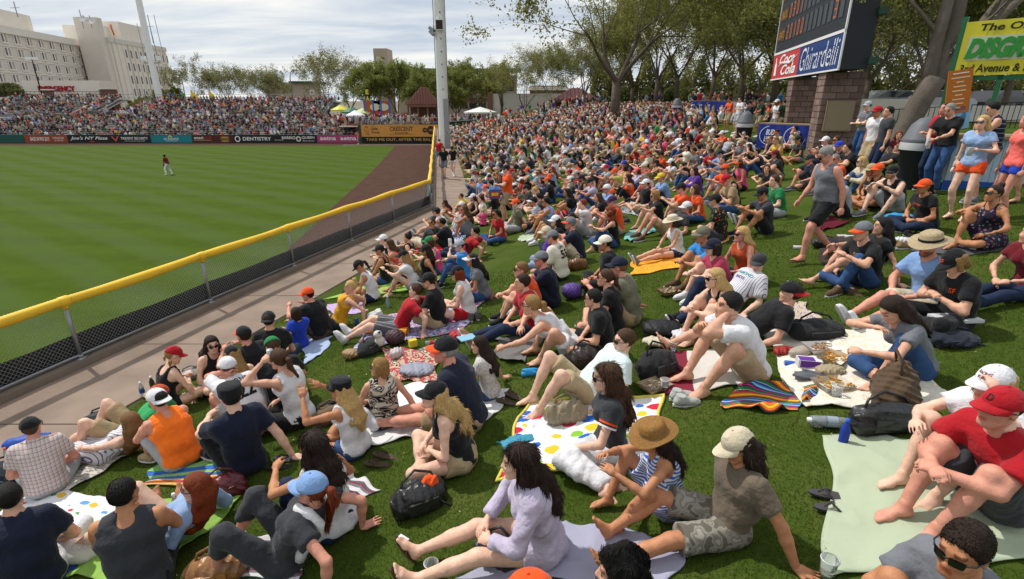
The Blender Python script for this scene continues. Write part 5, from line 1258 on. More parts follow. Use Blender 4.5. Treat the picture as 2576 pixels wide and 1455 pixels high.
M_BARKP=mat('pale_bark',(.135,.112,.092),.95,vary=.35,scale=5,bump=.8,bscale=22,spec=.1)
M_STEP=mat('stand_step',(.20,.185,.17),.9,vary=.2)
M_ROOF=mat('clay_tile',(.155,.062,.045),.85,vary=.3,scale=3)
M_STUCCO=mat('stucco',(.40,.33,.26),.92,vary=.08,scale=.8)
M_WSTUCCO=mat('pale_stucco',(.62,.58,.51),.92,vary=.08,scale=.8)
def sheet(name,poly,z,m,k='structure'):
 mb=MB();mb.add([(x,y,z) for x,y in poly],[tuple(range(len(poly)))])
 return kind(mb.build(name,m),k)
sheet('ground',[(-1500,-200),(1500,-200),(1500,3000),(-1500,3000)],-0.02,M_EARTH)
def clipx(y):return fence_x(y)+.12
ys=[-8,0,6,12,20,30,40,50,60,70,80.6]
sheet('field',[(-130,-8),*[(clipx(y),y) for y in ys],(-130,80.6)],0.0,M_FIELD)
tr=[(-6.6,-4),(-7.6,6),(-8.6,14),(-9.5,21.2),(-10.5,29.5),(-11.3,37),(-12.1,44.3),(-13.3,54),(-14.8,65),(-16.3,75.8),(-30,76.3),(-130,76.0)]
mb=MB();fx=[(clipx(y),y) for y in (-4,6,14,21.2,29.5,37,44.3,54,65,75.8)]
mb.grid([[(x+(fx[i][0]-x)*k/4,y+(fx[i][1]-y)*k/4,.006) for k in range(5)] for i,(x,y) in enumerate(tr[:10])])
mb.grid([[(-130,76.0,.006),(-30,76.3,.006),(-16.3,75.8,.006),(clipx(75.8),75.8,.006)],[(-130,80.6,.006),(-30,80.6,.006),(-16.3,80.6,.006),(clipx(80.6),80.6,.006)]])
for f_ in range(len(mb.f)):pass
kind(mb.build('warning_track',M_DIRT),'structure')
sheet('foul_line',[(-24,76.9),(-9.8,77.4),(-9.8,77.55),(-24,77.05)],0.012,M_WHITE)
# the berm: one sheet, lawn grass
xs=[i*.5 for i in range(-24,120)]
rows=[]
for y in [(-9+i*.6) for i in range(0,165)]:
 rows.append([(edge_x(y)+.02+62*(i/110)**1.5,y,ground(edge_x(y)+.02+62*(i/110)**1.5,y)) for i in range(111)])
mb=MB();mb.grid(rows);LAWN=kind(mb.build('lawn',M_LAWN,smooth=True),'structure')
# walkway slabs with open joints, kerb below the fence, retaining wall down to the field
walk=bpy.data.objects.new('walkway',None);COL.objects.link(walk);kind(walk,'structure')
yy=-6.0
SLABS=[]
while yy<79:
 y2=yy+(2.35 if yy<30 else 5)
 a,b2=fence_x(yy)+.16,fence_x(y2)+.16;c,d=edge_x(yy)-.02,edge_x(y2)-.02
 if yy<20<y2:pass
 mb=MB();g=.012
 poly=[(a,yy+g),(c,yy+g),(d,y2-g),(b2,y2-g)]
 V=[(x,y,WALK_Z-.25) for x,y in poly]+[(x,y,WALK_Z) for x,y in poly]
 mb.add(V,[(3,2,1,0),(4,5,6,7),(0,1,5,4),(1,2,6,5),(2,3,7,6),(3,0,4,7)])
 kind(mb.build('paving_slab',M_CONC,walk),'structure');yy=y2
sheet('path_bed',[(fence_x(y)+.1,y) for y in (-6,20,79)]+[(edge_x(y)+.1,y) for y in (79,40,20,10,-6)],WALK_Z-.03,M_KERB)
def strip(name,off0,off1,z0,z1,m,y0=-6,y1=79.3,kd='structure'):
 mb=MB();pts=[y0,20,y1]
 for a,b2 in zip(pts[:-1],pts[1:]):
  V=[(fence_x(a)+off0,a,z0),(fence_x(a)+off1,a,z0),(fence_x(b2)+off1,b2,z0),(fence_x(b2)+off0,b2,z0)]
  V+=[(x,y,z1) for x,y,_ in V]
  mb.add(V,[(3,2,1,0),(4,5,6,7),(0,1,5,4),(1,2,6,5),(2,3,7,6),(3,0,4,7)])
 return kind(mb.build(name,m),kd)
strip('kerb',-.09,.15,WALK_Z-.3,WALK_Z+.10,M_KERB)
strip('retaining_wall',-.22,-.095,-.02,WALK_Z+.02,M_GREEN)
# ================================================================== the outfield fence
FZ0,FZ1=WALK_Z+.17,WALK_Z+.98
fence=empty('chain_link_fence',(fence_x(10),10,WALK_Z),'long chain link fence with fat yellow ribbed top cap along the walkway','fence')
def fence_part(mb,name,m,smooth=True,k=None):
 o=mb.build(name,m,fence,smooth=smooth);o.location=-fence.location
 if k:kind(o,k)
 return o
def fl(y,z,off=0.0):return Vector((fence_x(y)+off,y,z))
# yellow cap: ribbed hose, dipping a little between the posts
def cap_tube(y0,y1,ribs):
 pts,rs=[],[]
 n=int((y1-y0)/(.022 if ribs else .35))
 for i in range(n+1):
  y=y0+(y1-y0)*i/n
  sag=.018*math.sin((y%2.45)/2.45*math.pi) if y<30 else .012*math.sin(y*2.3)
  pts.append(fl(y,FZ1+.05-sag+.02,.012*math.sin(y*1.7)))
  rs.append(.070+(.0045*(i%2) if ribs else 0)+.006*math.sin(y*3.1))
 mb=MB();mb.tube(pts,rs,10);return mb
fence_part(cap_tube(-5,12.0,True),'top_cap',M_YEL);fence_part(cap_tube(12.02,20.05,True),'top_cap',M_YEL);fence_part(cap_tube(20.12,62,False),'top_cap',M_YEL)
POSTS=[-2.4+2.45*i for i in range(10)]
POSTS[-1]=20.0
PY=[y for y in POSTS]+[22.6+2.6*i for i in range(17)]
for y in [q for q in PY if q<=20]:
 mb=MB();mb.tube([fl(y-.07,FZ1+.055),fl(y-.05,FZ1+.062),fl(y+.05,FZ1+.062),fl(y+.07,FZ1+.055)],[.074,.084,.084,.074],12);mb.tube([fl(y,FZ1-.05),fl(y,FZ1+.02)],.045,8);fence_part(mb,'cap_sleeve',M_YEL)
for y in PY:
 mb=MB();mb.tube([fl(y,WALK_Z+.1,.0),fl(y,FZ1+.02,.0)],.030,10)
 mb.lathe([(.0,0),(.045,0),(.045,.05),(.032,.06)],10,Matrix.Translation(fl(y,WALK_Z+.1)))
 mb.box((-.08,-.10,0),(.08,.10,.012),Matrix.Translation(fl(y,WALK_Z+.1)))
 fence_part(mb,'post',M_STEEL)
mb=MB();mb.tube([fl(-5,FZ0-.02,-.0),fl(20,FZ0-.02)],.024,8);fence_part(mb,'bottom_rail',M_STEEL)
mb=MB();mb.tube([fl(20,FZ0-.02),fl(62,FZ0-.02)],.024,8);fence_part(mb,'bottom_rail',M_STEEL)
M_WIRE=mat('wire',(.48,.49,.49),.5,.6,vary=.1)
mb=MB();Hn=FZ1-FZ0
y=-5.0
while y<52:
 step=.062 if y<20 else .16
 r=.0021 if y<20 else .003
 for sg in (1,-1):
  y2=y+sg*Hn*.9
  if y2<-5 or y2>54:continue
  if (y<20) != (y2<20):continue
  a,b2=fl(y,FZ0,-.034),fl(y2,FZ1,-.034)
  d=(b2-a).normalized();u=d.cross(Vector((1,.0,0))).normalized()*r;v=d.cross(u).normalized()*r
  mb.add([a+u,b2+u,b2-u,a-u,a+v,b2+v,b2-v,a-v],[(0,1,2,3),(4,5,6,7)])
 y+=step
fence_part(mb,'wire_mesh',M_WIRE,False,'stuff')
# low dark windscreen tied to the field side
mb=MB()
for (a,b2) in ((-5,20),(20,62)):
 n=40
 mb.grid([[fl(a+(b2-a)*i/n,z+(.012*math.sin(i*1.9) if z>FZ0+.2 else 0),-.060) for i in range(n+1)] for z in (FZ0-.06,FZ0+.30)])
 mb.grid([[fl(a+(b2-a)*i/n,z+(.012*math.sin(i*1.9) if z>FZ0+.2 else 0),-.066) for i in range(n+1)][::-1] for z in (FZ0-.06,FZ0+.30)])
fence_part(mb,'windscreen',M_BLACK)
# ================================================================== walls with their banners
def banner_mat(name,c,v=.05):return mat(name,c,.55,vary=v,scale=.6,bump=.15,bscale=1.5,spec=.3)
def px_x(px,y):# world x of a pixel column at depth y near the wall
 d=ray(px,350);return d.x/d.y*y
WY=80.2
def face(x,y,z):# text plane facing the camera
 return Matrix.Translation((x,y,z))@Matrix.Rotation(math.pi/2,4,'X')
wall=empty('outfield_wall',(px_x(300,WY),WY,0),'low padded field wall below the grandstand hung with banners','wall')
mb=MB();mb.box((px_x(-160,WY),WY,0),(px_x(905,WY),WY+.25,1.22));o=mb.build('padding',M_GREEN,wall);o.location=-wall.location
BAN=[ # x0 x1 colour label  texts (text, colour, rel x, rel width, rel z, rel height, shear)
 (-60,60,(.012,.085,.065),'dark green tarpaulin at the left end of the low wall',[]),
 (62,170,(.30,.060,.028),'rust red wall banner reading Back in Phx 2013',[('BACK IN PHX 2013',(.85,.82,.8),.36,.44,.5,.5,.15),('FURNITURE',(.75,.6,.5),.80,.26,.62,.28,0),('& MORE',(.75,.6,.5),.80,.2,.3,.2,0)]),
 (171,278,(.012,.012,.013),"black wall banner reading Joe's NY Pizza in white script",[("Joe's NY Pizza",(.82,.82,.82),.5,.88,.56,.55,.35),('.com',(.6,.06,.05),.56,.12,.14,.16,0)]),
 (279,379,(.013,.013,.015),'black wall banner reading Trident Security',[('TRIDENT SECURITY',(.8,.8,.8),.60,.68,.58,.34,0),('Arizona\'s Leading Guard Services Provider',(.7,.7,.7),.60,.52,.22,.16,.2),('V',(.62,.10,.08),.12,.20,.5,.7,0)]),
 (380,483,(.012,.21,.24),'teal wall banner reading DLC Resources',[('DLC RESOURCES',(.80,.84,.84),.5,.36,.5,.26,0),('LANDSCAPE SPECIALISTS',(.7,.8,.8),.5,.30,.24,.12,0),('^',(.75,.68,.12),.48,.12,.84,.3,0)]),
 (484,587,(.075,.018,.013),'maroon wall banner reading smash with a burger picture',[('smash',(.85,.85,.82),.17,.24,.66,.36,0),('BURGER',(.40,.05,.04),.38,.20,.66,.30,0),('BETTER BURGERS FOR ALL',(.6,.4,.2),.26,.42,.32,.14,0)]),
 (588,690,(.012,.012,.013),'black wall banner reading Dentistry with a tooth emblem',[('DENTISTRY',(.85,.85,.85),.58,.70,.52,.48,0),('O',(.8,.8,.8),.10,.14,.5,.82,0)]),
 (691,797,(.014,.013,.013),'black wall banner reading Barrio Queen with skull emblem',[('BARRIO',(.82,.80,.76),.34,.32,.66,.38,0),('QUEEN',(.82,.80,.76),.80,.30,.66,.38,0),('MEXICAN SOUL FOOD',(.7,.7,.66),.80,.28,.24,.15,0),('o',(.7,.7,.6),.57,.12,.5,.72,0),('Old Town Scottsdale',(.45,.42,.3),.10,.20,.36,.22,.3)]),
 (798,904,(.42,.055,.17),'pink wall banner reading aetna twice',[('aetna',(.86,.84,.86),.26,.38,.56,.46,0),('aetna',(.86,.84,.86),.74,.38,.56,.46,0)]),
]
for x0,x1,c,lab,txts in BAN:
 X0,X1=px_x(x0,WY),px_x(x1,WY);Wd=X1-X0;Hb=1.06;z0=.10
 bo=empty('banner',((X0+X1)/2,WY-.03,z0),lab,'banner','banners along the low field wall')
 mb=MB();n=14
 mb.grid([[(X0+Wd*i/n+.02-(X0+X1)/2,.012*math.sin(i*2.1+zz*3),zz) for i in range(n+1)] for zz in (0,Hb*.5,Hb)])
 mb.grid([[(X0+Wd*i/n+.02-(X0+X1)/2,.022,zz) for i in range(n+1)][::-1] for zz in (0,Hb)])
 mb.build('vinyl',banner_mat('ban%d'%x0,c),bo,True)
 for t,tc_,rx,rw,rz,rh,sh in txts:
  text_obj('lettering',t,.5,face(Wd*(rx-.5),-.02,Hb*rz),PLAIN,bo,fit=(Wd*rw,Hb*rh),color=tc_,shear=sh,bold=.008)
 if 'burger' in lab:
  for j,(cc,r,zz) in enumerate(((( .45,.22,.06),.62,.72),((.10,.25,.03),.68,.5),((.18,.06,.02),.64,.36),((.45,.22,.06),.6,.2))):
   mb=MB();mb.prism([(r*math.cos(a),.13*math.sin(a)) for a in [k*math.pi/8 for k in range(16)]],0,.006,face(Wd*.30,-.02-.004*j,Hb*zz));mb.build('burger_picture',PLAIN,bo,color=cc)
# tall wall under the patio: orange banner, black frieze
CY_=80.0
X0,X1=px_x(911,CY_),px_x(1150,CY_)
tw=empty('party_deck_wall',((X0+X1)/2,CY_,0),'tall dark green wall under the crowded patio with orange sign','wall')
mb=MB();mb.box((px_x(903,CY_),CY_,0),(px_x(1215,CY_),CY_+.3,2.66));o=mb.build('padding',M_GREEN,tw);o.location=-tw.location
XR=px_x(1104,CY_)
cb=empty('banner',((X0+XR)/2,CY_-.04,.0),'orange sign reading Little Woody, Crescent Ballroom and The Vig','banner')
W2=px_x(1128,CY_)-X0;off=-(XR-X0)/2+W2/2
mb=MB();mb.box((off-W2/2,0,.95),(off+W2/2,.03,2.62));mb.build('vinyl',banner_mat('orange_sign',(.66,.30,.065),.08),cb)
Wv=XR-X0
for t,rx,rw,z,hh,kw in (('The',.155,.035,2.42,.12,{}),('Little',.17,.09,2.08,.42,{}),('Woody',.185,.115,1.52,.42,{}),('CRESCENT',.52,.30,2.02,.55,{}),('~ BALLROOM ~',.52,.22,1.48,.20,{}),):
 text_obj('lettering',t,.5,face(Wv*(rx-.5),-.012,z),PLAIN,cb,fit=(Wv*rw,hh),color=(.06,.035,.02),bold=.010,**kw)
mb=MB()
for zz,rw in ((2.38,.33),(1.26,.30)):mb.box((Wv*(.52-.5-rw/2),-.014,zz),(Wv*(.52-.5+rw/2),-.008,zz+.035))
mb.build('scroll_line',PLAIN,cb,color=(.06,.035,.02))
for rx,r,t,ts in ((.825,.36,'THE',.20),(.905,.60,'VIG',.32)):
 mb=MB();mb.prism([(r*math.cos(a),r*math.sin(a)) for a in [k*math.pi/14 for k in range(28)]],0,.01,face(Wv*(rx-.5),-.006-r*.02,1.88));mb.build('emblem',PLAIN,cb,color=(.05,.03,.02))
 text_obj('lettering',t,.5,face(Wv*(rx-.5),-.034,1.88),PLAIN,cb,fit=(r*1.2,ts),color=(.66,.30,.065),bold=.01)
mb=MB()   # little owl in outline
ox=Wv*(.07-.5)
for pts in ([(0,2.45),(-.25,2.3),(-.28,1.9),(-.05,1.3),(.3,1.2)],[(0,2.45),(.22,2.35),(.2,2.0),(.34,1.6),(.36,1.2)],[(-.2,2.32),(0,2.2),(.2,2.32)],[(-.05,1.95),(.1,1.5),(.3,1.25)]):
 mb.tube([(ox+x,-.016,z) for x,z in pts],.02,4)
mb.build('owl_outline',PLAIN,cb,color=(.06,.035,.02))
mb=MB();mb.box((off-W2/2,-.002,.08),(off+W2/2,.03,.93));mb.build('frieze',M_BLACK,cb)
text_obj('lettering','TAKE ME OUT, AFTER THE BALL GAME',.5,face(off+.2,-.014,.53),PLAIN,cb,fit=(W2*.94,.46),color=(.62,.36,.10),bold=.006)
# green side wall with rail behind the pole
sw_=empty('side_wall',(px_x(1150,76),76,0),'dark green wall with steel rail right of the big white pole','wall')
A0,A1=Vector((-9.6,79.2,0)),Vector((2.0,84.6,0))
def along(t,z,off=0):p=A0.lerp(A1,t);return Vector((p.x+off*.42,p.y-off*.9,z))
mb=MB();V=[along(0,1.2),along(1,1.2),along(1,3.6),along(0,3.0)];V2=[v+Vector((-.1,.3,0)) for v in V]
mb.add(V+V2,[(0,1,2,3),(7,6,5,4),(3,2,6,7),(0,3,7,4),(1,5,6,2)]);o=mb.build('panel',M_GREEN,sw_);o.location=-sw_.location
mb=MB();mb.tube([along(0,3.05,.12),along(1,3.65,.12)],.05,6);o=mb.build('rail',M_STEEL,sw_);o.location=-sw_.location
for i in range(9):
 mb=MB();t=i/8;mb.tube([along(t,1.9,.12),along(t,3.05+.6*t,.12)],.035,6);o=mb.build('post',M_STEEL,sw_);o.location=-sw_.location
# ================================================================== grandstands
def stand(name,label,x0,x1,y0,z0,rows,run,rise,m=M_ALU):
 t=empty(name,((x0+x1)/2,y0,0),label,'grandstand')
 cx=(x0+x1)/2
 for i in range(rows):
  mb=MB();mb.box((x0-cx,i*run,0 if i==0 else z0+(i-1)*rise),(x1-cx,(i+1)*run+(0 if i<rows-1 else .2),z0+i*rise));mb.build('tier',M_STEP,t)
  mb=MB();mb.box((x0-cx+.2,i*run+.35,z0+i*rise+.38),(x1-cx-.2,i*run+.65,z0+i*rise+.44));mb.build('bench',m,t)
 return t
XL,XRt=px_x(-330,84),px_x(905,82)
LOW=(XL,XRt,80.9,.45,10,.95,.27)
stand('lower_stand','long lower rows of bleachers full of people behind the banners',*LOW)
UP1=(px_x(305,95),px_x(838,98),92.6,3.2,13,.95,.20)
stand('upper_stand','upper bleachers packed with people below the yellow flags',*UP1)
UP2=(px_x(-330,95),px_x(235,95),92.6,2.9,14,.95,.245)
stand('side_stand','bleachers with empty silver benches before the hospital',*UP2)
mb=MB();mb.box((px_x(-330,90),90.4,0),(px_x(920,90),92.6,3.15));kind(mb.build('concourse',M_BRICK),'structure')
def rail(label,pts,zt,gap,m=M_STEEL,n_r=2,r=.035):
 t=empty('handrail',pts[0],label,'railing')
 b0=Vector(pts[0]);P0=[Vector(p)-b0 for p in pts]
 for k in range(n_r):
  mb=MB();mb.tube([p+Vector((0,0,zt*(1-.5*k))) for p in P0],r,5);mb.build('rail',m,t)
 for a,b2 in zip(P0[:-1],P0[1:]):
  n=max(1,int((b2-a).length/gap))
  for i in range(n+1):
   p=a.lerp(b2,i/n);mb=MB();mb.tube([p,p+Vector((0,0,zt))],r*.8,5);mb.build('baluster',m,t)
 return t
rail('long steel guard rail before the upper bleachers',[(px_x(232,92),91.9,3.15),(px_x(828,92),91.9,3.15)],1.15,2.3)
rail('steel guard rail before the empty silver benches',[(px_x(-100,92),91.9,3.15),(px_x(172,92),91.9,3.15)],1.0,2.6)
rail('steel rail along the top of the upper bleachers',[(px_x(345,106),105.2,5.8),(px_x(856,106),105.2,5.8)],1.2,3.4)
rail('sloping steel rail at the left end of the upper bleachers',[(px_x(268,93),92.8,3.2),(px_x(346,105.2),105.2,5.8)],1.1,3.0)
rail('sloping steel rail at the right end of the upper bleachers',[(px_x(822,93),92.8,3.2),(px_x(858,105.2),105.2,5.8)],1.1,2.0,n_r=3)
rail('black picket rail along the top of the side stand',[(px_x(-40,107),106.4,6.5),(px_x(285,107),106.4,6.5)],1.0,.8,M_BLACK)
rail('dark green stair rail over the brick ramp wall',[(px_x(178,92.7),92.4,3.7),(px_x(286,105),105.0,6.9)],1.0,.9,M_GREEN,3)
# brick ramp wall between the two stands
bw=empty('brick_ramp_wall',(px_x(240,98),98,0),'brown brick wing wall rising between the two stands','wall')
mb=MB();a=Vector((px_x(182,92.7),92.4,0));b2=Vector((px_x(290,105),105.2,0));dx=Vector((1.1,-.5,0))
V=[a,b2,b2+Vector((0,0,6.8)),a+Vector((0,0,3.6))];V+=[v+dx for v in V]
mb.add([v-bw.location for v in V],[(0,1,2,3),(7,6,5,4),(3,2,6,7),(0,3,7,4),(1,5,6,2)]);mb.build('wall',M_BRICK,bw)
mb=MB();mb.box((-.9,-.9,0),(1.2,.9,7.9),Matrix.Translation(b2+Vector((0,.9,0))-bw.location));mb.build('pillar',M_BRICK,bw)
mb=MB();mb.box((-1.05,-1.05,7.9),(1.35,1.05,8.05),Matrix.Translation(b2+Vector((0,.9,0))-bw.location));mb.build('coping',M_TRIM,bw)
for px in (8,150,298):
 pl=empty('brick_pillar',(px_x(px,107),107.4,0),{8:'short brick pier at the left end of the black picket rail',150:'brick pier below the red emergency sign',298:'brick pier at the head of the brick ramp wall'}[px],'pillar','brick piers on the black rail')
 if px==298:bpy.data.objects.remove(pl);continue
 mb=MB();mb.box((-.8,-.4,0),(.8,.4,7.75));mb.build('shaft',M_BRICK,pl)
 mb=MB();mb.box((-.95,-.5,7.75),(.95,.5,7.95));mb.build('coping',M_TRIM,pl)
# yellow feather flags, section letters
for px,lab in ((502,'yellow feather flag left of the letter F plate'),(546,'yellow feather flag right of the letter F plate')):
 t=empty('feather_flag',(px_x(px,104)-.5,104.9,5.9),lab,'flag','yellow feather flags')
 mb=MB();mb.tube([(0,0,0),(0,0,1.1),(.12,0,1.9)],.03,5);mb.build('pole',M_STEEL,t)
 mb=MB();P0=[]
 for i in range(9):
  q=i/8;wd=1.05*math.sin(min(1,q*1.15)*math.pi*.62+.35);P0.append([(.05,.02*math.sin(i),1.95-q*1.75),(.05+wd*.5,.05*math.sin(i),1.95-q*1.75-.16),(.05+wd,.05,1.80-q*1.6-.35)])
 mb.grid(P0);mb.grid([[(x,y+.012,z) for x,y,z in r][::-1] for r in P0]);mb.build('flag_cloth',PLAIN,t,True,color=(.75,.55,.01))
for px,ltr in ((399,'E'),(531,'F'),(799,'H')):
 t=empty('section_sign',(px_x(px,105.3),105.35 if ltr != 'E' else 105.0,7.35 if ltr != 'E' else 7.2),'small cream plate with the letter %s at the top of the stands'%ltr,'sign','section letter plates')
 mb=MB();mb.box((-.42,0,-.45),(.42,.04,.45));mb.build('plate',M_WSTUCCO,t);text_obj('lettering',ltr,.5,face(0,-.012,0),PLAIN,t,fit=(.42,.6),color=(.03,.03,.03),bold=.01)
 mb=MB();mb.tube([(0,.06,-1.2),(0,.06,.4)],.03,5);mb.build('post',M_STEEL,t)
# ================================================================== hospital and other buildings
def P0loc(o,t):o.location=-t.location;return o
def oriented(origin,d):
 """frame: x along d (horizontal), y away from the viewer side, z up"""
 d=Vector((d[0],d[1],0)).normalized();n=Vector((-d.y,d.x,0))
 return Matrix(((d.x,n.x,0,origin[0]),(d.y,n.y,0,origin[1]),(0,0,1,origin[2]),(0,0,0,1)))
# wing with paired windows: the facade runs away from us, facing right and towards us
hosp=empty('hospital_wing',(-151,165,0),'beige concrete hospital wing with rows of paired narrow windows','building')
dW=Vector((-163.5+151,224-165,0)).normalized()
Mw=oriented((-151,165,0),dW);Mw_l=Matrix.Translation(-hosp.location)@Mw
LEN=60.0;E0=-42.0
mb=MB();mb.box((E0,.3,0),(LEN,24,26.0),Mw_l);mb.build('wall',M_BEIGE2,hosp)
mb=MB();mb.box((E0,-.25,24.95),(LEN+.1,24.3,27.1),Mw_l);mb.build('parapet',M_TRIM,hosp)
mb=MB();mb.box((-34,4,27.1),(34,20,32.6),Mw_l);mb.build('penthouse',M_BEIGE,hosp)
_w={}
def win_mesh():
 if 'w' in _w:return _w['w']
 mb=MB();mb.box((-1.6,-.22,-1.35),(1.6,.02,-1.0));mb.box((-1.6,-.22,-1.0),(-1.28,.02,1.45));mb.box((1.28,-.22,-1.0),(1.6,.02,1.45));mb.box((-.30,-.22,-1.0),(.30,.02,1.45))
 mb.box((-1.28,-.20,-1.0),(-.30,.015,-.86));mb.box((.30,-.20,-1.0),(1.28,.015,-.86));mb.box((-1.28,-.20,1.28),(-.3,.015,1.44));mb.box((.3,-.20,1.28),(1.28,.015,1.44))
 f=mb.mesh('window',[M_TRIM]);mb=MB();mb.box((-1.27,-.06,-.86),(-.86,-.02,1.28));mb.box((.30,-.06,-.86),(.31,-.02,1.28));mb=MB()
 mb.box((-1.16,-.07,-.86),(-.34,-.01,1.29));g=mb.mesh('pane',[M_GLASSD])
 _w['w']=(f,g);return f,g
FZ=[4.4,8.2,12.0,15.8,19.6,23.0]
FZ=[23.4-3.8*i for i in range(6)]
bays=[-38+6.05*i for i in range(16)]
for zf in FZ:
 mb=MB();mb.box((E0,.12,zf-2.05),(LEN,.31,zf-1.72),Mw_l);mb.build('floor_band',M_TRIM,hosp)
 for bx in bays:
  f,g=win_mesh()
  wo=link('window',f,hosp,M=Mw_l@Matrix.Translation((bx,.28,zf)))
  link('pane',g,wo);link('pane',g,wo,M=Matrix.Translation((1.22,0,0)))
sg=empty('emergency_sign',Mw@Vector((-6,-3,0)),'tan canopy block with the red word EMERGENCY before the hospital','sign')
Ms=Matrix.Translation(at_depth(155,222,112))
sg.location=Ms.to_translation()
mb=MB();mb.box((-7.6,.1,-6),(7.6,4,1.5));mb.build('canopy',M_BEIGE,sg)
text_obj('lettering','EMERGENCY',1.0,face(-1.0,-.02,.0),PLAIN,sg,fit=(7.2,1.0),color=(.42,.012,.03),extrude=.12,bold=.02)
# stair tower
tower=empty('hospital_tower',(-165,226,0),'taller windowless pale stair tower in the middle of the hospital','building')
Mt=Matrix.Translation(Vector((-171.7,223,0))-tower.location)@oriented((0,0,0),(.978,.21))
mb=MB();mb.box((0,0,0),(14,17,33.0),Mt);mb.build('wall',M_TRIM,tower)
for i in range(3):mb=MB();mb.box((3.4+i*3.5,-.06,0),(3.5+i*3.5,.02,33),Mt);mb.build('panel_joint',M_BEIGE2,tower)
for i in range(4):mb=MB();mb.box((13.98,3.4+i*3.5,0),(14.06,3.5+i*3.5,33),Mt);mb.build('panel_joint',M_BEIGE2,tower)
mb=MB();mb.box((4.2,-.10,28.6),(6.4,.02,31.8),Mt);mb.build('louvre',M_BEIGE2,tower)
mb=MB();mb.tube([Mt@Vector(p) for p in ((6.6,-.2,27.5),(10.5,-.2,27.5),(10.5,-.2,25.5))],.12,5);mb.build('pipe',M_BLACK,tower)
# block with vertical fins
blk=empty('hospital_block',(-152,222,0),'square hospital block with pale vertical fins and slit windows','building')
Mb_=Matrix.Translation(Vector((-151.5,218,0))-blk.location)@oriented((0,0,0),(-.098,1))
mb=MB();mb.box((0,.3,0),(41.5,9,27.5),Mb_);mb.build('wall',M_BEIGE,blk)
mb=MB();mb.box((-.2,.0,26.6),(41.7,9.2,28.2),Mb_);mb.build('parapet',M_WSTUCCO,blk)
mb=MB();mb.box((-3,1,0),(.0,9,34.5),Mb_);mb.build('shaft',M_BEIGE2,blk)
mb=MB();mb.box((12,2,28.2),(33,8.5,35.0),Mb_);mb.build('penthouse',M_BEIGE,blk)
for i in range(12):
 x=1.0+i*3.5
 mb=MB();mb.box((x,-.12,0),(x+(.45 if i%3==0 else .18),.32,26.6),Mb_);mb.build('fin',M_WSTUCCO if i%3==0 else M_TRIM,blk)
 if i>1:
  for zf in (23.2,18.4,13.6,8.8):
   mb=MB();mb.box((x+1.5,.16,zf-1.3),(x+2.2,.32,zf+1.5),Mb_);mb.build('pane',M_GLASSD,blk)
for px,py,hgt,lab in ((211,72,6,'thin roof mast with dish on the hospital tower'),(232,70,4,'white dish on the hospital tower roof'),(45,42,4,'spindly aerial on the hospital wing roof'),(386,108,9,'tall whip aerials on the far hospital block')):
 p=at_depth(px,py,205 if px>100 else 172);t=empty('roof_aerial',p,lab,'aerial')
 mb=MB();mb.tube([(0,0,0),(0,0,hgt)],.14,5);mb.tube([(-1.4,0,hgt*.6),(1.2,0,hgt*.6)],.08,4);mb.build('mast',M_STEEL,t)
 if 'dish' in lab:mb=MB();mb.lathe([(0,0),(.9,.3),(1.1,.6)],12,Matrix.Translation((.8,0,hgt*.5))@Matrix.Rotation(1.2,4,'X'));mb.build('dish',M_WHITE,t)
 if 'whip' in lab:
  for k in range(4):mb=MB();mb.tube([(k*2.2-4,0,-4),(k*2.2-4.4,0,hgt*(.7+.3*(k%2)))],.1,4);mb.build('whip',M_STEEL,t)
p=at_depth(283,75,205);t=empty('windsock',p,'orange windsock hanging on the hospital roof','windsock')
mb=MB();mb.tube([(0,0,-4),(0,0,1.8)],.1,5);mb.build('pole',M_STEEL,t);mb=MB();mb.tube([(-.3,0,1.8),(-.2,0,.6),(.2,0,-1.6)],[.34,.3,.2],8);mb.build('sock',PLAIN,t,True,color=(.8,.16,.04))
# centre building with its long canopy, and the tower block behind
ob=empty('office_building',at_depth(1190,240,132),'low tan office building with dark square windows behind the trees','building')
ob.location.z=0
def bx(px0,px1,y,z0,z1,dy,m,nm,par):
 X0,X1=px_x(px0,y),px_x(px1,y);mb=MB();mb.box((X0,y,z0),(X1,y+dy,z1));o=mb.build(nm,m,par);o.location=-par.location;return o
bx(1010,1300,130,0,11.3,18,M_STUCCO,'wall',ob)
bx(1015,1310,126,11.9,12.6,5,M_GREEN,'canopy_beam',ob)
for k in range(9):bx(1040+k*30,1043+k*30,129,11.2,11.95,.6,M_GREEN,'bracket',ob)
for r_,z in enumerate((8.0,4.2)):
 for k in range(10):
  w_=bx(1068+k*23,1086+k*23,129.8,z,z+2.3,.3,M_GLASSD,'window',ob)
  o=bx(1068+k*23,1086+k*23,129.72,z+1.1,z+2.3,.1,M_ROOF,'blind',ob)
st=empty('stair_block',at_depth(972,200,142),'tan stair block with green ledge rising above the trees','building');st.location.z=0
bx(957,990,140,0,17.8,6,M_STUCCO,'wall',st);bx(950,996,139,12.7,13.3,8,M_GREEN,'ledge',st);bx(963,981,139.9,14.6,16.0,.3,M_BEIGE2,'louvre',st)
rb=empty('brick_building',at_depth(1370,210,118),'low reddish brick building half hidden by trees','building');rb.location.z=0
bx(1335,1420,116,0,8.8,10,M_BRICK,'wall',rb);bx(1330,1425,115.6,7.9,8.6,10.5,M_TRIM,'fascia',rb);bx(1362,1392,115.8,5.6,6.6,.4,M_GLASSD,'window',rb)
ww=empty('perimeter_wall',at_depth(1330,255,92),'long cream rendered wall behind the lawn crowd','wall');ww.location.z=0
bx(1232,1478,92,0,7.0,.5,M_WSTUCCO,'wall',ww);bx(1228,1240,91.6,0,7.2,1,M_BRICK,'pillar',ww)
lb=empty('flat_roofed_building',at_depth(620,215,150),'low flat roofed building far behind the bare trees','building');lb.location.z=0
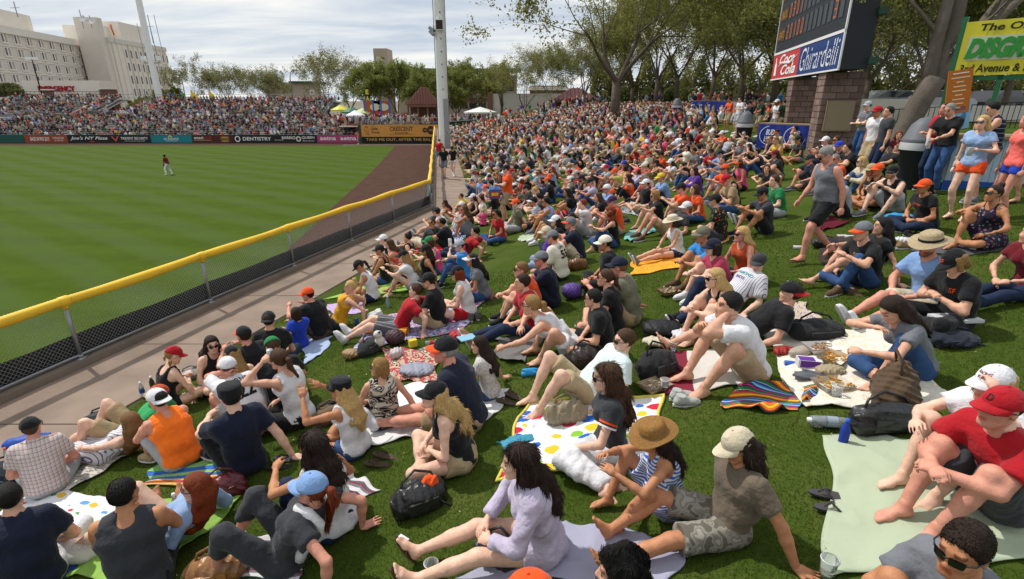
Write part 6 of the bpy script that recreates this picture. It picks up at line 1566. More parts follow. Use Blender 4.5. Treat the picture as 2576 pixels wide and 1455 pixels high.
bx(690,790,150,0,10.4,10,M_STUCCO,'wall',lb);bx(745,800,149,10.2,10.7,12,M_GREEN,'roof_edge',lb)
def hip_kiosk(name,label,px0,px1,y,zr,zt,zw,ribs,m):
 X0,X1=px_x(px0,y),px_x(px1,y);cx=(X0+X1)/2;hw=(X1-X0)/2
 t=empty(name,(cx,y,0),label,'kiosk')
 mb=MB();V=[(-hw,-hw*.6,zr),(hw,-hw*.6,zr),(hw,hw*.6,zr),(-hw,hw*.6,zr),(-hw*.16,0,zt),(hw*.16,0,zt)]
 mb.add(V,[(0,1,5,4),(1,2,5),(2,3,4,5),(3,0,4),(3,2,1,0)]);mb.build('roof',m,t)
 for i in range(ribs):
  q=(i+.5)/ribs;x=-hw+2*hw*q;xt=max(-hw*.16,min(hw*.16,x));f_=1
  if abs(x)>hw*.16:f_=(hw-abs(x))/(hw*.84);xt=x
  mb=MB();mb.tube([(x,-hw*.6-.03,zr+.05),(xt,-hw*.6*(1-f_),zr+(zt-zr)*f_+.06)],.09,5);mb.build('roof_tile' if ribs>14 else 'roof_rib',m,t)
 mb=MB();mb.box((-hw*.9,-hw*.6,zr-.35),(hw*.9,-hw*.55,zr));mb.build('fascia',M_BRICK,t)
 for sx in (-1,-.33,.33,1):mb=MB();mb.box((sx*hw*.86-.12,-hw*.52,zw),(sx*hw*.86+.12,-hw*.46,zr));mb.build('post',M_BRICK,t)
 mb=MB();mb.box((-hw*.85,hw*.1,zw),(hw*.85,hw*.14,zr));mb.build('back_wall',mat('kiosk_inside',(.10,.05,.02)),t)
 mb=MB();mb.box((-hw*.86,-hw*.5,zw),(hw*.86,-hw*.44,zw+1.1));mb.build('counter',M_BRICK,t)
 return t
hip_kiosk('concession_kiosk','concession kiosk with brown clay tile roof behind the patio',1030,1112,90,5.3,7.9,2.4,22,M_ROOF)
hip_kiosk('picnic_shelter','shelter with ribbed dark red metal roof by the cream wall',1385,1500,84,6.05,7.7,3.6,12,mat('red_metal_roof',(.13,.045,.038),.5))
deck=sheet('patio_deck',[(px_x(860,81),80.4),(px_x(1260,81),80.4),(px_x(1260,96),100),(px_x(860,100),100)],2.30,M_CONC)
rail('steel patio rail above the orange sign',[(px_x(905,80.5),80.5,2.4),(px_x(1175,80.5),80.5,2.4)],1.15,1.6,n_r=3)
def umbrella(px,py,y,c,lab,r=1.7):
 p=at_depth(px,py,y);t=empty('patio_umbrella',p,lab,'umbrella','umbrellas over the patio')
 mb=MB();n=8;V=[(0,0,0)]+[(r*math.cos(2*math.pi*k/n),r*math.sin(2*math.pi*k/n),-.75) for k in range(n)]+[(r*math.cos(2*math.pi*k/n),r*math.sin(2*math.pi*k/n),-.95) for k in range(n)]
 mb.add(V,[(0,1+k,1+(k+1)%n) for k in range(n)]+[(1+k,9+k,9+(k+1)%n,1+(k+1)%n) for k in range(n)]);mb.build('canopy',PLAIN,t,color=c)
 mb=MB();mb.tube([(0,0,-3.2),(0,0,.1)],.04,6);mb.build('pole',M_STEEL,t)
umbrella(884,268,90,(.02,.12,.06),'dark green umbrella over the patio');umbrella(913,270,89,(.45,.50,.22),'lime olive umbrella over the patio',1.8);umbrella(893,276,86,(.75,.76,.78),'white umbrella over the patio',1.5);umbrella(856,263,92,(.55,.55,.05),'yellow green patio umbrella half hidden')
umbrella(1208,268,88,(.74,.73,.70),'white pyramid tent at the end of the patio',2.6)
for i,(px,lab) in enumerate(((938,'blue food stand board with orange photos, first of two'),(960,'blue food stand board with orange photos, second of two'))):
 p=at_depth(px,272,88);t=empty('menu_board',p,lab,'sign','blue framed food boards');
 mb=MB();mb.box((-1.25,0,-1.1),(1.25,.1,1.15));mb.build('panel',PLAIN,t,color=(.35,.09,.03))
 for sx in (-1.3,1.3):mb=MB();mb.box((sx-.12,-.05,-2.6),(sx+.12,.12,1.3));mb.build('post',PLAIN,t,color=(.02,.12,.42))
 mb=MB();mb.prism([(.8*math.cos(a),.55*math.sin(a)) for a in [k*math.pi/6 for k in range(12)]],0,.02,face(.35,-.01,.2));mb.build('picture',PLAIN,t,color=(.60,.55,.40))
 mb=MB();mb.box((-1.1,-.02,-.95),(.2,-.005,-.4));mb.build('price_panel',PLAIN,t,color=(.45,.05,.03))
t=empty('vertical_sign',at_depth(925,250,92),'narrow upright sign with yellow letters EAT','sign')
mb=MB();mb.box((-.35,0,-2.6),(.35,.15,1.8));mb.build('board',M_BLACK,t)
for k,ch in enumerate('EAT'):text_obj('lettering',ch,.5,face(0,-.02,1.2-k*1.0),PLAIN,t,fit=(.5,.75),color=(.75,.62,.04),bold=.02)
# ================================================================== poles and lamps
def light_pole(name,label,x,y,z0,r0,r1,ztop,lean=0):
 t=empty(name,(x,y,z0),label,'pole');mb=MB()
 mb.lathe([(r0,0),(r0+(r1-r0)*.5,(ztop-z0)*.5),(r1,ztop-z0)],24);mb.build('shaft',M_WHITE,t,True);return t
bp_=at_depth(1118,352,47);PB=(bp_.x,47.0)
pole=light_pole('light_tower','huge white light tower standing at the corner of the lawn',PB[0],PB[1],1.2,.47,.43,24)
mb=MB();mb.box((.10,-.56,2.2),(.52,-.30,4.9));mb.build('meter_box',M_STEEL,pole)
mb=MB();mb.box((.10,-.57,.2),(.55,-.30,2.1));mb.build('meter_box',M_STEEL,pole)
for k in range(11):mb=MB();mb.box((.08,-.50,5.6+k*.95),(.16,-.43,5.68+k*.95));mb.build('step_bolt',M_BLACK,pole)
mb=MB();mb.tube([(-.47,-.1,0),(-.47,-.1,20)],.022,5);mb.tube([(.49,-.05,3),(.47,-.05,20)],.02,5);mb.build('cable',M_BLACK,pole)
p=at_depth(1106,62,46.4)
t=empty('loudspeaker',(p.x,46.38,p.z),'dark boxy loudspeaker high on the white light tower','loudspeaker')
mb=MB();mb.box((-.30,-.22,-.38),(.30,.12,.38));mb.build('cabinet',M_WHITE,t);mb=MB();mb.box((-.27,-.235,-.33),(.27,-.222,.33));mb.build('grille',mat('speaker_grille',(.045,.028,.024),.8),t)
mb=MB();mb.tube([(0,-.1,.38),(0,.05,.62)],.03,5);mb.build('hook',M_STEEL,t)
p=at_depth(1086,78,46.6);t=empty('flood_lamp',p,'small grey floodlight bracketed on the left of the white tower','lamp')
for k in range(2):
 M_=Matrix.Translation((0,0,.16-.30*k))@Matrix.Rotation(.5+.3*k,4,'Y');mb=MB();mb.box((-.24,-.2,-.12),(.18,.2,.12),M_);mb.build('housing',M_STEEL,t)
mb=MB();mb.tube([(.1,0,0),(.5,.2,.1)],.04,5);mb.tube([(.18,0,-.35),(.18,0,.4)],.04,5);mb.build('bracket',M_BLACK,t)
LP=at_depth(401,245,108)
lp=light_pole('light_tower','leaning looking white light tower in front of the hospital',LP.x,108,3,.62,.42,46)
mb=MB();mb.box((-1.6,-.12,9.5),(1.6,.12,9.7));mb.build('crossarm',M_STEEL,lp)
for sx in (-1,1):mb=MB();mb.box((sx*1.4-.35,-.3,10.0),(sx*1.4+.35,.3,10.8),Matrix.Translation((0,0,0)));mb.build('flood_lamp',M_WHITE,lp)
def street_lamp(px,py,y,z0,lab,arm=1.6,m=M_STEEL,twin=False):
 p=at_depth(px,py,y);t=empty('street_lamp',(p.x,y,z0),lab,'street lamp','street lamps');Hh=p.z-z0
 mb=MB();mb.tube([(0,0,0),(0,0,Hh*.8),(0 if twin else .15*arm,0,Hh*.95),(0 if twin else .5*arm,0,Hh)],[.13,.1,.08,.07],8);mb.build('pole',m,t,True)
 for sx in ((-1,1) if twin else (1,)):
  mb=MB();mb.box((sx*.8*arm-.45,-.22,Hh-.1),(sx*.8*arm+.35,.22,Hh+.16+.2*twin));mb.build('lamp_head',M_WHITE if twin else m,t)
street_lamp(80,148,108,4,'black post with two pale floodlights before the hospital',.8,M_BLACK,True)
street_lamp(727,176,120,4,'curved grey street lamp behind the upper bleachers');street_lamp(455,186,140,2,'small street lamp beside the corner of the hospital block',-1.6)
# ================================================================== trees
def leaf_mesh_np(pts,size,rs,spread=.0):
 """small two-sided leaf quads at the points, random tilt"""
 n=len(pts);a=rs.normal(size=(n,3));a /= np.linalg.norm(a,axis=1,keepdims=True)
 b=rs.normal(size=(n,3));b-=a*(a*b).sum(1,keepdims=True);b /= np.linalg.norm(b,axis=1,keepdims=True)
 s=size*(0.55+rs.rand(n,1)*.9)
 V=np.stack([pts-a*s*.55,pts+b*s*.38+a*s*.2,pts+a*s*.5-b*s*.28],1).reshape(-1,3)
 return V,np.arange(3*n).reshape(n,3)
def leaf_mat(name,c1,c2,c3):
 m,N,L,b=new_mat(name);b.inputs['Roughness'].default_value=.6;b.inputs['Specular IOR Level'].default_value=.2
 g=N.new('ShaderNodeNewGeometry');nz=N.new('ShaderNodeTexNoise');nz.inputs['Scale'].default_value=.7;nz.inputs['Detail'].default_value=3;tc=N.new('ShaderNodeTexCoord');L.new(tc.outputs['Object'],nz.inputs['Vector'])
 ad=N.new('ShaderNodeMath');ad.operation='MULTIPLY_ADD';ad.inputs[1].default_value=.5;L.new(g.outputs['Random Per Island'],ad.inputs[0]);L.new(nz.outputs['Fac'],ad.inputs[2])
 r=N.new('ShaderNodeValToRGB');r.color_ramp.elements[0].position=.35;r.color_ramp.elements[1].position=1.0;r.color_ramp.elements[0].color=(*c1,1);r.color_ramp.elements[1].color=(*c3,1);e=r.color_ramp.elements.new(.65);e.color=(*c2,1)
 L.new(ad.outputs[0],r.inputs[0]);L.new(r.outputs[0],b.inputs['Base Color'])
 tr_=N.new('ShaderNodeBsdfTranslucent');L.new(r.outputs[0],tr_.inputs[0]);mx=N.new('ShaderNodeMixShader');mx.inputs[0].default_value=.45
 out=N['Material Output'];L.new(b.outputs[0],mx.inputs[1]);L.new(tr_.outputs[0],mx.inputs[2]);L.new(mx.outputs[0],out.inputs[0]);return m
LF_SPRING=leaf_mat('spring_leaf',(.125,.125,.030),(.205,.210,.052),(.30,.30,.095))
LF_BUD=leaf_mat('bud_leaf',(.110,.105,.042),(.185,.180,.072),(.27,.265,.11))
LF_WILLOW=leaf_mat('willow_leaf',(.120,.140,.028),(.190,.215,.048),(.27,.295,.085))
LF_DARK=leaf_mat('dark_leaf',(.080,.090,.030),(.130,.145,.045),(.20,.215,.075))
def tree(label,base,height,spread,trunk_r,leaves,leafsize,lm,seed,forks=None,name='tree',bark=M_BARK,lean=(0,0),first=.22,droop=0.0,levels=4,group=None,upright=.55,pre=None):
 r=random.Random(seed);rs=np.random.RandomState(seed)
 t=empty(name,base,label,'tree',group)
 tips=[];mb=MB()
 def branch(p,d,L,rr,lv):
  n=4 if lv<3 else 3
  pts=[p];q=p;dd=d
  for i in range(n):
   dd=(dd+Vector((r.gauss(0,.13),r.gauss(0,.13),r.gauss(0,.07)+.06*upright-droop*(lv>1)))).normalized()
   q=q+dd*(L/n);pts.append(q)
  rad_=[rr*(1-.52*i/n) for i in range(n+1)]
  mb.tube(pts,rad_,7 if lv==0 else (5 if lv<2 else 3),caps=(lv==0))
  if lv>=2:tips.extend([(pp,lv) for pp in pts[1:]])
  if lv>=levels:return
  k=(3 if lv==0 else r.choice((2,3,3)))+(1 if lv==1 else 0)
  a0=r.random()*6.28
  for j in range(k):
   az=a0+6.283*j/k+r.gauss(0,.35);tilt=r.uniform(.32,.72)*(1.05 if lv else .85)
   o=dd.orthogonal().normalized();o2=dd.cross(o)
   nd=(dd*math.cos(tilt)+(o*math.cos(az)+o2*math.sin(az))*math.sin(tilt)+Vector((0,0,.10*upright))).normalized()
   sp=pts[-1] if j<2 else pts[-2]
   branch(sp,nd,L*r.uniform(.66,.88),rad_[-1]*r.uniform(.62,.82),lv+1)
 for pp_,rr_ in (pre or []):mb.tube(pp_,rr_,12)
 if forks is None:
  d0=Vector((lean[0],lean[1],1)).normalized();p1=Vector((0,0,-.25));pts=[p1,d0*height*first*.5,d0*height*first]
  mb.tube(pts,[trunk_r*1.25,trunk_r,trunk_r*.92],9)
  k=4;a0=r.random()*6
  for j in range(k):
   az=a0+6.283*j/k+r.gauss(0,.25);tl=r.uniform(.35,.75)*spread
   nd=(d0+Vector((math.cos(az)*tl,math.sin(az)*tl,0))).normalized()
   branch(d0*height*first*r.uniform(.9,1.0),nd,height*.30*r.uniform(.85,1.1),trunk_r*r.uniform(.48,.66),1)
 else:
  for f_ in forks:branch(Vector(f_['p']),Vector(f_['d']).normalized(),f_['L'],f_['r'],f_.get('lv',0))
 mb.build('trunk',bark,t,True)
 pts=np.array([p for p,lv in tips],np.float32);lv=np.array([l for p,l in tips],np.float32)
 if leaves and len(pts):
  wgt=np.where(lv>=levels,1.0,.35);wgt /= wgt.sum()
  idx=rs.choice(len(pts),leaves // 5,p=wgt)
  c=pts[idx]+rs.normal(size=(len(idx),3)).astype(np.float32)*height*.018
  pp=(c[:,None,:]+rs.normal(size=(len(idx),5,3)).astype(np.float32)*height*.016).reshape(-1,3)
  V,Q=leaf_mesh_np(pp,leafsize,rs)
  o=link('crown',mesh_np('crown',V,Q,False,[lm]),t);
 return t
def gp(px,py):return on_ground(px,py)
# big tree in the middle of the lawn
bA=on_ground(1545,306);TREES=[bA]
tree('big spring tree with forked dark trunk in the middle of the lawn crowd',bA,15.0,1.25,.36,24000,.20,LF_SPRING,5,first=.20,upright=.5,levels=5)
# big tree at the right, two heavy forks
bB=on_ground(2243,392);TREES.append(bB)
tree('thick grey tree with heavy leaning limbs beside the standing men',bB,9.5,1.0,.34,9000,.085,LF_SPRING,21,name='tree',bark=M_BARKP,levels=4,pre=[
 ([(-.06,0,-.3),(.02,0,.15),(.22,0,.8),(.45,0,1.5),(.66,0,2.1)],[.42,.33,.285,.275,.30]),
 ([(.56,0,1.7),(.50,.02,2.4),(.52,.05,3.2),(.60,.1,4.2)],[.20,.17,.16,.13]),([(.66,.05,1.9),(.82,.15,2.7),(1.02,.2,3.5),(1.1,.3,4.6)],[.22,.18,.16,.12]),
 ([(.66,0,1.9),(1.15,.1,2.5),(1.75,.2,3.3),(2.3,.3,4.2),(2.7,.4,5.0)],[.255,.22,.20,.17,.14]),([(1.3,.1,2.7),(2.0,.5,3.1),(2.9,.9,3.9),(3.6,1.2,4.4)],[.15,.14,.12,.09])],forks=[
 dict(p=(.60,.1,4.1),d=(-.2,.1,1),L=2.0,r=.14,lv=1),dict(p=(.52,.05,3.2),d=(-.8,.1,.8),L=1.8,r=.08,lv=2),dict(p=(1.1,.3,4.5),d=(.2,.3,1),L=2.0,r=.11,lv=1),dict(p=(2.7,.4,4.9),d=(.6,.1,1),L=2.0,r=.14,lv=1),dict(p=(3.6,1.2,4.3),d=(.9,.3,.5),L=1.8,r=.08,lv=1),
 dict(p=(.85,.15,2.8),d=(.1,-.8,.7),L=1.6,r=.06,lv=2),dict(p=(1.75,.2,3.3),d=(-.2,-.8,.8),L=1.8,r=.07,lv=2)])
spots=[(1650,262,62,13,.95,.24,LF_SPRING,7000,'slim tree left of the hilltop crowd'),(1700,248,66,14,1.0,.25,LF_SPRING,8000,'leafy tree at the top of the lawn'),(1790,235,60,13,.9,.25,LF_WILLOW,8000,'greener tree on the hilltop behind the navy t-shirts'),
         (1590,240,70,12,1.0,.2,LF_SPRING,7000,'tree behind the big lawn tree'),(1862,262,46,12,1.0,.24,LF_SPRING,7000,'tree by the scoreboard with trunk splitting low'),(1945,246,44,12,.9,.25,LF_SPRING,6000,'tree hidden partly by the scoreboard'),
         (1470,250,72,11,.9,.16,LF_BUD,3500,'bare many stemmed tree by the red roofed shelter'),(1320,258,86,12,1.0,.14,LF_BUD,3200,'pale bare vase shaped tree before the cream wall'),(1262,258,92,10,.9,.18,LF_SPRING,4000,'small budding tree at the end of the cream wall')]
for i,(px,py,y,hh,sp_,fi,lm,nl,lab) in enumerate(spots):
 d=ray(px,250);x=d.x/d.y*y;z=ground(x,y) if y<80 else 3.0
 tree(lab,(x,y,z),hh,sp_*1.1,.17 if lm is LF_BUD else .24,int(nl*2.3),.19 if lm is not LF_BUD else .14,lm,40+i,first=fi,bark=M_BARKP if lm is LF_BUD else M_BARK,group='trees on and behind the lawn')
far=[(480,206,122,9,LF_BUD,'bare budding tree behind the yellow flags'),(575,200,124,9.5,LF_BUD,'bare budding tree behind the stand rail'),(650,205,124,9,LF_BUD,'rounded bare tree near the street lamp'),(690,210,124,8.5,LF_BUD,'bare tree right of the rounded bare one'),(820,195,116,10,LF_BUD,'wide bare tree behind the right end of the bleachers'),(880,190,112,10,LF_BUD,'tall bare tree left of the green willows'),
       (355,222,116,5.5,LF_WILLOW,'round olive bush tree at the foot of the hospital block'),(428,220,118,7,LF_WILLOW,'olive bush tree right of the white tower'),(945,170,100,11.5,LF_WILLOW,'green willow at the left of the patio'),(1000,160,97,12,LF_WILLOW,'fresh green willow in the middle behind the patio'),(1050,190,104,10,LF_WILLOW,'green willow beside the clay roofed kiosk'),(1150,170,96,11,LF_WILLOW,'green tree right of the big white pole'),(1185,180,100,11,LF_SPRING,'budding tree before the office building'),(1100,180,106,10.5,LF_SPRING,'tree half hidden by the big white pole')]
for i,(px,py,y,hh,lm,lab) in enumerate(far):
 d=ray(px,250);x=d.x/d.y*y
 bush='bush' in lab;wil=lm is not LF_BUD
 if not wil:hh *= 1.4
 tree(lab,(x,y,2.2),hh,1.05 if wil else .9,.2,(24000 if wil else 11000),(.24 if wil else .20),lm,80+i,first=.12 if not bush else .05,bark=M_BARK if wil else M_BARKP,droop=.05 if wil else 0,group='trees behind the stands',levels=4)
# background woods right
rs_=[(2030,225,40,11,'tree behind the brick pillars'),(2175,235,30,10,'slender tree between the scoreboard and the thick grey tree'),(2330,250,27,9,'dark trunk tree behind the thick grey one'),(2420,240,34,10,'tree behind the green and yellow sign'),(2530,235,30,10,'leafy tree at the right end behind the sign'),(2120,240,48,12,'tall tree far behind the scoreboard'),(2260,240,52,12,'tree behind the car park wall'),(2380,240,56,12,'distant tree over the parked cars'),(2480,240,60,12,'distant tree right of the parked cars')]
rs_+=[(1660,240,74,15,'tall tree far up behind the hilltop'),(1740,240,80,15,'leafy tree beyond the hilltop crowd'),(1830,240,76,15,'tree beyond the hilltop right of the slim trunks'),(1910,240,70,14,'tree beyond the red panel of the scoreboard'),(2080,240,62,14,'tree seen over the brick pillars'),(2200,240,66,14,'tree far behind between board and thick trunk'),(1560,245,88,13,'tree beyond the big lawn tree to the right'),(1440,248,94,11,'tree beyond the red roofed shelter'),(1380,248,98,10,'tree before the reddish brick building')]
for i,(px,py,y,hh,lab) in enumerate(rs_):
 d=ray(px,250);x=d.x/d.y*y;z=min(ground(x,y),5.05)-(.6 if y>30 else 0)
 tree(lab,(x,y,z),hh,1.25,.16,17000,.18,LF_SPRING if i%2 else LF_DARK,130+i,first=.20,group='trees behind the scoreboard')
for i,(px0,px1,y,hh,lab) in enumerate(((1510,1700,84,3.6,'long dark hedge under the hilltop trees'),(1700,1960,80,3.4,'dark hedge behind the hilltop crowd'),(1480,1720,92,8.5,'tall olive thicket beyond the big lawn tree'),(1700,1990,88,8.0,'tall olive thicket beyond the hilltop'),(2100,2620,64,6.5,'olive thicket far behind the car park'),(20,85,112,2.6,'grey green hedge before the hospital'))):
 X0,X1=px_x(px0,y),px_x(px1,y);rs2=np.random.RandomState(300+i);n=7000
 t=empty('hedge',((X0+X1)/2,y,4.4),lab,'hedge')
 if 'hospital' in lab:t.location.z=6.6
 if 'thicket' in lab:n=15000
 p=np.stack([(rs2.rand(n)-.5)*(X1-X0),rs2.normal(size=n)*.9,rs2.rand(n)**.8*hh],1);p[:,2] *= (0.75+.25*np.sin(p[:,0]*1.7))
 V,Q=leaf_mesh_np(p,.40,rs2);link('foliage',mesh_np('foliage',V,Q,False,[LF_SPRING if 'olive' in lab else LF_DARK]),t)
# ================================================================== scoreboard on its block pillars
bd=Vector((.242,1,0)).normalized();SBo=Vector((9.75,17.0,0));SBL=9.4
sb=empty('scoreboard',SBo,'big dark scoreboard with advertising panel on two block pillars','scoreboard')
# board frame: x runs from the far end to the near end as seen, y into the board, z up
far_end=SBo+bd*SBL
Rb=Matrix(((-bd.x,bd.y,0,0),(-bd.y,-bd.x,0,0),(0,0,1,0),(0,0,0,1)))
SM=Matrix.Translation(far_end-SBo)@Rb            # local x = along, local y = away from the face
FM=SM@Matrix.Rotation(math.pi/2,4,'X')         # text plane
Z0,Z1,Z2=6.87,7.93,11.6
def sbx(x0,x1,z0,z1,y0,y1,nm,m,color=None,par=None):
 mb=MB();mb.box((x0,y0,z0),(x1,y1,z1),SM);return mb.build(nm,m,par or sb,color=color)
sbx(0,SBL,Z0,Z2,.02,.75,'cabinet',mat('board_black',(.014,.017,.024),.55))
sbx(.02,SBL-.02,Z1+.05,Z2,0,.018,'score_face',mat('board_face',(.016,.020,.030),.5,vary=.06))
sbx(.02,4.50,Z0+.03,Z1-.06,-.012,.018,'cola_panel',PLAIN,(.50,.045,.05));sbx(4.52,SBL-.03,Z0+.03,Z1-.06,-.012,.018,'chocolate_panel',PLAIN,(.018,.050,.185))
for (x0,x1,z0,z1) in ((0,SBL,Z1-.05,Z1+.04),(0,.05,Z1+.04,Z2),(SBL-.07,SBL,Z0,Z2),(0,SBL,Z0-.03,Z0+.02)):sbx(x0,x1,z0,z1,-.03,.016,'frame',M_WHITE)
def sbt(txt,x,z,wd,hh,c,nm='lettering',**kw):return text_obj(nm,txt,.5,FM@Matrix.Translation((x,z,.02 if 'y' not in kw else kw.pop('y'))),PLAIN,sb,fit=(wd,hh),color=c,**kw)
sbt('Coca',2.55,7.62,2.5,.40,(.82,.80,.78),shear=.35,bold=.012);sbt('Cola',2.95,7.20,2.4,.40,(.82,.80,.78),shear=.35,bold=.012)
mb=MB();mb.tube([FM@Vector(p) for p in ((1.2,7.35,.02),(1.7,7.50,.02),(3.2,7.42,.02),(4.3,7.68,.02))],[.015,.04,.04,.012],5);mb.build('swash',PLAIN,sb,color=(.82,.80,.78))
mb=MB();mb.prism([(.45,7.02),(.85,7.02),(.82,7.45),(.72,7.56),(.72,7.74),(.58,7.74),(.58,7.56),(.48,7.45)],0.014,.022,FM);mb.build('bottle_picture',PLAIN,sb,color=(.82,.80,.78))
# chocolate maker's name: dotted bulbs inside slanted letters
V,F=text_mesh('Ghirardelli',.5,shear=.18,bold=.014)
sbt('Ghirardelli',6.95,7.40,4.3,.78,(.70,.73,.80),shear=.18,bold=-.002)
bulbs=MB()
xs_=[v[0] for v in V];ys_=[v[1] for v in V]
rb2=random.Random(3)
for k in range(150):
 x=4.75+4.35*k/150;z=7.12+.55*((k*7)%10)/10
 bulbs.box((x,-.040,z),(x+.035,-.032,z+.03),SM)
kind(bulbs.build('bulb',PLAIN,sb,color=(.03,.06,.2)),'stuff')
# digit columns
SEG={'0':'abcdef','1':'bc','2':'abged','3':'abgcd','4':'fgbc','5':'afgcd','6':'afgedc','7':'abc','8':'abcdefg','9':'abcfgd'}
def digit(ch,x,z,wd,hh):
 mb=MB();t=.045
 S={'a':(0,hh-t,wd,hh),'d':(0,0,wd,t),'g':(0,hh/2-t/2,wd,hh/2+t/2),'f':(0,hh/2,t,hh),'b':(wd-t,hh/2,wd,hh),'e':(0,0,t,hh/2),'c':(wd-t,0,wd,hh/2)}
 for s in SEG[ch]:
  a,b2,c,d=S[s];mb.box((x+a,-.026,z+b2),(x+c,-.020,z+d),SM)
 return mb.build('digit',DIG,sb)
DIG=mat('lit_segment',(.55,.13,.02),.4)
_dn,_dl=DIG.node_tree.nodes,DIG.node_tree.links
_dn['Principled BSDF'].inputs['Emission Color'].default_value=(1,.22,.03,1);_dn['Principled BSDF'].inputs['Emission Strength'].default_value=.08
PANEL=mat('digit_panel',(.050,.058,.070),.4)
for r_,(z,ds) in enumerate(((8.35,'20100      3'),(9.15,'0301     6  0'),(9.95,'102030    22'),(10.7,'4 12        1'))):
 for k in range(13):
  x=1.75+k*.56;sbx(x,x+.36,z,z+.62,-.018,-.001,'digit_panel',PANEL)
  if k<len(ds) and ds[k] != ' ':digit(ds[k],x+.05,z+.06,.26,.50)
 sbx(.25,1.45,z+.05,z+.55,-.018,-.001,'name_panel',mat('name_panel',(.06,.028,.008),.5))
 sbt(('GIANTS','DBACKS','BALL','OUT')[r_],.85,z+.30,.95,.30,(.55,.25,.03),y=.024)
for z in (7.0,8.3,9.8):sbx(SBL-.3,SBL+.15,z,z+.18,.7,.95,'bracket',M_GREEN)
# block pillars: every block is a piece
BLOCKM=[mat('block_a',(.215,.140,.115),.9,vary=.25,scale=5,bump=.7,bscale=30),mat('block_b',(.25,.170,.14),.9,vary=.25,scale=5,bump=.7,bscale=30),mat('block_c',(.17,.112,.095),.9,vary=.25,scale=5,bump=.7,bscale=30)]
MORTAR=mat('mortar',(.11,.085,.075),.95)
_blk={}
def block_mesh(L,m):
 k=(round(L,3),m.name)
 if k not in _blk:
  mb=MB();g=.011;mb.box((g,0,g),(L-g,.10,.20-g));_blk[k]=mb.mesh('block',[m])
 return _blk[k]
def pillar(label,x0,z0,z1,wl=.80,wd=1.18):
 """x0: place along the board, wl: length along it, wd: depth"""
 base=SM@Vector((x0,.05,0));t=empty('block_pillar',SBo+base+Vector((0,0,z0)),label,'pillar','block pillars under the scoreboard')
 Rz=Rb.copy();rr=random.Random(int(x0*10))
 mb=MB();mb.box((.02,.02,0),(wl-.02,wd-.02,z1-z0),Rz);mb.build('core',MORTAR,t)
 nrow=int((z1-z0)/.20)
 for i in range(nrow):
  for (o,ax,Lt) in (((0,0),'x',wl),((wl,0),'y',wd),((0,wd),'-y',wd)):
   p=0;off=.2 if i%2 else .4
   while p<Lt-.02:
    Lb=min(off if p==0 else .4,Lt-p)
    if Lt-p-Lb<.08:Lb=Lt-p
    m=rr.choice(BLOCKM)
    if ax=='x':M_=Matrix.Translation((p,-.004-rr.random()*.004,i*.2))
    elif ax=='y':M_=Matrix.Translation((wl+.004+rr.random()*.004,p,i*.2))@Matrix.Rotation(math.pi/2,4,'Z')
    else:M_=Matrix.Translation((-.004-rr.random()*.004,wd-p,i*.2))@Matrix.Rotation(-math.pi/2,4,'Z')
    link('block',block_mesh(Lb,m),t,M=Rz@M_);p+=Lb
 return t
gz=ground(11.0,18.5)-.3
p2=pillar('nearer brown block pillar with a tan metal cabinet on it',SBL-2.1,gz,6.85)
p1=pillar('farther brown block pillar under the red panel end',SBL-6.2,ground(12,22)-.3,6.85)
mb=MB();mb.box((.80+.012,.16,1.0),(.80+.12,.98,1.95),Rb);mb.build('cabinet',mat('tan_metal',(.27,.20,.125),.5,vary=.06),p2)
mb=MB();mb.box((.80+.121,.20,1.04),(.80+.13,.94,1.91),Rb);mb.build('cabinet_door',mat('tan_metal2',(.30,.225,.14),.5,vary=.06),p2)
# ================================================================== beer tables, bins
def beer_table(label,pa,pb,hgt,txts,planks=True):
 """a plank counter between two points hung with a blue banner on the side towards us"""
 a,b2=Vector(pa),Vector(pb);d=(b2-a);L=d.length;M_=oriented(a,d)
 t=empty('beer_table',a,label,'table','beer tables with blue banners');M_=Matrix.Translation(-a)@M_
 mb=MB();mb.box((0,0,hgt-.05),(L,.75,hgt),M_);mb.build('table_top',mat('table_wood',(.30,.20,.11),.7,vary=.25,scale=4),t)
 for x in (.1,L-.1):mb=MB();mb.box((x-.06,.05,-.2),(x+.06,.7,hgt-.05),M_);mb.build('trestle',M_WHITE,t)
 n=24;mb=MB();P_=[[M_@Vector((L*i/n,-.02-.025*math.sin(i*1.3)*(1-q),hgt-.04-q*(hgt-.12) )) for i in range(n+1)] for q in (1,.66,.33,0)]
 mb.grid(P_);mb.grid([[p+(M_.to_3x3()@Vector((0,.012,0))) for p in r][::-1] for r in P_]);mb.build('banner',banner_mat('beer_blue',(.012,.035,.26),.12),t,True)
 for k,x in enumerate(txts):
  for tt,dz,w_ in (('BUD',.68,.36),('LIGHT',.44,.46)):
   text_obj('lettering',tt,.5,M_@Matrix.Translation((x,-.055,hgt*dz))@Matrix.Rotation(math.pi/2,4,'X'),PLAIN,t,fit=(w_,hgt*.20),color=(.75,.78,.85),shear=.25,bold=.015)
  mb=MB();mb.tube([M_@Vector((x+.42*math.cos(q),-.058,hgt*.56+hgt*.34*math.sin(q))) for q in [rad(100+250*i/14) for i in range(15)]],.012,4);mb.build('swoosh',PLAIN,t,color=(.75,.78,.85))
 return t
qa=on_ground(1900,376);qb=on_ground(2036,374)
beer_table('near beer table with blue Bud Light banner beside the block pillar',qa,qb,1.05,(.55,1.55))
qa2=on_ground(1735,292);qb2=on_ground(1832,296)
beer_table('farther beer table with blue Bud Light banner up the slope',qa2,qb2,1.1,(.4,1.4,2.4))
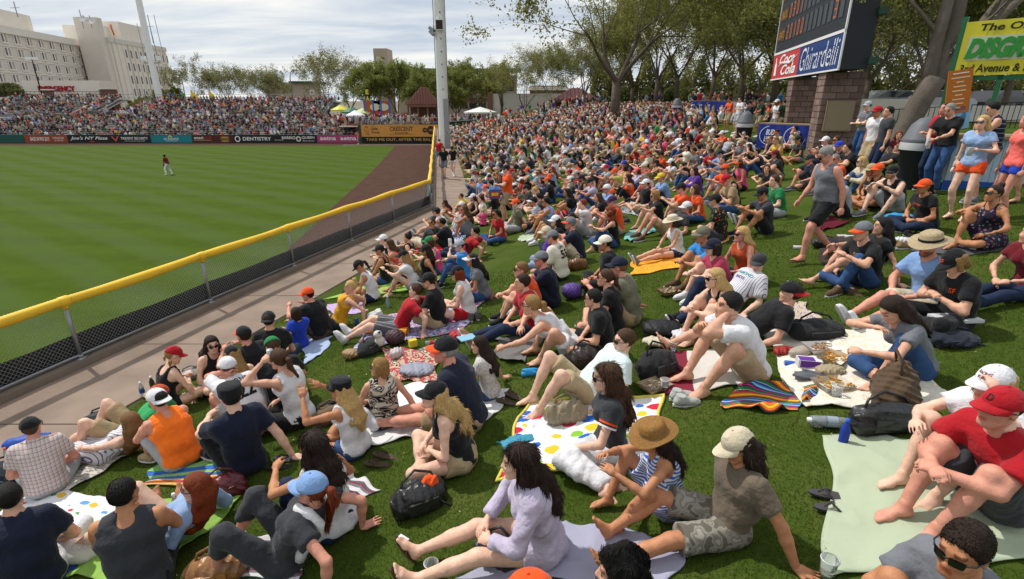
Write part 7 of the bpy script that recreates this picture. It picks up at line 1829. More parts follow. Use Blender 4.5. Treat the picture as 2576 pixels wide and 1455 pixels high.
def bin_(label,p,r=.33,hh=.86,c=(.022,.026,.032),top=(.13,.14,.155)):
 t=empty('rubbish_bin',p,label,'bin','round bins with domed lids')
 mb=MB();mb.lathe([(r*.80,-.05),(r*.86,.02),(r,hh*.92),(r*1.06,hh*.93),(r*1.06,hh)],24);mb.build('drum',PLAIN,t,True,color=c)
 mb=MB();mb.lathe([(r*1.02,hh-.02),(r*1.07,hh+.06),(r*1.02,hh+.09),(r*.98,hh+.11),(r*.72,hh+.36),(r*.40,hh+.48),(0,hh+.52)],24);mb.build('lid',PLAIN,t,True,color=top)
 mb=MB();mb.lathe([(r*1.075,hh-.14),(r*1.085,hh-.02),(r*1.07,hh+.005)],24);mb.build('bag_rim',mat('clear_bag',(.5,.52,.53),.3),t,True)
 return t
bin_('dark domed bin by the standing orange t-shirt',on_ground(1868,362));bin_('large dark domed bin between the big tree and the black polo shirt',on_ground(2292,470),.36,.92)
bin_('grey domed bin at the end of the farther beer table',on_ground(1700,296),.33,.86,(.02,.05,.25))
# ================================================================== the food stand sign, posters, fences, cars at the right
gpx=at_depth(2440,108,10.6)
t=empty('food_stand_sign',(gpx.x,10.6,ground(gpx.x,10.6)),'yellow and green food stand banner reading The Original, 3rd Avenue','sign')
FP0,FP1=at_depth(2398,190,11.2),at_depth(2640,168,10.2);FT0,FT1=at_depth(2455,55,11.2),at_depth(2680,0,10.2)
d=(FP1-FP0);d.z=0;Mg=oriented(Vector((FP0.x,FP0.y,FP0.z)),d);Mg=Matrix.Translation(-t.location)@Mg
LL,HH=d.length,FT0.z-FP0.z
m_sign=ramp_mat('sign_yellow',lambda N,L,tc:const_ramp(N,L,fract_axis(N,L,tc,'Z',40.0),[(0,(.60,.55,.03)),(.5,(.60,.55,.03))]),.5)
mb=MB();n=12;mb.grid([[Mg@Vector((LL*i/n,.01*math.sin(i*1.4),HH*q)) for i in range(n+1)] for q in (0,.5,1)]);mb.grid([[Mg@Vector((LL*i/n,.02+.01*math.sin(i*1.4),HH*q)) for i in range(n+1)][::-1] for q in (0,.5,1)]);mb.build('vinyl',banner_mat('sign_vinyl',(.62,.56,.035),.10),t,True)
mb=MB();mb.box((.10,-.012,HH*.28),(LL*.99,-.006,HH*.72),Mg);mb.build('pale_band',PLAIN,t,color=(.52,.55,.42))
Tm=lambda x,z,y=-.02:Mg@Matrix.Translation((x,y,z))@Matrix.Rotation(math.pi/2,4,'X')
text_obj('lettering','The Original',.5,Tm(LL*.60,HH*.86),PLAIN,t,fit=(LL*.86,HH*.17),color=(.02,.025,.01),shear=.12,bold=.012)
text_obj('lettering','DISGRAZIA',.5,Tm(LL*.62,HH*.50),PLAIN,t,fit=(LL*1.10,HH*.38),color=(.035,.26,.04),shear=.30,bold=.03,extrude=.01)
text_obj('lettering','3rd Avenue & Scottsdale Rd',.5,Tm(LL*.72,HH*.13),PLAIN,t,fit=(LL*1.34,HH*.15),color=(.02,.025,.01),shear=.10,bold=.012)
for (x0,x1,z0,z1) in ((-.09,.0,-1.9,HH+.1),(-.09,LL,-.09,-.01),(LL*.5,LL*.5+.08,-1.9,0)):mb=MB();mb.box((x0,.02,z0),(x1,.11,z1),Mg);mb.build('post',mat('sign_green',(.015,.13,.045),.5),t)
p=at_depth(2412,230,10.9)
t=empty('menu_poster',p,'orange and brown price list poster hanging below the food sign','poster')
mb=MB();mb.box((-.20,0,-.40),(.20,.02,.40),Matrix.Rotation(-.16,4,'Y')@Matrix.Rotation(-.25,4,'Z'));mb.build('board',PLAIN,t,color=(.52,.16,.02))
for k in range(9):
 mb=MB();wk=(.26,.30,.12,.20,.22,.12,.20,.18,.10)[k];mb.box((-wk/2,-.008,.33-k*.08),(wk/2,-.003,.35-k*.08),Matrix.Rotation(-.16,4,'Y')@Matrix.Rotation(-.25,4,'Z'));mb.build('print_line',PLAIN,t,color=(.75,.66,.5) if k else (.85,.8,.7))
p=at_depth(2410,290,10.9);t=empty('drink_poster',p,'pale blue poster with a bottle reading GIANTS below the price list','poster')
mb=MB();mb.box((-.20,0,-.26),(.20,.02,.26),Matrix.Rotation(-.16,4,'Y')@Matrix.Rotation(-.25,4,'Z'));mb.build('board',PLAIN,t,color=(.26,.50,.72))
text_obj('lettering','GIANTS',.1,Matrix.Rotation(-.16,4,'Y')@Matrix.Rotation(-.25,4,'Z')@face(-.02,-.01,.13),PLAIN,t,fit=(.24,.07),color=(.03,.06,.2),bold=.005)
mb=MB();mb.prism([(.06,-.2),(.13,-.2),(.13,.0),(.11,.08),(.08,.08),(.06,0)],-.002,.004,Matrix.Rotation(-.25,4,'Z')@face(0,-.008,0));mb.build('bottle_picture',PLAIN,t,color=(.06,.22,.45))
# striped blue counter of the food stand behind the standing women
p0=on_ground(2370,478);
ct=empty('food_counter',p0,'food stand counter clad in pale blue ribbed metal with a blue foot board','counter')
cd=Vector((1.0,-.45,0)).normalized();Mc=Matrix.Translation(-Vector((0,0,0)))@oriented((0,0,0),cd)
mb=MB();mb.box((0,.05,.18),(4.5,.8,1.02),Mc);mb.build('carcass',M_WHITE,ct)
for k in range(46):mb=MB();mb.box((k*.098,.02,.2),(k*.098+.06,.052,1.0),Mc);mb.build('rib',PLAIN,ct,color=(.36,.52,.66))
mb=MB();mb.box((-.02,-.01,.0),(4.5,.06,.2),Mc);mb.build('foot_board',PLAIN,ct,color=(.02,.09,.36));mb=MB();mb.box((-.05,-.12,1.02),(4.55,.9,1.07),Mc);mb.build('counter_top',mat('table_wood',(.3,.2,.11)),ct)
# picket fence, pale wall, cars
rail('dark iron picket fence behind the big tree',[(at_depth(2190,330,22).x,22,ground(14,22)-.35),(at_depth(2620,330,20).x,20,ground(19,20)-.3)],1.25,.16,M_BLACK,2,.016)
cw=empty('car_park_wall',(25,30,4),'pale rendered wall and awnings before the car park','wall')
for (px0,px1,y,z0,z1) in ((2120,2290,27,3.5,6.05),(2290,2640,26,3.5,5.75)):
 X0,X1=px_x(px0,y),px_x(px1,y);mb=MB();mb.box((X0,y,z0),(X1,y+.4,z1));o=mb.build('wall',M_WSTUCCO,cw);o.location=-cw.location
sheet('car_park',[(px_x(2050,34),30),(px_x(2750,34),30),(px_x(2900,70),80),(px_x(2050,70),80)],5.12,mat('asphalt',(.055,.055,.057),.9))
def car(label,x,y,z,c,rz):
 t=empty('parked_car',(x,y,z),label,'car','cars parked beyond the pale wall',rz)
 prof=[(-2.2,.35),(-2.25,.75),(-2.0,.95),(-1.2,1.02),(-.6,1.45),(1.0,1.48),(1.75,1.0),(2.2,.92),(2.3,.4)]
 mb=MB();mb.add([(a,-.85,b2) for a,b2 in prof]+[(a,.85,b2) for a,b2 in prof],[tuple(range(8,-1,-1)),tuple(range(9,18))]+[(i,(i+1)%9,9+(i+1)%9,9+i) for i in range(9)]);mb.build('body',mat('car_%s'%c[0],c[1],.25,spec=.6,vary=.03),t)
 gl=[(-1.1,1.03),(-.58,1.40),(.95,1.42),(1.6,1.03)]
 mb=MB();mb.add([(a,-.86,b2) for a,b2 in gl]+[(a,.86,b2) for a,b2 in gl],[(0,1,2,3),(7,6,5,4)]);mb.build('window',M_GLASSD,t)
 for sx in (-1.4,1.4):
  for sy in (-.82,.82):mb=MB();mb.lathe([(0,-.1),(.32,-.1),(.34,0),(.32,.1),(0,.1)],14,Matrix.Translation((sx,sy,.33))@Matrix.Rotation(math.pi/2,4,'X'));mb.build('wheel',M_BLACK,t)
for i,(px,y,c,lab) in enumerate(((2165,40,('w',(.55,.55,.55)),'white parked car left of the thick tree trunk'),(2245,38,('s',(.30,.31,.33)),'silver parked car behind the thick tree trunk'),(2420,42,('r',(.25,.02,.02)),'red parked car beyond the price list poster'),(2350,37,('w',(.55,.55,.55)),'white parked car between trunk and poster'),(2500,38,('k',(.03,.03,.035)),'black parked car beyond the wall'),(2560,44,('w',(.55,.55,.55)),'white parked car farthest right'))):
 d=ray(px,245);car(lab,d.x/d.y*y,y,5.14,c,rad(20+160*(i%2)))
# ================================================================== cloth patterns
def stripes_fn(axis,period,stops,warp=0.0,coord='Object'):
 return lambda N,L,tc:const_ramp(N,L,fract_axis(N,L,tc,axis,period,coord,warp),stops)
def two_way(f1,f2):return lambda N,L,tc:mul_col(N,L,f1(N,L,tc),f2(N,L,tc))
W_=(.78,.78,.78)
def noise_ramp(scale,stops,stretch=(1,1,1),detail=1,coord='Object',dist=0.0):
 def f(N,L,tc):
  mp=N.new('ShaderNodeMapping');mp.inputs['Scale'].default_value=stretch;L.new(tc.outputs[coord],mp.inputs[0])
  n=N.new('ShaderNodeTexNoise');n.inputs['Scale'].default_value=scale;n.inputs['Detail'].default_value=detail;n.inputs['Distortion'].default_value=dist;L.new(mp.outputs[0],n.inputs['Vector'])
  return const_ramp(N,L,n.outputs['Fac'],stops)
 return f
def vor_ramp(scale,stops,base,rad_=.3,coord='Object',stretch=(1,1,1)):
 """coloured blobs scattered on a plain ground"""
 def f(N,L,tc):
  mp=N.new('ShaderNodeMapping');mp.inputs['Scale'].default_value=stretch;L.new(tc.outputs[coord],mp.inputs[0])
  v=N.new('ShaderNodeTexVoronoi');v.inputs['Scale'].default_value=scale;v.inputs['Randomness'].default_value=.75;L.new(mp.outputs[0],v.inputs['Vector'])
  sp=N.new('ShaderNodeSeparateColor');L.new(v.outputs['Color'],sp.inputs[0]);c=const_ramp(N,L,sp.outputs[0],stops)
  nz=N.new('ShaderNodeTexNoise');nz.inputs['Scale'].default_value=scale*2.2;L.new(mp.outputs[0],nz.inputs['Vector'])
  ad=N.new('ShaderNodeMath');ad.operation='MULTIPLY_ADD';ad.inputs[1].default_value=.30;ad.inputs[2].default_value=-.15;L.new(nz.outputs['Fac'],ad.inputs[0])
  a2=N.new('ShaderNodeMath');a2.operation='ADD';L.new(v.outputs['Distance'],a2.inputs[0]);L.new(ad.outputs[0],a2.inputs[1])
  lt=N.new('ShaderNodeMath');lt.operation='LESS_THAN';lt.inputs[1].default_value=rad_;L.new(a2.outputs[0],lt.inputs[0])
  m=N.new('ShaderNodeMix');m.data_type='RGBA';m.inputs[6].default_value=(*base,1);L.new(lt.outputs[0],m.inputs['Factor']);L.new(c,m.inputs[7]);return m.outputs[2]
 return f
PAT=dict(
 plaid=ramp_mat('plaid_cloth',two_way(stripes_fn('Y',.036,[(0,(.62,.55,.54)),(.5,(.36,.17,.14)),(.62,(.62,.55,.54)),(.8,(.45,.28,.22)),(.88,(.62,.55,.54))]),stripes_fn('Z',.040,[(0,(.95,.95,.95)),(.55,(.55,.40,.38)),(.68,(.95,.95,.95))])),bump=.4),
 zebra=ramp_mat('zebra_cloth',noise_ramp(9,[(0,(.62,.57,.47)),(.40,(.02,.02,.02)),(.49,(.62,.57,.47)),(.54,(.02,.02,.02)),(.66,(.62,.57,.47))],(1,.5,1.7),0,dist=1.5),bump=.3),
 lace=ramp_mat('lace_cloth',noise_ramp(60,[(0,(.42,.38,.35)),(.45,(.62,.60,.57))]),bump=.4),
 pinstripe=ramp_mat('pinstripe_cloth',stripes_fn('Y',.026,[(0,(.70,.70,.73)),(.78,(.16,.13,.25))]),bump=.4),
 pinstripe2=ramp_mat('breton_cloth',stripes_fn('Z',.05,[(0,(.52,.55,.58)),(.6,(.24,.27,.31))]),bump=.4),
 pinstripe3=ramp_mat('yellow_stripe_cloth',stripes_fn('Z',.045,[(0,(.60,.55,.10)),(.6,(.36,.36,.14))]),bump=.4),
 navystripe=ramp_mat('navy_stripe_cloth',stripes_fn('Z',.075,[(0,(.014,.018,.035)),(.86,(.25,.27,.33))]),bump=.4),
 romper=ramp_mat('romper_cloth',lambda N,L,tc:(lambda a,b:a)(const_ramp(N,L,fract_axis(N,L,tc,'Z',.030,warp=.05),[(0,(.68,.67,.64)),(.5,(.03,.14,.50))]),0),bump=.4),
 floral=ramp_mat('floral_cloth',vor_ramp(22,[(0,(.25,.10,.18)),(.3,(.30,.28,.32)),(.55,(.20,.05,.10)),(.75,(.10,.16,.10))],(.020,.018,.035),.34),bump=.3),
 floral2=ramp_mat('tropical_cloth',vor_ramp(18,[(0,(.45,.10,.03)),(.35,(.10,.14,.05)),(.6,(.40,.28,.12)),(.8,(.05,.10,.08))],(.018,.018,.016),.36),bump=.3),
)
CAMO=ramp_mat('camouflage_cloth',noise_ramp(13,[(0,(.13,.12,.095)),(.44,(.27,.25,.21)),(.54,(.20,.185,.15)),(.62,(.33,.31,.27))]),bump=.5)
GSTRIPE=ramp_mat('grey_stripe_cloth',stripes_fn('Y',.05,[(0,(.10,.10,.11)),(.55,(.40,.40,.42)),(.7,(.10,.10,.11))]),bump=.4)
# ================================================================== the people one can pick out
KP={}
PTS=[]
def parse_person(line,i):
 head,spec,label=line.split('|')
 tile,zx,zy=head.split();px=T(tile,float(zx),float(zy))
 tk=spec.split();d=dict(pose=tk[0],heading=float(tk[1]),sex=tk[2],skin=tk[3])
 d['hair']=tuple(tk[4].split(':'));cols=[]
 d['hat']=None if tk[5]=='-' else tuple(tk[5].split(':'))
 d['top']=tuple(tk[6].split(':'));d['bottom']=None if tk[7]=='-' else tuple(tk[7].split(':'));d['feet']=tk[8]
 fl_=tk[9:];extra=[]
 for t in fl_+[w_ for w_ in label.split() if w_[0] in '!#']:
  if t=='S':d['shades']=True
  elif t=='B':d['beard']=True
  elif t[0]=='Y':d['yaw']=float(t[1:])
  elif t[0]=='P':d['pitch']=-float(t[1:])*-1
  elif t[0]=='F':d['fat']=float(t[1:])
  elif t[0]=='x':d['scale']=float(t[1:])
  elif t[0]=='b':
   tl_,t=t[1:].split(':');a,b2=t.split(',');d['seat']=T(tl_,float(a),float(b2))
  elif t[0]=='p':
   tl_=tile
   if ':' in t:tl_,t=t[1:].split(':');t='p'+t
   a,b2=t[1:].split(',');d['_foot']=T(tl_,float(a),float(b2))
  elif t[0]=='!':extra.append(t)
  elif t[0]=='#':extra.append(t)
 if 'yaw' not in d and tile not in ('12','11','02','03'):d['yaw']=random.Random(i).uniform(-20,14)
 label=' '.join(w_ for w_ in label.split() if w_[0] not in '!#')
 return px,d,label,extra
OVR={'26':None}
n_hand=0
NEAR=()
for i,line in enumerate(PEOPLE.strip().split('\n')):
 px,d,label,extra=parse_person(line,i);tile=line[:2]
 foot=d.pop('_foot',None);loc=None
 if foot:loc=on_ground(*foot)
 if 'steward' in label:loc=(lambda p:(p.x,60,ground(p.x,60)))(at_depth(px[0]-12,px[1],60))
 if 'walking' in label and 'path' in label:loc=at_z(foot[0],foot[1],WALK_Z)
 if 'yellow fence cap' in label:loc=at_z(foot[0],foot[1]+2,WALK_Z)
 tm=bm_=None
 for e in extra:
  k_=e[1:]
  if e[0]=='!' and k_ in PAT:tm=PAT[k_]
  if e=='!camo':bm_=CAMO
  if e=='!stripe':bm_=GSTRIPE
 k=make_person(label,px=px,loc=loc,topmat=tm,botmat=bm_,group='people sitting on the grass slope' if d['pose'] in POSES else 'people standing about',**{kk:v for kk,v in d.items()},
     variant=(900+i%3) if tile in ('12','11','02','03') and d['pose'] in POSES and not extra and 'yaw' not in d and d.get('fat',1)==1 and line[:6] not in NEAR else None)
 KP[i]=k;PTS.append((k['loc'].x,k['loc'].y));n_hand+=1
 for e in extra:
  if e=='#byrnes':garment_text(k,'BYRNES',.085,'back',.085,.9,'black');garment_text(k,'22',.21,'back',-.055,0,'black',bold=.03)
  if e=='#gold':garment_text(k,'GOLDSCHMIDT',.058,'back',.085,.9,'cream');garment_text(k,'44',.20,'back',-.05,0,'black',bold=.03)
  if e=='#linc':garment_text(k,'LINC',.075,'back',.085,.9,'black');garment_text(k,'55',.20,'back',-.05,0,'black',bold=.03)
  if e=='#dback':garment_text(k,'DIAMOND',.062,'front',.02,0,'teal');garment_text(k,'BACKS',.05,'front',-.05,0,'purple')
  if e in ('#sfcap','#sfcap2'):cap_text(k,'SF',.05,'orange',.080)
  if e=='#sfcap2':garment_text(k,'SF',.07,'front',.02,0,'orange',side=.08)
  if e=='#racing':cap_text(k,'RACING',.022,'maroon',.098);cap_text(k,'KING',.022,'maroon',.072)
  if e=='#dcap':cap_text(k,'D',.050,'black',.080)
  if e=='#band':
   for n in 'LR':
    sh,el=Vector(k['J']['sh'+n]),Vector(k['J']['el'+n])
    for q,c in ((.36,'orange'),(.46,'white')):
     mb=MB();a=sh.lerp(el,q);b2=sh.lerp(el,q+.055);mb.tube([a,b2],.0715,18,caps=False);mb.build('sleeve_band',CLOTH,k['top'],True,color=COLS[c])
 if 'orange lettering' in label:garment_text(k,'SF',.10,'front',.0,0,'gold');garment_text(k,'GIANTS',.05,'front',-.08,0,'gold')
 if 'white print' in label:garment_text(k,'GIANTS',.05,'front',.0,0,'white')
 if 'orange cap and black t-shirt' in label:garment_text(k,'SpringFan',.04,'front',.03,0,'orange')
 if 'tiger print' in label:
  garment_text(k,'*',.22,'front',-.02,0,'cream')
 if 'orange figures' in label:garment_text(k,'55',.16,'back',-.03,0,'orange')
 if 'white swoosh' in label:cap_text(k,')',.04,'white',.08)
 if 'white scarf' in label:
  J=k['J'];bk=-Vector(J['fwd']);U=Vector(J['U2']);S_=Vector(J['side']);ne=Vector(J['neck'])
  for sgn,Ls in ((1,.36),(-1,.50)):
   mb=MB();pts=[ne+Vector(J['fwd'])*.085+S_*sgn*.06+U*.0,ne+S_*sgn*.095+U*.055,ne+bk*.11+S_*sgn*.10+U*.0,ne+bk*.165+S_*sgn*.11-U*Ls*.5,ne+bk*.180+S_*sgn*.12-U*Ls]
   bv=BVHTree.FromPolygons([v.co.copy() for v in k['top'].data.vertices],[tuple(p.vertices) for p in k['top'].data.polygons])
   pts=pts[:2]+[ne+S_*sgn*.075-U*q for q in (.0,.07,.14,.22,.30,Ls)]
   for j in range(2,len(pts)):
    hit=bv.ray_cast(pts[j]+bk*.7,-bk,1.2);pts[j]=hit[0]+bk*.016 if hit[0] is not None else pts[j]+bk*.14
   mb.tube(pts,[.028,.034,.036,.038,.038,.040,.040,.036],8);mb.build('scarf',TERRY,k['root'],True,color=COLS['white'])
# ================================================================== the packed middle of the lawn: people placed singly
def rough_free(x,y,r):
 return all((x-a)**2+(y-b2)**2>r*r for a,b2 in PTS)
BLOCK=[(PB[0],PB[1],1.0),(bA.x,bA.y,.7),(bB.x,bB.y,.8),(11.3,18.5,1.6),(8.6,16.6,.9),(10,16.6,1.0),(12.4,22.5,1.5)]
cand=[]
rr=random.Random(77)
y=12.0
while y<74:
 dy=.82+.004*y
 for xi in range(90):
  x=edge_x(y)+.45+xi*(.66+.002*y)+rr.uniform(-.2,.2);yy_=y+rr.uniform(-.28,.28)
  s=lawn_s(x,yy_)
  if s>(13.5 if yy_<24 else 17 if yy_<34 else 24):continue
  z=ground(x,yy_);f_=in_frame((x,yy_,z+.5))
  if not f_ or not (1090<f_[0]<2400):continue
  # keep the open grass of the near slope
  if yy_<17 and rr.random()<.62:continue
  if yy_<14 and s<3.0:continue
  if f_[1]>560:continue
  if rr.random()<.10:continue
  if not rough_free(x,yy_,.60 if yy_<25 else .52):continue
  if any((x-a)**2+(yy_-b2)**2<r*r for a,b2,r in BLOCK):continue
  if yy_>25 and yy_<30 and s>12.2 and s<15:continue
  PTS.append((x,yy_));cand.append((yy_,x,z))
 y+=dy
cand.sort()
N_SINGLE=296-n_hand
TOPC=['black']*14+['white']*9+['orange']*3+['gray']*5+['navy']*6+['red']*2+['charcoal']*6+['ltgray']*4+['beige','tan','brown','maroon']+['purple','green','ltblue','sky','maroon','coral','pink','tan','beige','lavender','teal','yellow','olive','rust','cream','denimshirt']
CNAME=dict(ltgray='pale grey',ltblue='pale blue',sky='sky blue',charcoal='charcoal',gray='grey',denimshirt='washed blue',coral='coral',navy='navy',khaki='khaki',royal='royal blue',dkbrown='dark brown',ltbrown='light brown',dkblonde='dark blonde')
cn=lambda c:CNAME.get(c,c)
SEENL=set()
def rand_outfit(r,y,x):
 sex=r.choice('mf')
 ty=r.choice(['tee']*6+(['polo','jersey','tank','long'] if sex=='m' else ['tank','tank','camisole','camisole','long','dress']))
 c=r.choice(TOPC);hatc=r.choice(['black']*6+['white']*3+['orange']*3+['navy','gray','red','khaki','beige'])
 hat=(('sun','khaki','black') if r.random()<.08 else ('cap',hatc) if r.random()<.9 else ('cap','black','orange')) if r.random()<(.62 if sex=='m' else .36) else None
 hs=r.choice(['short','short','short','buzz','bald']) if sex=='m' else r.choice(['long','long','pony','bob','bun' if not hat else 'pony','shag'])
 hc=r.choice(['black','dkbrown','dkbrown','brown','brown','ltbrown','blonde','dkblonde','gray' if sex=='m' else 'blonde','red'])
 pose=r.choice(['hug','hug','rest','rest','cross','cross','out','outx','back','prop','propr','knee1','knee1r','drink','drinkk','chin','phone','lie','reclk','recl','lean','bow','side','crossprop','wave'])
 bt=r.choice(['shorts','shorts','jeans','shorts'] if sex=='m' else ['hot','hot','jeans','skirt','capri'])
 bc='denim' if bt in ('jeans',) else r.choice(['khaki','charcoal','ltgray','black','denim','beige'])
 if ty=='dress':bt=None
 return dict(sex=sex,top=(ty,c),hat=hat,hair=(hs,hc),pose=pose,bottom=(bt,bc) if bt else None,feet=r.choice(['bare','shoe:white','shoe:gray','shoe:black']),skin=r.choice('lptrll'),shades=r.random()<.55)
TYN=dict(tee='t-shirt',polo='polo shirt',jersey='jersey',tank='tank top',long='long top',dress='dress',camisole='strappy top')
POSN=dict(hug='hugging knees',rest='elbows on knees',cross='sitting cross-legged',out='legs stretched out',outx='ankles crossed',back='leaning back',prop='propped on an arm',propr='propped on an arm',knee1='one knee up',knee1r='one knee up',drink='lifting a drink',chin='hand to the face',phone='looking down',drinkk='lifting a drink',lie='lying back',reclk='lying back',recl='lying back',lean='reaching forward',bow='bent forward',side='legs to one side',crossprop='propped on an arm',wave='hands raised')
def region(x,y):
 s=lawn_s(x,y)
 if s<2.6:return 'near the path'
 if abs(x-bA.x)<3 and abs(y-bA.y)<4:return 'by the lawn tree'
 if s>11.5 and y<24:return 'below the scoreboard'
 if s>11 and y<34:return 'near the beer tables'
 if y>36:return 'far off'
 if y>25:return 'mid crowd'
 return 'mid slope'
for j,(yy_,x,z) in enumerate(cand[:N_SINGLE]):
 r=random.Random(5000+j)
 for _ in range(60):
  o=rand_outfit(r,yy_,x)
  hd_=('%s %s'%(cn(o['hat'][1]),'cap' if o['hat'][0]=='cap' else 'sun hat') if len(o['hat'] or ()) != 3 or o['hat'][0]=='sun' else 'orange-brimmed cap') if o['hat'] else '%s %s hair'%(dict(long='long',short='short',buzz='cropped',bald='thin',pony='ponytailed',bob='bobbed',bun='pinned-up',shag='loose')[o['hair'][0]],cn(o['hair'][1]))
  lab='%s in %s %s, %s, %s %s'%('man' if o['sex']=='m' else 'woman',cn(o['top'][1]),TYN[o['top'][0]],hd_,POSN[o['pose']],region(x,yy_))
  if lab not in SEENL and len(lab.split())<=16:break
 SEENL.add(lab)
 make_person(lab,loc=(x,yy_,z),heading=r.gauss(181,24),scale=r.uniform(.92,1.05),group='people sitting on the grass slope',variant=r.choice((3,8)),h=.034 if yy_<22 else .042,yaw=r.choice((-40,-18,0,20,40)),**o)
# ================================================================== crowds too many to take one by one
def crowd_proto(pose,sex,h,hat,long_hair):
 J=skeleton(pose,sex,0,0,random.Random(4));Rh=head_axes(J)
 groups=[('skin',[P(J['neck'],J['head'],.055,.05)]+[ell(J['head'],(.10,.08,.118))]+[p for n in 'LR' for p in arm_prims(J,n,sex)]+[p for n in 'LR' for p in leg_prims(J,n,sex)]),
              ('top',torso_prims(J,1.05,sex,.016)[:7]+[P(J['sh'+n],J['sh'+n]+(J['el'+n]-J['sh'+n])*.6,.07,.065) for n in 'LR']),
              ('bottom',[P(J['pel']+(0,.08,0),J['pel']-(0,.08,0),.115)]+[P(J['hip'+n],J['hip'+n]+(J['kn'+n]-J['hip'+n])*.8,.105,.085) for n in 'LR']),
              ('hair',[ell(J['head']+(-.02,0,.045),(.112,.092,.10))]+([P(J['head']+(-.07,0,0),J['neck']+(-.10,0,-.1),.07,.05)] if long_hair else [])+([ell(J['head']+(.09,0,.07),(.09,.075,.02))] if hat else []))]
 V,Q=sdf_mesh([p for g in groups for p in g[1]],h)
 best=np.full(len(V),9e9);cls=np.zeros(len(V),int)
 for gi,(nm,ps) in enumerate(groups):
  for p in ps:
   if isinstance(p,P):
    ab=p.b-p.a;t=np.clip(((V-p.a)@ab)/max(1e-9,ab@ab),0,1);q=V-p.a-t[:,None]*ab
    if p.lat is not None:q=q-((q@p.lat)*(1-p.s))[:,None]*p.lat
    d=np.linalg.norm(q,axis=1)-(p.ra+(p.rb-p.ra)*t)
   else:d=(np.linalg.norm((V-p[1])/p[2],axis=1)-1)*p[2].min()
   m=d<best;best[m]=d[m];cls[m]=gi
 return V,Q,cls
CROWDM,_N,_L,_b=new_mat('crowd_cloth');_b.inputs['Roughness'].default_value=.85
_a=_N.new('ShaderNodeAttribute');_a.attribute_name='tint';_L.new(_a.outputs['Color'],_b.inputs['Base Color'])
MATS['crowd_cloth']=CROWDM
SK=[SKINS[k] for k in 'lptr'];HC=[HAIRS[k] for k in ('black','dkbrown','brown','ltbrown','blonde')]
BC=[COLS[k] for k in ('khaki','denim','charcoal','ltgray','black','beige','dkdenim')]
def crowd(name,places,protos,label=None,seed=1,tone=1.0):
 rs=np.random.RandomState(seed);VV,QQ,CC=[],[],[];o=0
 for (x,y,z,hd) in places:
  V,Q,cls=protos[rs.randint(len(protos))]
  c,s=math.cos(hd),math.sin(hd);k=rs.uniform(.92,1.06)
  W=np.stack([(V[:,0]*c-V[:,1]*s)*k+x,(V[:,0]*s+V[:,1]*c)*k+y,V[:,2]*k+z],1)
  tc_=COLS[TOPC[rs.randint(len(TOPC))]];hc=HC[rs.randint(5)] if rs.rand()<.5 else COLS[('black','white','black','beige','orange','navy','white')[rs.randint(7)]]
  pal=np.array([SK[rs.randint(4)],tc_,BC[rs.randint(7)],hc],f32)*(1.0 if tone==1 else (.30,.5,.7,1.0,1.15)[rs.randint(5)])
  VV.append(W);QQ.append(Q+o);CC.append(pal[cls]);o+=len(V)
 me=mesh_np(name,np.concatenate(VV),np.concatenate(QQ),mats=[CROWDM],attr=('tint',np.concatenate(CC)))
 ob=link(name,me);kind(ob,'stuff')
 if label:ob['label']=label
 return ob
POSES['seat']=PZ(-6,-14,both(.44,.12,.09),((1,.2,.6),(1,-.2,.6)),((.36,.12,.56),(.36,-.12,.56)),both(-.3,1,-.3),pz=.50)
POSES['seat2']=PZ(4,-10,both(.46,.14,.09),((1,.2,.6),(1,-.2,.6)),((.30,.05,.62),(.40,-.16,.58)),both(-.3,1,-.3),pz=.50)
pl_lawn=[crowd_proto(p,s,.10,h_,l_) for p,s,h_,l_ in (('hug','m',True,False),('cross','f',False,True),('rest','m',False,False),('back','f',True,True),('prop','m',True,False),('out','f',False,True))]
crowd('lawn_crowd',[(x,y,z,rad(rr.gauss(180,22))) for y,x,z in cand[N_SINGLE:]],pl_lawn,'hundreds of people sitting far up the lawn',5)
pl_seat=[crowd_proto(p,s,.135,h_,l_) for p,s,h_,l_ in (('seat','m',True,False),('seat2','f',False,True),('seat','f',True,False),('seat2','m',False,False))]
places=[]
rs9=random.Random(9)
def fill_stand(S,x_lo,x_hi,occ,gaps=()):
 x0,x1,y0,z0,rows,run,rise=S
 for i in range(rows):
  x=max(x0,x_lo)+rs9.random()*.4
  while x<min(x1,x_hi):
   x+=rs9.uniform(.50,.66)
   if any(a<x<b2 for a,b2 in gaps) and rs9.random()<.75:continue
   if rs9.random()<occ:places.append((x,y0+i*run+.5,z0+i*rise,rad(-90+rs9.gauss(6,16))))
fill_stand(LOW,px_x(-40,84),LOW[1],.84,[(px_x(108,84),px_x(116,84)),(px_x(205,84),px_x(215,84))]);n_low=len(places)
fill_stand(UP1,UP1[0]+.5,UP1[1]-.6,.90,[(px_x(560,98),px_x(566,98))])
fill_stand(UP2,px_x(-40,97),UP2[1],.72,[(px_x(205,98),px_x(222,98)),(px_x(100,98),px_x(118,98))])
crowd('grandstand_crowd',places,pl_seat,'thousands of seated people filling the grandstands',6,.62)
pl_std=[crowd_proto(p,s,.10,h_,l_) for p,s,h_,l_ in (('stand','m',True,False),('standp','f',False,True),('standh','m',False,False))]
st_=[]
for k in range(150):st_.append((px_x(rs9.uniform(862,1100),88),rs9.uniform(81.2,97),2.32,rs9.random()*6.28))
for k in range(44):st_.append((px_x(rs9.uniform(1135,1240),88),rs9.uniform(82,96),2.32,rs9.random()*6.28))
for k in range(46):st_.append((px_x(rs9.uniform(865,1250),81.5),81.2+rs9.random(),2.15,rad(-90+rs9.gauss(0,40))))
for k in range(26):st_.append((px_x(rs9.uniform(232,900),91.6),91.3+rs9.random()*.8,3.15,rs9.random()*6.28))
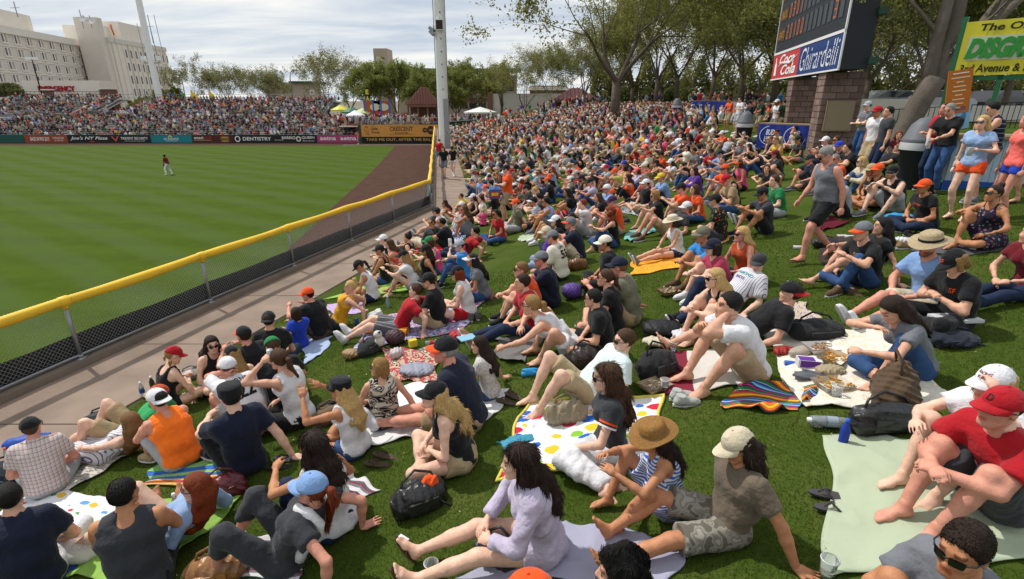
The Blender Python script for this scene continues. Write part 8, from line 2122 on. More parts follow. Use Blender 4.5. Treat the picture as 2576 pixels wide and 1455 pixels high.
for k in range(70):
 y=rs9.uniform(44,60);d=ray(rs9.uniform(1735,2060),250);x=d.x/d.y*y;st_.append((x,y,ground(x,y),rad(rs9.gauss(180,50))))
for k in range(46):
 y=rs9.uniform(62,78);d=ray(rs9.uniform(1170,1700),250);x=d.x/d.y*y;st_.append((x,y,ground(x,y),rad(rs9.gauss(200,60))))
crowd('standing_crowd',st_,pl_std,'people standing about on the patio, walkways and hilltop',7)
# a few single figures far off
def far_person(label,px,py_foot=None,y=None,z=None,**kw):
 p=at_z(px,py_foot,z) if y is None else at_depth(px,300,y);p.z=z
 return make_person(label,loc=p,group='people standing far off',h=.036,**kw)
make_person('outfielder in dark red jersey, pinstriped white trousers and black cap, glove low at his side',loc=at_z(427,438.5,.004),heading=168,pose='field',sex='m',skin='d',hair=('short','black'),hat=('cap','black'),top=('jersey','maroon'),bottom=('pants','white'),feet='shoe:white',h=.034,group='people standing far off')
GL=at_z(424,438.5,0)
g_=MB();g_.lathe([(0,-.05),(.10,-.03),(.13,0),(.10,.04),(0,.06)],12,Matrix.Translation((0,0,0))@Matrix.Rotation(1.3,4,'Y'))
gl_=empty('baseball_glove',GL+Vector((-.12,-.1,.70)),'dark baseball glove hanging from the outfielder\'s hand','glove');g_.build('pocket',LEATHER,gl_,True,color=(.02,.018,.016))
mb=MB();[mb.tube([(-.02,k*.045,.02),(-.05,k*.06,.12),(-.03,k*.065,.2)],.022,5) for k in (-1.5,-.5,.5,1.5)];mb.build('finger_stall',LEATHER,gl_,True,color=(.02,.018,.016))
far_person('coach in orange top and khaki trousers standing before the pink banner',897,y=78.5,z=.01,heading=200,pose='stand',sex='m',skin='d',hair=('short','black'),hat=('cap','orange'),top=('long','orange'),bottom=('pants','tan'),feet='shoe:white')
for px,c,lab in ((688,'royal','person in bright blue shirt at the top rail of the stand'),(699,'green','person in green shirt at the top rail next to the blue one'),(720,'kelly','person in kelly green shirt at the top rail, right of the green one')):
 far_person(lab,px-1000*.6448+400 if False else px-246,y=104.5,z=5.75,heading=-80,pose='stand',sex='m',skin='l',hair=('short','black'),top=('tee',c),bottom=('jeans','dkdenim'),feet='shoe:black')
# ================================================================== blankets
def uv_mesh(name,rows,mats,thick=.008):
 n,m=len(rows),len(rows[0])
 V=np.array([p for r in rows for p in r],f32);idx=np.arange(n*m).reshape(n,m)
 Q=np.stack([idx[:-1,:-1],idx[1:,:-1],idx[1:,1:],idx[:-1,1:]],-1).reshape(-1,4)
 V2=V.copy();V2[:,2]-=thick
 # make sure the top faces up
 a=V[Q[0,1]]-V[Q[0,0]];b2=V[Q[0,3]]-V[Q[0,0]]
 if np.cross(a,b2)[2]<0:Q=Q[:,::-1]
 b_=[idx[0,j] for j in range(m)]+[idx[i,m-1] for i in range(1,n)]+[idx[n-1,j] for j in range(m-2,-1,-1)]+[idx[i,0] for i in range(n-2,0,-1)]
 b_=np.array(b_);bn=np.roll(b_,-1);S=np.stack([b_,bn,bn+n*m,b_+n*m],1)
 me=mesh_np(name,np.concatenate([V,V2]),np.concatenate([Q,Q[:,::-1]+n*m,S]),True,mats)
 uv=me.uv_layers.new(name='UVMap');li=np.zeros(len(me.loops),np.int32);me.loops.foreach_get('vertex_index',li)
 li=li%(n*m);uv.data.foreach_set('uv',np.stack([(li%m)/(m-1),(li // m)/(n-1)],1).astype(f32).ravel());return me
UVc='UV'
def st(axis,per,stops):return stripes_fn(axis,per,stops,0.0,'UV')
MEX=[(0,(.60,.58,.60)),(.16,(.10,.10,.11)),(.24,(.24,.03,.06)),(.30,(.16,.16,.17)),(.40,(.60,.58,.60)),(.56,(.03,.06,.055)),(.62,(.26,.03,.06)),(.68,(.20,.20,.21)),(.80,(.60,.58,.60)),(.88,(.02,.03,.07)),(.94,(.34,.34,.36))]
SER=[(0,(.015,.16,.055)),(.10,(.65,.62,.55)),(.115,(.02,.02,.02)),(.15,(.50,.03,.05)),(.23,(.75,.20,.02)),(.29,(.80,.55,.03)),(.35,(.72,.16,.02)),(.42,(.30,.02,.03)),(.47,(.02,.02,.02)),(.50,(.015,.16,.055)),(.60,(.65,.62,.55)),(.615,(.02,.05,.30)),(.68,(.03,.22,.50)),(.74,(.35,.55,.65)),(.80,(.02,.08,.32)),(.86,(.02,.02,.03)),(.90,(.55,.03,.18)),(.96,(.02,.02,.03))]
BALLS=[(0,(.58,.02,.06)),(.28,(.02,.12,.52)),(.55,(.75,.50,.03)),(.80,(.22,.48,.04))]
FLOW=[(0,(.55,.06,.03)),(.30,(.66,.42,.04)),(.60,(.10,.30,.58)),(.80,(.08,.32,.10))]
BP=dict(
 mint=mat('mint_fleece',(.41,.47,.335),.95,vary=.05,scale=2,bump=.5,bscale=9,spec=.1),
 lavender=mat('lavender_fleece',(.36,.36,.47),.95,vary=.07,scale=5,bump=.5,bscale=9,spec=.1),
 balls=ramp_mat('beach_ball_print',vor_ramp(8.5,BALLS,(.74,.74,.74),.47,'UV'),bump=.4),
 serape=ramp_mat('serape_weave',st('Y',.40,SER),bump=.5),
 quilt=ramp_mat('cream_quilt',noise_ramp(14,[(0,(.66,.61,.50)),(.42,(.70,.66,.58)),(.60,(.66,.56,.36)),(.66,(.70,.66,.58))],coord='UV',detail=3),bump=.9),
 throw=ramp_mat('maroon_throw',lambda N,L,tc:const_ramp(N,L,fract_axis(N,L,tc,'X',1.001,'UV'),[(0,(.20,.02,.04)),(.28,(.60,.57,.52)),(.97,(.20,.02,.04))]),bump=.5),
 white=mat('white_cotton',(.68,.67,.68),.95,vary=.05,scale=3,bump=.5,bscale=9,spec=.1),
 fans=ramp_mat('red_fan_throw',noise_ramp(7,[(0,(.46,.36,.25)),(.40,(.38,.06,.07)),(.52,(.48,.38,.26)),(.60,(.03,.025,.025)),(.66,(.58,.53,.48))],coord='UV',detail=1),bump=.5),
 paisley=ramp_mat('paisley_cloth',noise_ramp(11,[(0,(.06,.09,.30)),(.36,(.42,.08,.12)),(.43,(.52,.50,.58)),(.50,(.10,.15,.42)),(.57,(.45,.42,.52)),(.64,(.40,.06,.10))],coord='UV',detail=2,dist=.8),bump=.5),
 paleblue=mat('pale_blue_towel',(.36,.44,.62),.95,vary=.06,scale=8,bump=.5,bscale=14,spec=.1),
 purple=ramp_mat('purple_towel',noise_ramp(18,[(0,(.40,.27,.50)),(.5,(.52,.40,.60))],coord='UV',detail=2),bump=.5),
 lime=mat('lime_towel',(.26,.44,.09),.95,vary=.08,scale=8,bump=.6,bscale=14,spec=.1),
 zebra=ramp_mat('black_white_blanket',noise_ramp(7,[(0,(.55,.51,.45)),(.50,(.03,.03,.035)),(.56,(.55,.51,.45)),(.64,(.03,.03,.035)),(.67,(.55,.51,.45))],(1,4.5,1),0,coord='UV',dist=.6),bump=.5),
 flowers=ramp_mat('flower_sheet',vor_ramp(8,FLOW,(.70,.70,.72),.36,'UV'),bump=.5),
 beach=ramp_mat('blue_green_towel',two_way(st('Y',1.001,[(0,(.25,.5,.14)),(.25,(.04,.15,.5)),(.45,(.3,.5,.15)),(.6,(.04,.15,.5)),(.74,(.70,.50,.10)),(.84,(.45,.04,.05)),(.93,(.7,.5,.1))]),noise_ramp(8,[(0,(1,1,1)),(.5,(.55,.75,.9)),(.58,(1,1,1))],(1,3,1),1,coord='UV')),bump=.5),
 mex=ramp_mat('striped_mexican_blanket',st('Y',.62,MEX),bump=.5),
 orange=ramp_mat('orange_towel',noise_ramp(9,[(0,(.72,.26,.02)),(.5,(.75,.42,.04)),(.6,(.72,.24,.02))],(1,3,1),1,coord='UV'),bump=.5),
 teal=mat('teal_towel',(.16,.42,.40),.95,vary=.1,bump=.6,bscale=14,spec=.1),pinkor=ramp_mat('pink_orange_towel',st('X',.25,[(0,(.65,.22,.40)),(.5,(.75,.42,.10))]),bump=.5),
 brown=mat('brown_blanket',(.050,.036,.028),.95,vary=.15,bump=.7,bscale=10,spec=.1),gray=mat('grey_blanket',(.085,.085,.095),.95,vary=.1,bump=.5,bscale=10,spec=.1),red=mat('red_blanket',(.48,.025,.03),.95,vary=.1,bump=.6,bscale=10,spec=.1),
 bluewhite=ramp_mat('blue_white_blanket',noise_ramp(18,[(0,(.05,.09,.32)),(.5,(.60,.62,.68))],coord='UV',detail=1),bump=.5),maroon=mat('maroon_blanket',(.10,.012,.022),.95,vary=.12,bump=.7,bscale=10,spec=.1),
 bw=ramp_mat('black_white_check',noise_ramp(20,[(0,(.07,.08,.09)),(.5,(.45,.48,.48))],(1,2,1),1,coord='UV'),bump=.5),tanq=ramp_mat('tan_team_blanket',noise_ramp(9,[(0,(.52,.44,.31)),(.56,(.16,.06,.36)),(.62,(.52,.44,.31)),(.70,(.10,.34,.32)),(.74,(.52,.44,.31))],coord='UV'),bump=.5),
 crinkle=mat('grey_crinkled_blanket',(.17,.16,.155),.95,vary=.15,bump=.9,bscale=8,spec=.1),aqua=ramp_mat('aqua_print_towel',noise_ramp(6,[(0,(.10,.40,.55)),(.45,(.62,.62,.55)),(.55,(.12,.45,.58)),(.64,(.55,.42,.05))],coord='UV'),bump=.5))
BLK_Q=[]
def blanket(label,pat,corners,rump=.022,seed=0,name='blanket',n=34,border=None,grp='blankets and towels spread on the grass'):
 P4=[on_ground(*T(*c)) for c in corners]
 r=random.Random(seed);ox,oy=r.random()*50,r.random()*50
 cen=sum(P4,Vector())/4
 BLK_Q.append([(p.x,p.y) for p in P4])
 rows=[]
 for i in range(n+1):
  row=[]
  for j in range(n+1):
   u,v=j/n,i/n
   # ragged outline
   e=.035*math.sin(u*9+ox)*(1 if v in (0,1) else 1);e2=.035*math.sin(v*8+oy)
   p=P4[0].lerp(P4[1],u).lerp(P4[3].lerp(P4[2],u),v)
   x,y=p.x+e2*(abs(u-.5)*2)**2,p.y+e*(abs(v-.5)*2)**2
   w_=mnoise.noise(Vector((x*2.2+ox,y*2.2+oy,0)));w2=mnoise.noise(Vector((x*6+ox,y*6+oy,3)));w3=1-abs(mnoise.noise(Vector((x*3.1+oy,y*3.1+ox,8))))*3
   z=ground(x,y)+.014+rump*(max(0,w_)*.8+.35*max(0,w2)+.9*max(0,w3)**2)
   row.append((x-cen.x,y-cen.y,z-cen.z))
  rows.append(row)
 o=link(name,uv_mesh(name,rows,[BP[pat]]),loc=cen)
 tag(o,label,'blanket' if name=='blanket' else 'towel',grp)
 if border:
  edge=[rows[0][j] for j in range(n+1)]+[rows[i][n] for i in range(1,n+1)]+[rows[n][j] for j in range(n-1,-1,-1)]+[rows[i][0] for i in range(n-1,-1,-1)]
  mb=MB();mb.tube([(x,y,z+.004) for x,y,z in edge],.016,5);mb.build('border',TERRY,o,True,color=border)
 return o
blanket('pale mint green fleece blanket under the man in red','mint',[('33',600,40),('33',2500,60),('33',2900,1300),('33',590,1500)],.030,1)
blanket('lavender grey fleece blanket by the long-haired woman','lavender',[('32',540,880),('32',1750,1105),('32',1590,1520),('31',1930,1520)],.026,2)
blanket('white beach towel printed with coloured beach balls and yellow edge','balls',[('22',140,1165),('22',1495,1112),('32',1500,300),('31',2430,470)],.022,3,'towel',border=(.70,.58,.08))
blanket('bright striped serape crumpled on the grass','serape',[('22',2300,965),('23',520,1030),('23',300,1260),('22',2060,1220)],.075,4)
blanket('cream quilt with faint yellow print strewn with food','quilt',[('23',-60,450),('23',1280,410),('23',1950,1235),('23',330,1225)],.030,5)
blanket('maroon and white throw under the barefoot man','throw',[('22',1480,640),('22',2440,620),('22',2520,960),('22',1560,1080)],.018,6)
blanket('white sheet under the zebra blouse','white',[('21',1400,1000),('21',1790,935),('31',1400,40),('31',780,330)],.03,7)
blanket('white sheet under the big man in navy','white',[('21',1690,1080),('21',2570,1040),('21',2250,1440),('31',1260,100)],.03,8)
blanket('red and tan fan throw littered with picnic things','fans',[('21',1250,610),('21',1860,630),('21',1800,950),('21',1340,940)],.03,9)
blanket('large blue and red patterned blanket with fringe','paisley',[('21',1150,290),('21',2290,130),('21',2080,420),('21',965,640)],.016,10)
blanket('pale blue towel beside the royal blue t-shirt','paleblue',[('21',400,520),('21',770,480),('21',690,640),('21',510,760)],.02,11,'towel')
blanket('purple towel beside the golden orange top','purple',[('21',700,165),('21',1115,128),('21',1060,250),('21',760,275)],.015,12,'towel')
blanket('lime towel under the woman in black cap and white t-shirt','lime',[('11',1150,1410),('11',2020,1300),('21',1640,20),('21',690,112)],.015,13,'towel')
blanket('black and white woven blanket under the plaid shirt','zebra',[('30',760,90),('30',1280,250),('30',680,600),('30',190,570)],.025,14)
blanket('white sheet printed with red, yellow and blue flowers','flowers',[('30',230,585),('30',1260,650),('30',700,1330),('30',-250,1130)],.025,15)
blanket('lime green towel under the grey tank top','lime',[('30',1500,690),('30',2430,660),('30',1500,1500),('30',520,1460)],.03,16,'towel')
blanket('blue, green and red beach towel under the neon orange tank top','beach',[('30',1540,350),('30',2270,285),('30',2470,445),('30',1420,560)],.022,17,'towel')
blanket('striped grey, white and maroon blanket behind the light blue cap','mex',[('31',930,400),('31',1215,560),('31',930,790),('31',260,710)],.022,18)
blanket('striped grey and maroon blanket at the near edge with a tan bag','mex',[('30',2390,1000),('31',500,1130),('31',400,1500),('30',1800,1480)],.022,19)
blanket('aqua printed towel by the number 22 jersey','aqua',[('20',2050,1390),('21',240,1150),('21',380,1390),('30',2100,120)],.02,20,'towel')
blanket('orange and yellow towel by the cream straw hat','orange',[('12',1200,1200),('12',1740,1145),('12',1690,1250),('12',1200,1330)],.02,21,'towel')
blanket('crumpled teal towel left of the cream straw hat','teal',[('12',1110,930),('12',1250,850),('12',1520,850),('12',1160,1000)],.04,22,'towel')
blanket('pink and orange towel near the rust orange top','pinkor',[('12',2000,870),('12',2200,940),('12',2110,1010),('12',1950,980)],.02,23,'towel')
blanket('dark brown wrinkled blanket in front of the walking man','brown',[('13',440,950),('13',900,945),('13',860,1190),('13',560,1215)],.03,24)
blanket('charcoal blanket under the woman in the floral playsuit','gray',[('13',1400,1080),('13',2280,960),('13',2500,1030),('13',2000,1145)],.018,25)
blanket('bright red blanket under the charcoal t-shirt','red',[('11',1600,1060),('11',1990,990),('11',1960,1060),('11',1600,1110)],.02,26)
blanket('blue and white blanket by the two dark-haired men','bluewhite',[('11',1930,860),('11',2160,840),('11',2070,990),('11',1890,1000)],.02,27)
blanket('maroon blanket crumpled behind the walking man','maroon',[('13',480,780),('13',620,745),('13',830,800),('13',520,895)],.04,28)
blanket('black and white blanket behind the straight blonde bob','bw',[('12',1090,610),('12',1330,620),('12',1260,730),('12',1085,690)],.02,29)
blanket('tan team blanket with purple letters behind the lying man','tanq',[('23',270,170),('23',345,140),('23',560,350),('23',-20,450)],.025,30)
blanket('grey crinkled blanket by the white dress','crinkle',[('21',2400,520),('22',330,470),('22',100,770),('21',2420,740)],.05,31)
for k,(x,y,c) in enumerate(((480,700,'red'),(150,950,'mint'),(880,960,'fans'),(540,20,'bluewhite'),(800,170,'pinkor'),(2150,660,'bw'),(1280,570,'white'))):
 blanket('%s cloth lying among the people of the packed slope'%('crumpled red','sage green','red and gold','blue and white','pink','black and white striped','small white')[k],c,[('12',x-90,y-20),('12',x+90,y-30),('12',x+120,y+30),('12',x-80,y+40)],.03,50+k,'towel')
# ================================================================== bags, bottles, food
def prop(name,label,cat,tl,rz=0.0,h=0.0,group=None):
 p=on_ground(*T(*tl));p.z+=h;return empty(name,p,label,cat,group,rad(rz))
def bag(name,label,tl,size,color,rz=0,m=LEATHER,strap=True,seed=1,lie=False,cat='bag'):
 L_,W,Hh=size;t=prop(name,label,cat,tl,rz)
 pr=[ell((0,0,Hh*.42),(L_*.5,W*.5,Hh*.50),.03),P((-L_*.32,0,Hh*.3),(L_*.32,0,Hh*.3),Hh*.36,k=.05,lat=(0,1,0),s=min(1,Hh/W))]
 V,Q=sdf_mesh(pr,max(.010,L_/34),folds(seed,.016,12),[(V3(0,0,0),V3(0,0,-1)),(V3(0,0,Hh),V3(.1,.05,1))])
 link('body',mesh_np('body',V,Q,True,[m]),t,color=color)
 if strap:
  mb=MB();mb.tube([(-L_*.38,0,Hh*.6),(-L_*.3,W*.1,Hh*1.02),(0,W*.3,Hh*1.15),(L_*.3,W*.2,Hh*.98),(L_*.4,0,Hh*.58)],.011,6);mb.build('strap',m,t,True,color=tuple(c*.7 for c in color))
  mb=MB();mb.tube([(L_*.3,-W*.4,Hh*.4),(L_*.55,-W*.6,.03),(L_*.75,-W*.3,.02)],.010,6);mb.build('strap',m,t,True,color=tuple(c*.7 for c in color))
 mb=MB();mb.box((-L_*.30,-W*.52,Hh*.22),(L_*.28,-W*.44,Hh*.60));mb.build('pocket',m,t,color=tuple(c*1.25 for c in color))
 return t
BLK=(.014,.014,.015)
bag('backpack','black leather backpack with orange cloth spilling out, behind the smiling blonde',('31',1640,740),(.40,.26,.26),BLK,30)
mbt=prop('cloth','orange cloth stuffed in the mouth of the black leather backpack','cloth',('31',1740,690),20,.16)
V,Q=sdf_mesh([ell((0,0,.03),(.07,.05,.06))],.008,folds(3,.014,22));link('bundle',mesh_np('bundle',V,Q,True,[CLOTH]),mbt,color=COLS['orange'])
bag('handbag','small black crossbody bag on the thighs of the long-haired woman',('31',2430,1290),(.20,.08,.24),BLK,-20)
bag('handbag','beige patterned tote with purple straps on the beach ball towel',('22',540,1330),(.34,.16,.24),(.24,.19,.12),10,seed=3)
bag('tote_bag','black purple-lined tote bag with silver rings on the grass',('23',1150,1420),(.52,.22,.26),BLK,4,seed=5)
bag('backpack','brown plaid backpack standing open on the grass by the quilt',('23',1240,1180),(.30,.24,.44),(.085,.052,.028),60,CLOTH,seed=6)
bag('backpack','black backpack with red trim lying on the cream quilt',('23',470,490),(.58,.34,.22),BLK,8,CLOTH,seed=7)
bag('handbag','tan leather bag on the striped blanket at the near edge',('30',2190,1450),(.36,.22,.22),(.27,.12,.04),10,seed=8)
bag('handbag','maroon leather handbag behind the red-haired woman',('30',2240,640),(.36,.20,.24),(.11,.014,.02),40,seed=9)
bag('backpack','navy and black backpack left of the plaid shirt',('30',110,500),(.50,.30,.26),(.014,.018,.03),-10,CLOTH,seed=10)
bag('shoulder_bag','dark brown shoulder bag hanging behind the white dress',('22',720,780),(.40,.22,.26),(.030,.020,.017),15,seed=11)
bag('handbag','tan leather purse beside the cream jersey',('12',650,1260),(.30,.18,.24),(.16,.065,.022),10,seed=12)
bag('backpack','black bundle of bags behind the man in mint',('22',1440,860),(.42,.30,.30),(.018,.018,.02),30,CLOTH,seed=13)
bag('handbag','red and white striped tote on the patterned blanket',('21',2250,120),(.40,.20,.24),(.36,.10,.16),10,CLOTH,seed=14)
bag('backpack','dark backpack between the picnic things and the plush toy',('21',1160,640),(.34,.24,.24),(.03,.035,.035),50,CLOTH,seed=15)
bag('handbag','black leather purse on the dark brown blanket',('13',570,1030),(.44,.24,.14),BLK,8,seed=16)
bag('shoulder_bag','navy padded bag with strap on the grass at the right',('23',1870,560),(.42,.22,.14),(.012,.016,.028),0,CLOTH,seed=17)
bag('handbag','grey slouchy purse on the path edge by the dark-haired woman',('20',1930,900),(.30,.18,.16),(.22,.20,.18),20,seed=18)
bag('handbag','black purse in the lap of the woman in white racerback',('21',950,60),(.30,.18,.16),BLK,20,seed=19)
bag('tote_bag','orange and brown woven tote with green handles',('21',760,1330),(.34,.20,.20),(.16,.10,.05),20,CLOTH,seed=20)
bag('backpack','dark bag at the bare feet of the man in green',('20',1060,1350),(.40,.26,.18),(.04,.045,.055),10,CLOTH,seed=21)
bag('handbag','light tan purse near the far towels',('12',1390,270),(.3,.2,.26),(.36,.22,.12),10,seed=22,strap=False)
CLEAR=mat('clear_plastic',(.70,.76,.80),.08,vary=.02,spec=.6,trans=.75)
def bottle(label,tl,c=(.03,.10,.40),lie=False,rz=0,cap=(.75,.75,.75),h=0.0,s=1.0,m=None):
 t=prop('bottle',label,'bottle',tl,rz,h)
 M_=(Matrix.Translation((0,0,.034*s))@Matrix.Rotation(math.pi/2,4,'Y') if lie else Matrix.Identity(4))@Matrix.Scale(s,4)
 mb=MB();mb.lathe([(0,0),(.030,0),(.033,.02),(.033,.13),(.030,.15),(.013,.19),(.013,.205)],16,M_);mb.build('body',m or CLEAR,t,True,color=c)
 mb=MB();mb.lathe([(.0338,.06),(.0338,.12)],16,M_);mb.build('wrapper',PLAIN,t,True,color=c)
 mb=MB();mb.lathe([(.015,.203),(.015,.225),(0,.226)],12,M_);mb.build('cap',PLAIN,t,True,color=cap);return t
bottle('clear water bottle lying on the grass with green cap',('23',420,1385),(.02,.10,.22),True,-6,(.05,.35,.14),s=1.5)
bottle('clear bottle end poking out beside the black tote',('23',790,1400),(.3,.36,.4),True,170,s=1.3)
bottle('clear water bottle standing on the path',('20',1440,1080),(.03,.08,.40));bottle('brown and silver bottle standing beside the clear one',('20',1545,1020),(.05,.04,.04),m=PLAIN)
bottle('metallic blue bottle in the hand of the woman in stripes',('30',1010,190),(.02,.13,.20),cap=(.02,.06,.10),h=.05,m=PLAIN)
bottle('water bottle held by the red-haired woman',('30',1800,850),(.02,.05,.35),h=.04)
bottle('blue bottle standing on the mint blanket corner',('33',745,110),(.02,.05,.35),cap=(.02,.12,.6),m=PLAIN)
bottle('water bottle standing by the white sneakers',('21',1325,190),(.2,.4,.6));bottle('clear bottle lying on the red fan throw',('21',1640,650),(.5,.52,.55),True,30);bottle('cola bottle lying on the red fan throw',('21',1700,570),(.5,.03,.04),True,10,(.6,.04,.04))
bottle('clear bottle lying on the black and white blanket',('30',850,220),(.3,.45,.6),True,-10);bottle('clear bottle behind the neon orange tank top',('30',2060,290),(.4,.35,.5),True,40);bottle('bottle with white sleeve lying on the beach towel',('30',2220,455),(.5,.5,.6),True,0)
bottle('red capped bottle beside the plaid shirt',('30',105,310),(.6,.5,.45),cap=(.7,.15,.05));bottle('bottle on the blue and white blanket',('11',2200,1440),(.5,.55,.6));bottle('bottle standing at the path edge',('11',2110,430),(.4,.05,.05));bottle('blue sport bottle held up near the navy cap',('12',1990,180),(.02,.16,.5),h=.2,m=PLAIN)
bottle('two blue cans lying by the white dress, first',('22',90,890),(.03,.30,.62),True,12,m=PLAIN);bottle('second blue can lying by the white dress',('22',100,860),(.03,.30,.62),True,12,m=PLAIN)
def can(label,tl,c,lie=False,rz=0,h=0.0):
 t=prop('drink_can',label,'can',tl,rz,h);M_=Matrix.Translation((0,0,.033))@Matrix.Rotation(math.pi/2,4,'Y') if lie else Matrix.Identity(4)
 mb=MB();mb.lathe([(.026,0),(.033,.008),(.033,.145),(.027,.158)],18,M_);mb.build('body',PLAIN,t,True,color=c)
 mb=MB();mb.lathe([(.027,.157),(.026,.161),(.023,.155),(0,.155)],18,M_);mb.build('lid',M_STEEL,t,True);mb=MB();mb.lathe([(0,.001),(.026,0)],18,M_);mb.build('base',M_STEEL,t,True);return t
can('silver and red can lying left of the other two on the brown blanket',('13',250,1060),(.6,.58,.58),True,-5);can('silver and red can lying on the brown blanket',('13',690,950),(.6,.58,.58),True,0);can('third silver and red can nearest the grey cap',('13',760,955),(.6,.58,.58),True,-4)
can('blue can standing by the golden orange top',('21',1015,385),(.03,.06,.25));can('blue beer can lying by the cream quilt',('23',160,780),(.03,.10,.45),True,-15);can('blue can on the fan throw',('21',1130,460),(.03,.05,.2));can('blue and silver can beside the waving blonde',('31',780,90),(.05,.10,.35))
def in_hand(k,n,kind_,label,c):
 J=k['J'];p=k['M']@Vector(J['wr'+n]+J['hd'+n][:,0]*.085-J['hd'+n][:,2]*.035)
 t=empty('drink_can' if kind_=='can' else 'plastic_cup',p-Vector((0,0,.07)),label,'can' if kind_=='can' else 'cup');mb=MB()
 mb.lathe([(0,0),(.030,0),(.033,.008),(.033,.145),(.028,.155),(0,.153)] if kind_=='can' else [(0,0),(.03,0),(.042,.12)],16);mb.build('body',PLAIN,t,True,color=c);
 mb=MB();mb.lathe([(.028,.155),(.024,.158),(0,.156)] if kind_=='can' else [(.042,.12),(.045,.123),(.042,.126)],16);mb.build('rim',M_STEEL if kind_=='can' else M_WHITE,t,True)
def who(s):return next(k for k in KP.values() if s in k['root']['label'])
in_hand(who('brown ponytail lifting a can'),'L','can','silver can at the lips of the woman in white tank top',(.6,.6,.62));in_hand(who('standing in black polo'),'L','can','white can held by the man in black polo shirt',(.6,.6,.62));in_hand(who('standing in black polo'),'R','can','second can held low by the man in black polo shirt',(.55,.5,.5))
in_hand(who('holding out a clear cup'),'L','cup','clear cup held by the long-haired woman in black',(.6,.62,.6));in_hand(who('denim shirt and bright orange'),'L','cup','clear cup held by the standing blonde woman',(.6,.62,.6))
in_hand(who('sky blue t-shirt drinking'),'L','can','white bottle at the lips of the woman in sky blue',(.65,.65,.66));in_hand(who('walking along the path with a drink'),'L','cup','cup held by the man walking on the path',(.6,.6,.55))
# pairs of shoes lying about
def shoes(label,tl,c,rz=0,kind_='shoe'):
 for j in range(2):
  p=on_ground(*T(*tl));a=rad(rz);p+=Vector((-math.sin(a),math.cos(a),0))*.11*j;p.z=ground(p.x,p.y)+.094
  if kind_=='shoe':
   a_,b_=shoe_mesh();o=link('shoe',a_,None,loc=p,rot=(0,0,a+.15*j),color=c);link('sole',b_,o,color=COLS['white'])
  else:o=link('sandal',thong_mesh(),None,loc=p,rot=(0,0,a+.2*j),color=c)
  tag(o,label.replace('shoes','shoe').replace('sandals','sandal')+(', farther one' if j else ', nearer one'),'shoe','shoes taken off on the grass')
shoes('grey-white canvas shoes beside the beach ball towel',('22',1680,1180),(.40,.42,.41),2);shoes('white shoes with lime mark on the patterned blanket',('21',1230,270),(.6,.6,.6),200);shoes('orange and grey shoes on the grass by the patterned blanket',('21',2230,310),(.09,.085,.08),100)
shoes('brown flip-flop sandals behind the smiling blonde',('31',1340,245),(.07,.045,.03),160,'s');shoes('tan sandals near the orange towel edge',('22',1310,170),(.16,.07,.035),150,'s');shoes('brown worn sandals at the left of the beach ball towel',('22',60,1110),(.075,.05,.035),140,'s');shoes('patterned flip-flop sandals on the mint blanket',('33',720,640),(.06,.055,.06),165,'s')
shoes('tan loafer shoes by the floral playsuit',('13',1330,1060),(.25,.16,.08),0);shoes('black shoes beside the waving blonde',('21',780,1215),(.015,.015,.016),170);shoes('black sandals left of the shaggy-haired woman',('31',350,270),(.015,.015,.016),170,'s');shoes('dark shoes by the knees of the black t-shirt',('12',1150,790),(.03,.03,.035),170)
# food on the quilt
def tray(label,tl,c,fill,rz=0):
 t=prop('food_tray',label,'food',tl,rz,.02);mb=MB()
 mb.add([(-.11,-.08,0),(.11,-.08,0),(.11,.08,0),(-.11,.08,0),(-.15,-.11,.055),(.15,-.11,.055),(.15,.11,.055),(-.15,.11,.055)],[(3,2,1,0),(0,1,5,4),(1,2,6,5),(2,3,7,6),(3,0,4,7)]);mb.add([(-.105,-.075,.006),(.105,-.075,.006),(.105,.075,.006),(-.105,.075,.006),(-.146,-.106,.057),(.146,-.106,.057),(.146,.106,.057),(-.146,.106,.057)],[(0,1,2,3),(4,5,1,0),(5,6,2,1),(6,7,3,2),(7,4,0,3)]);mb.build('tray',PLAIN,t,color=c)
 r=random.Random(rz+5);mb=MB()
 for k in range(34):
  a,b2=r.uniform(-.10,.10),r.uniform(-.07,.07);q=r.random()*6.28;z=.02+r.random()*.04;mb.tube([(a,b2,z),(a+.05*math.cos(q),b2+.05*math.sin(q),z+r.uniform(-.01,.015))],.0065,4)
 kind(mb.build('chips',PLAIN,t,color=fill),'stuff');return t
tray('white paper tray of golden fries at the front of the quilt',('23',640,1010),(.55,.50,.42),(.50,.27,.05),10);tray('tray of fries and chicken beside the bent woman',('23',660,750),(.45,.36,.25),(.52,.26,.05),40);tray('white bowl with scraps behind the box',('23',520,640),(.68,.67,.66),(.35,.22,.12),5)
tray('brown paper food tray by the man in mint',('22',1420,1020),(.36,.27,.18),(.40,.34,.26),30);tray('cardboard food tray by the dark sneakers',('22',1560,60),(.34,.22,.10),(.45,.40,.30),20)
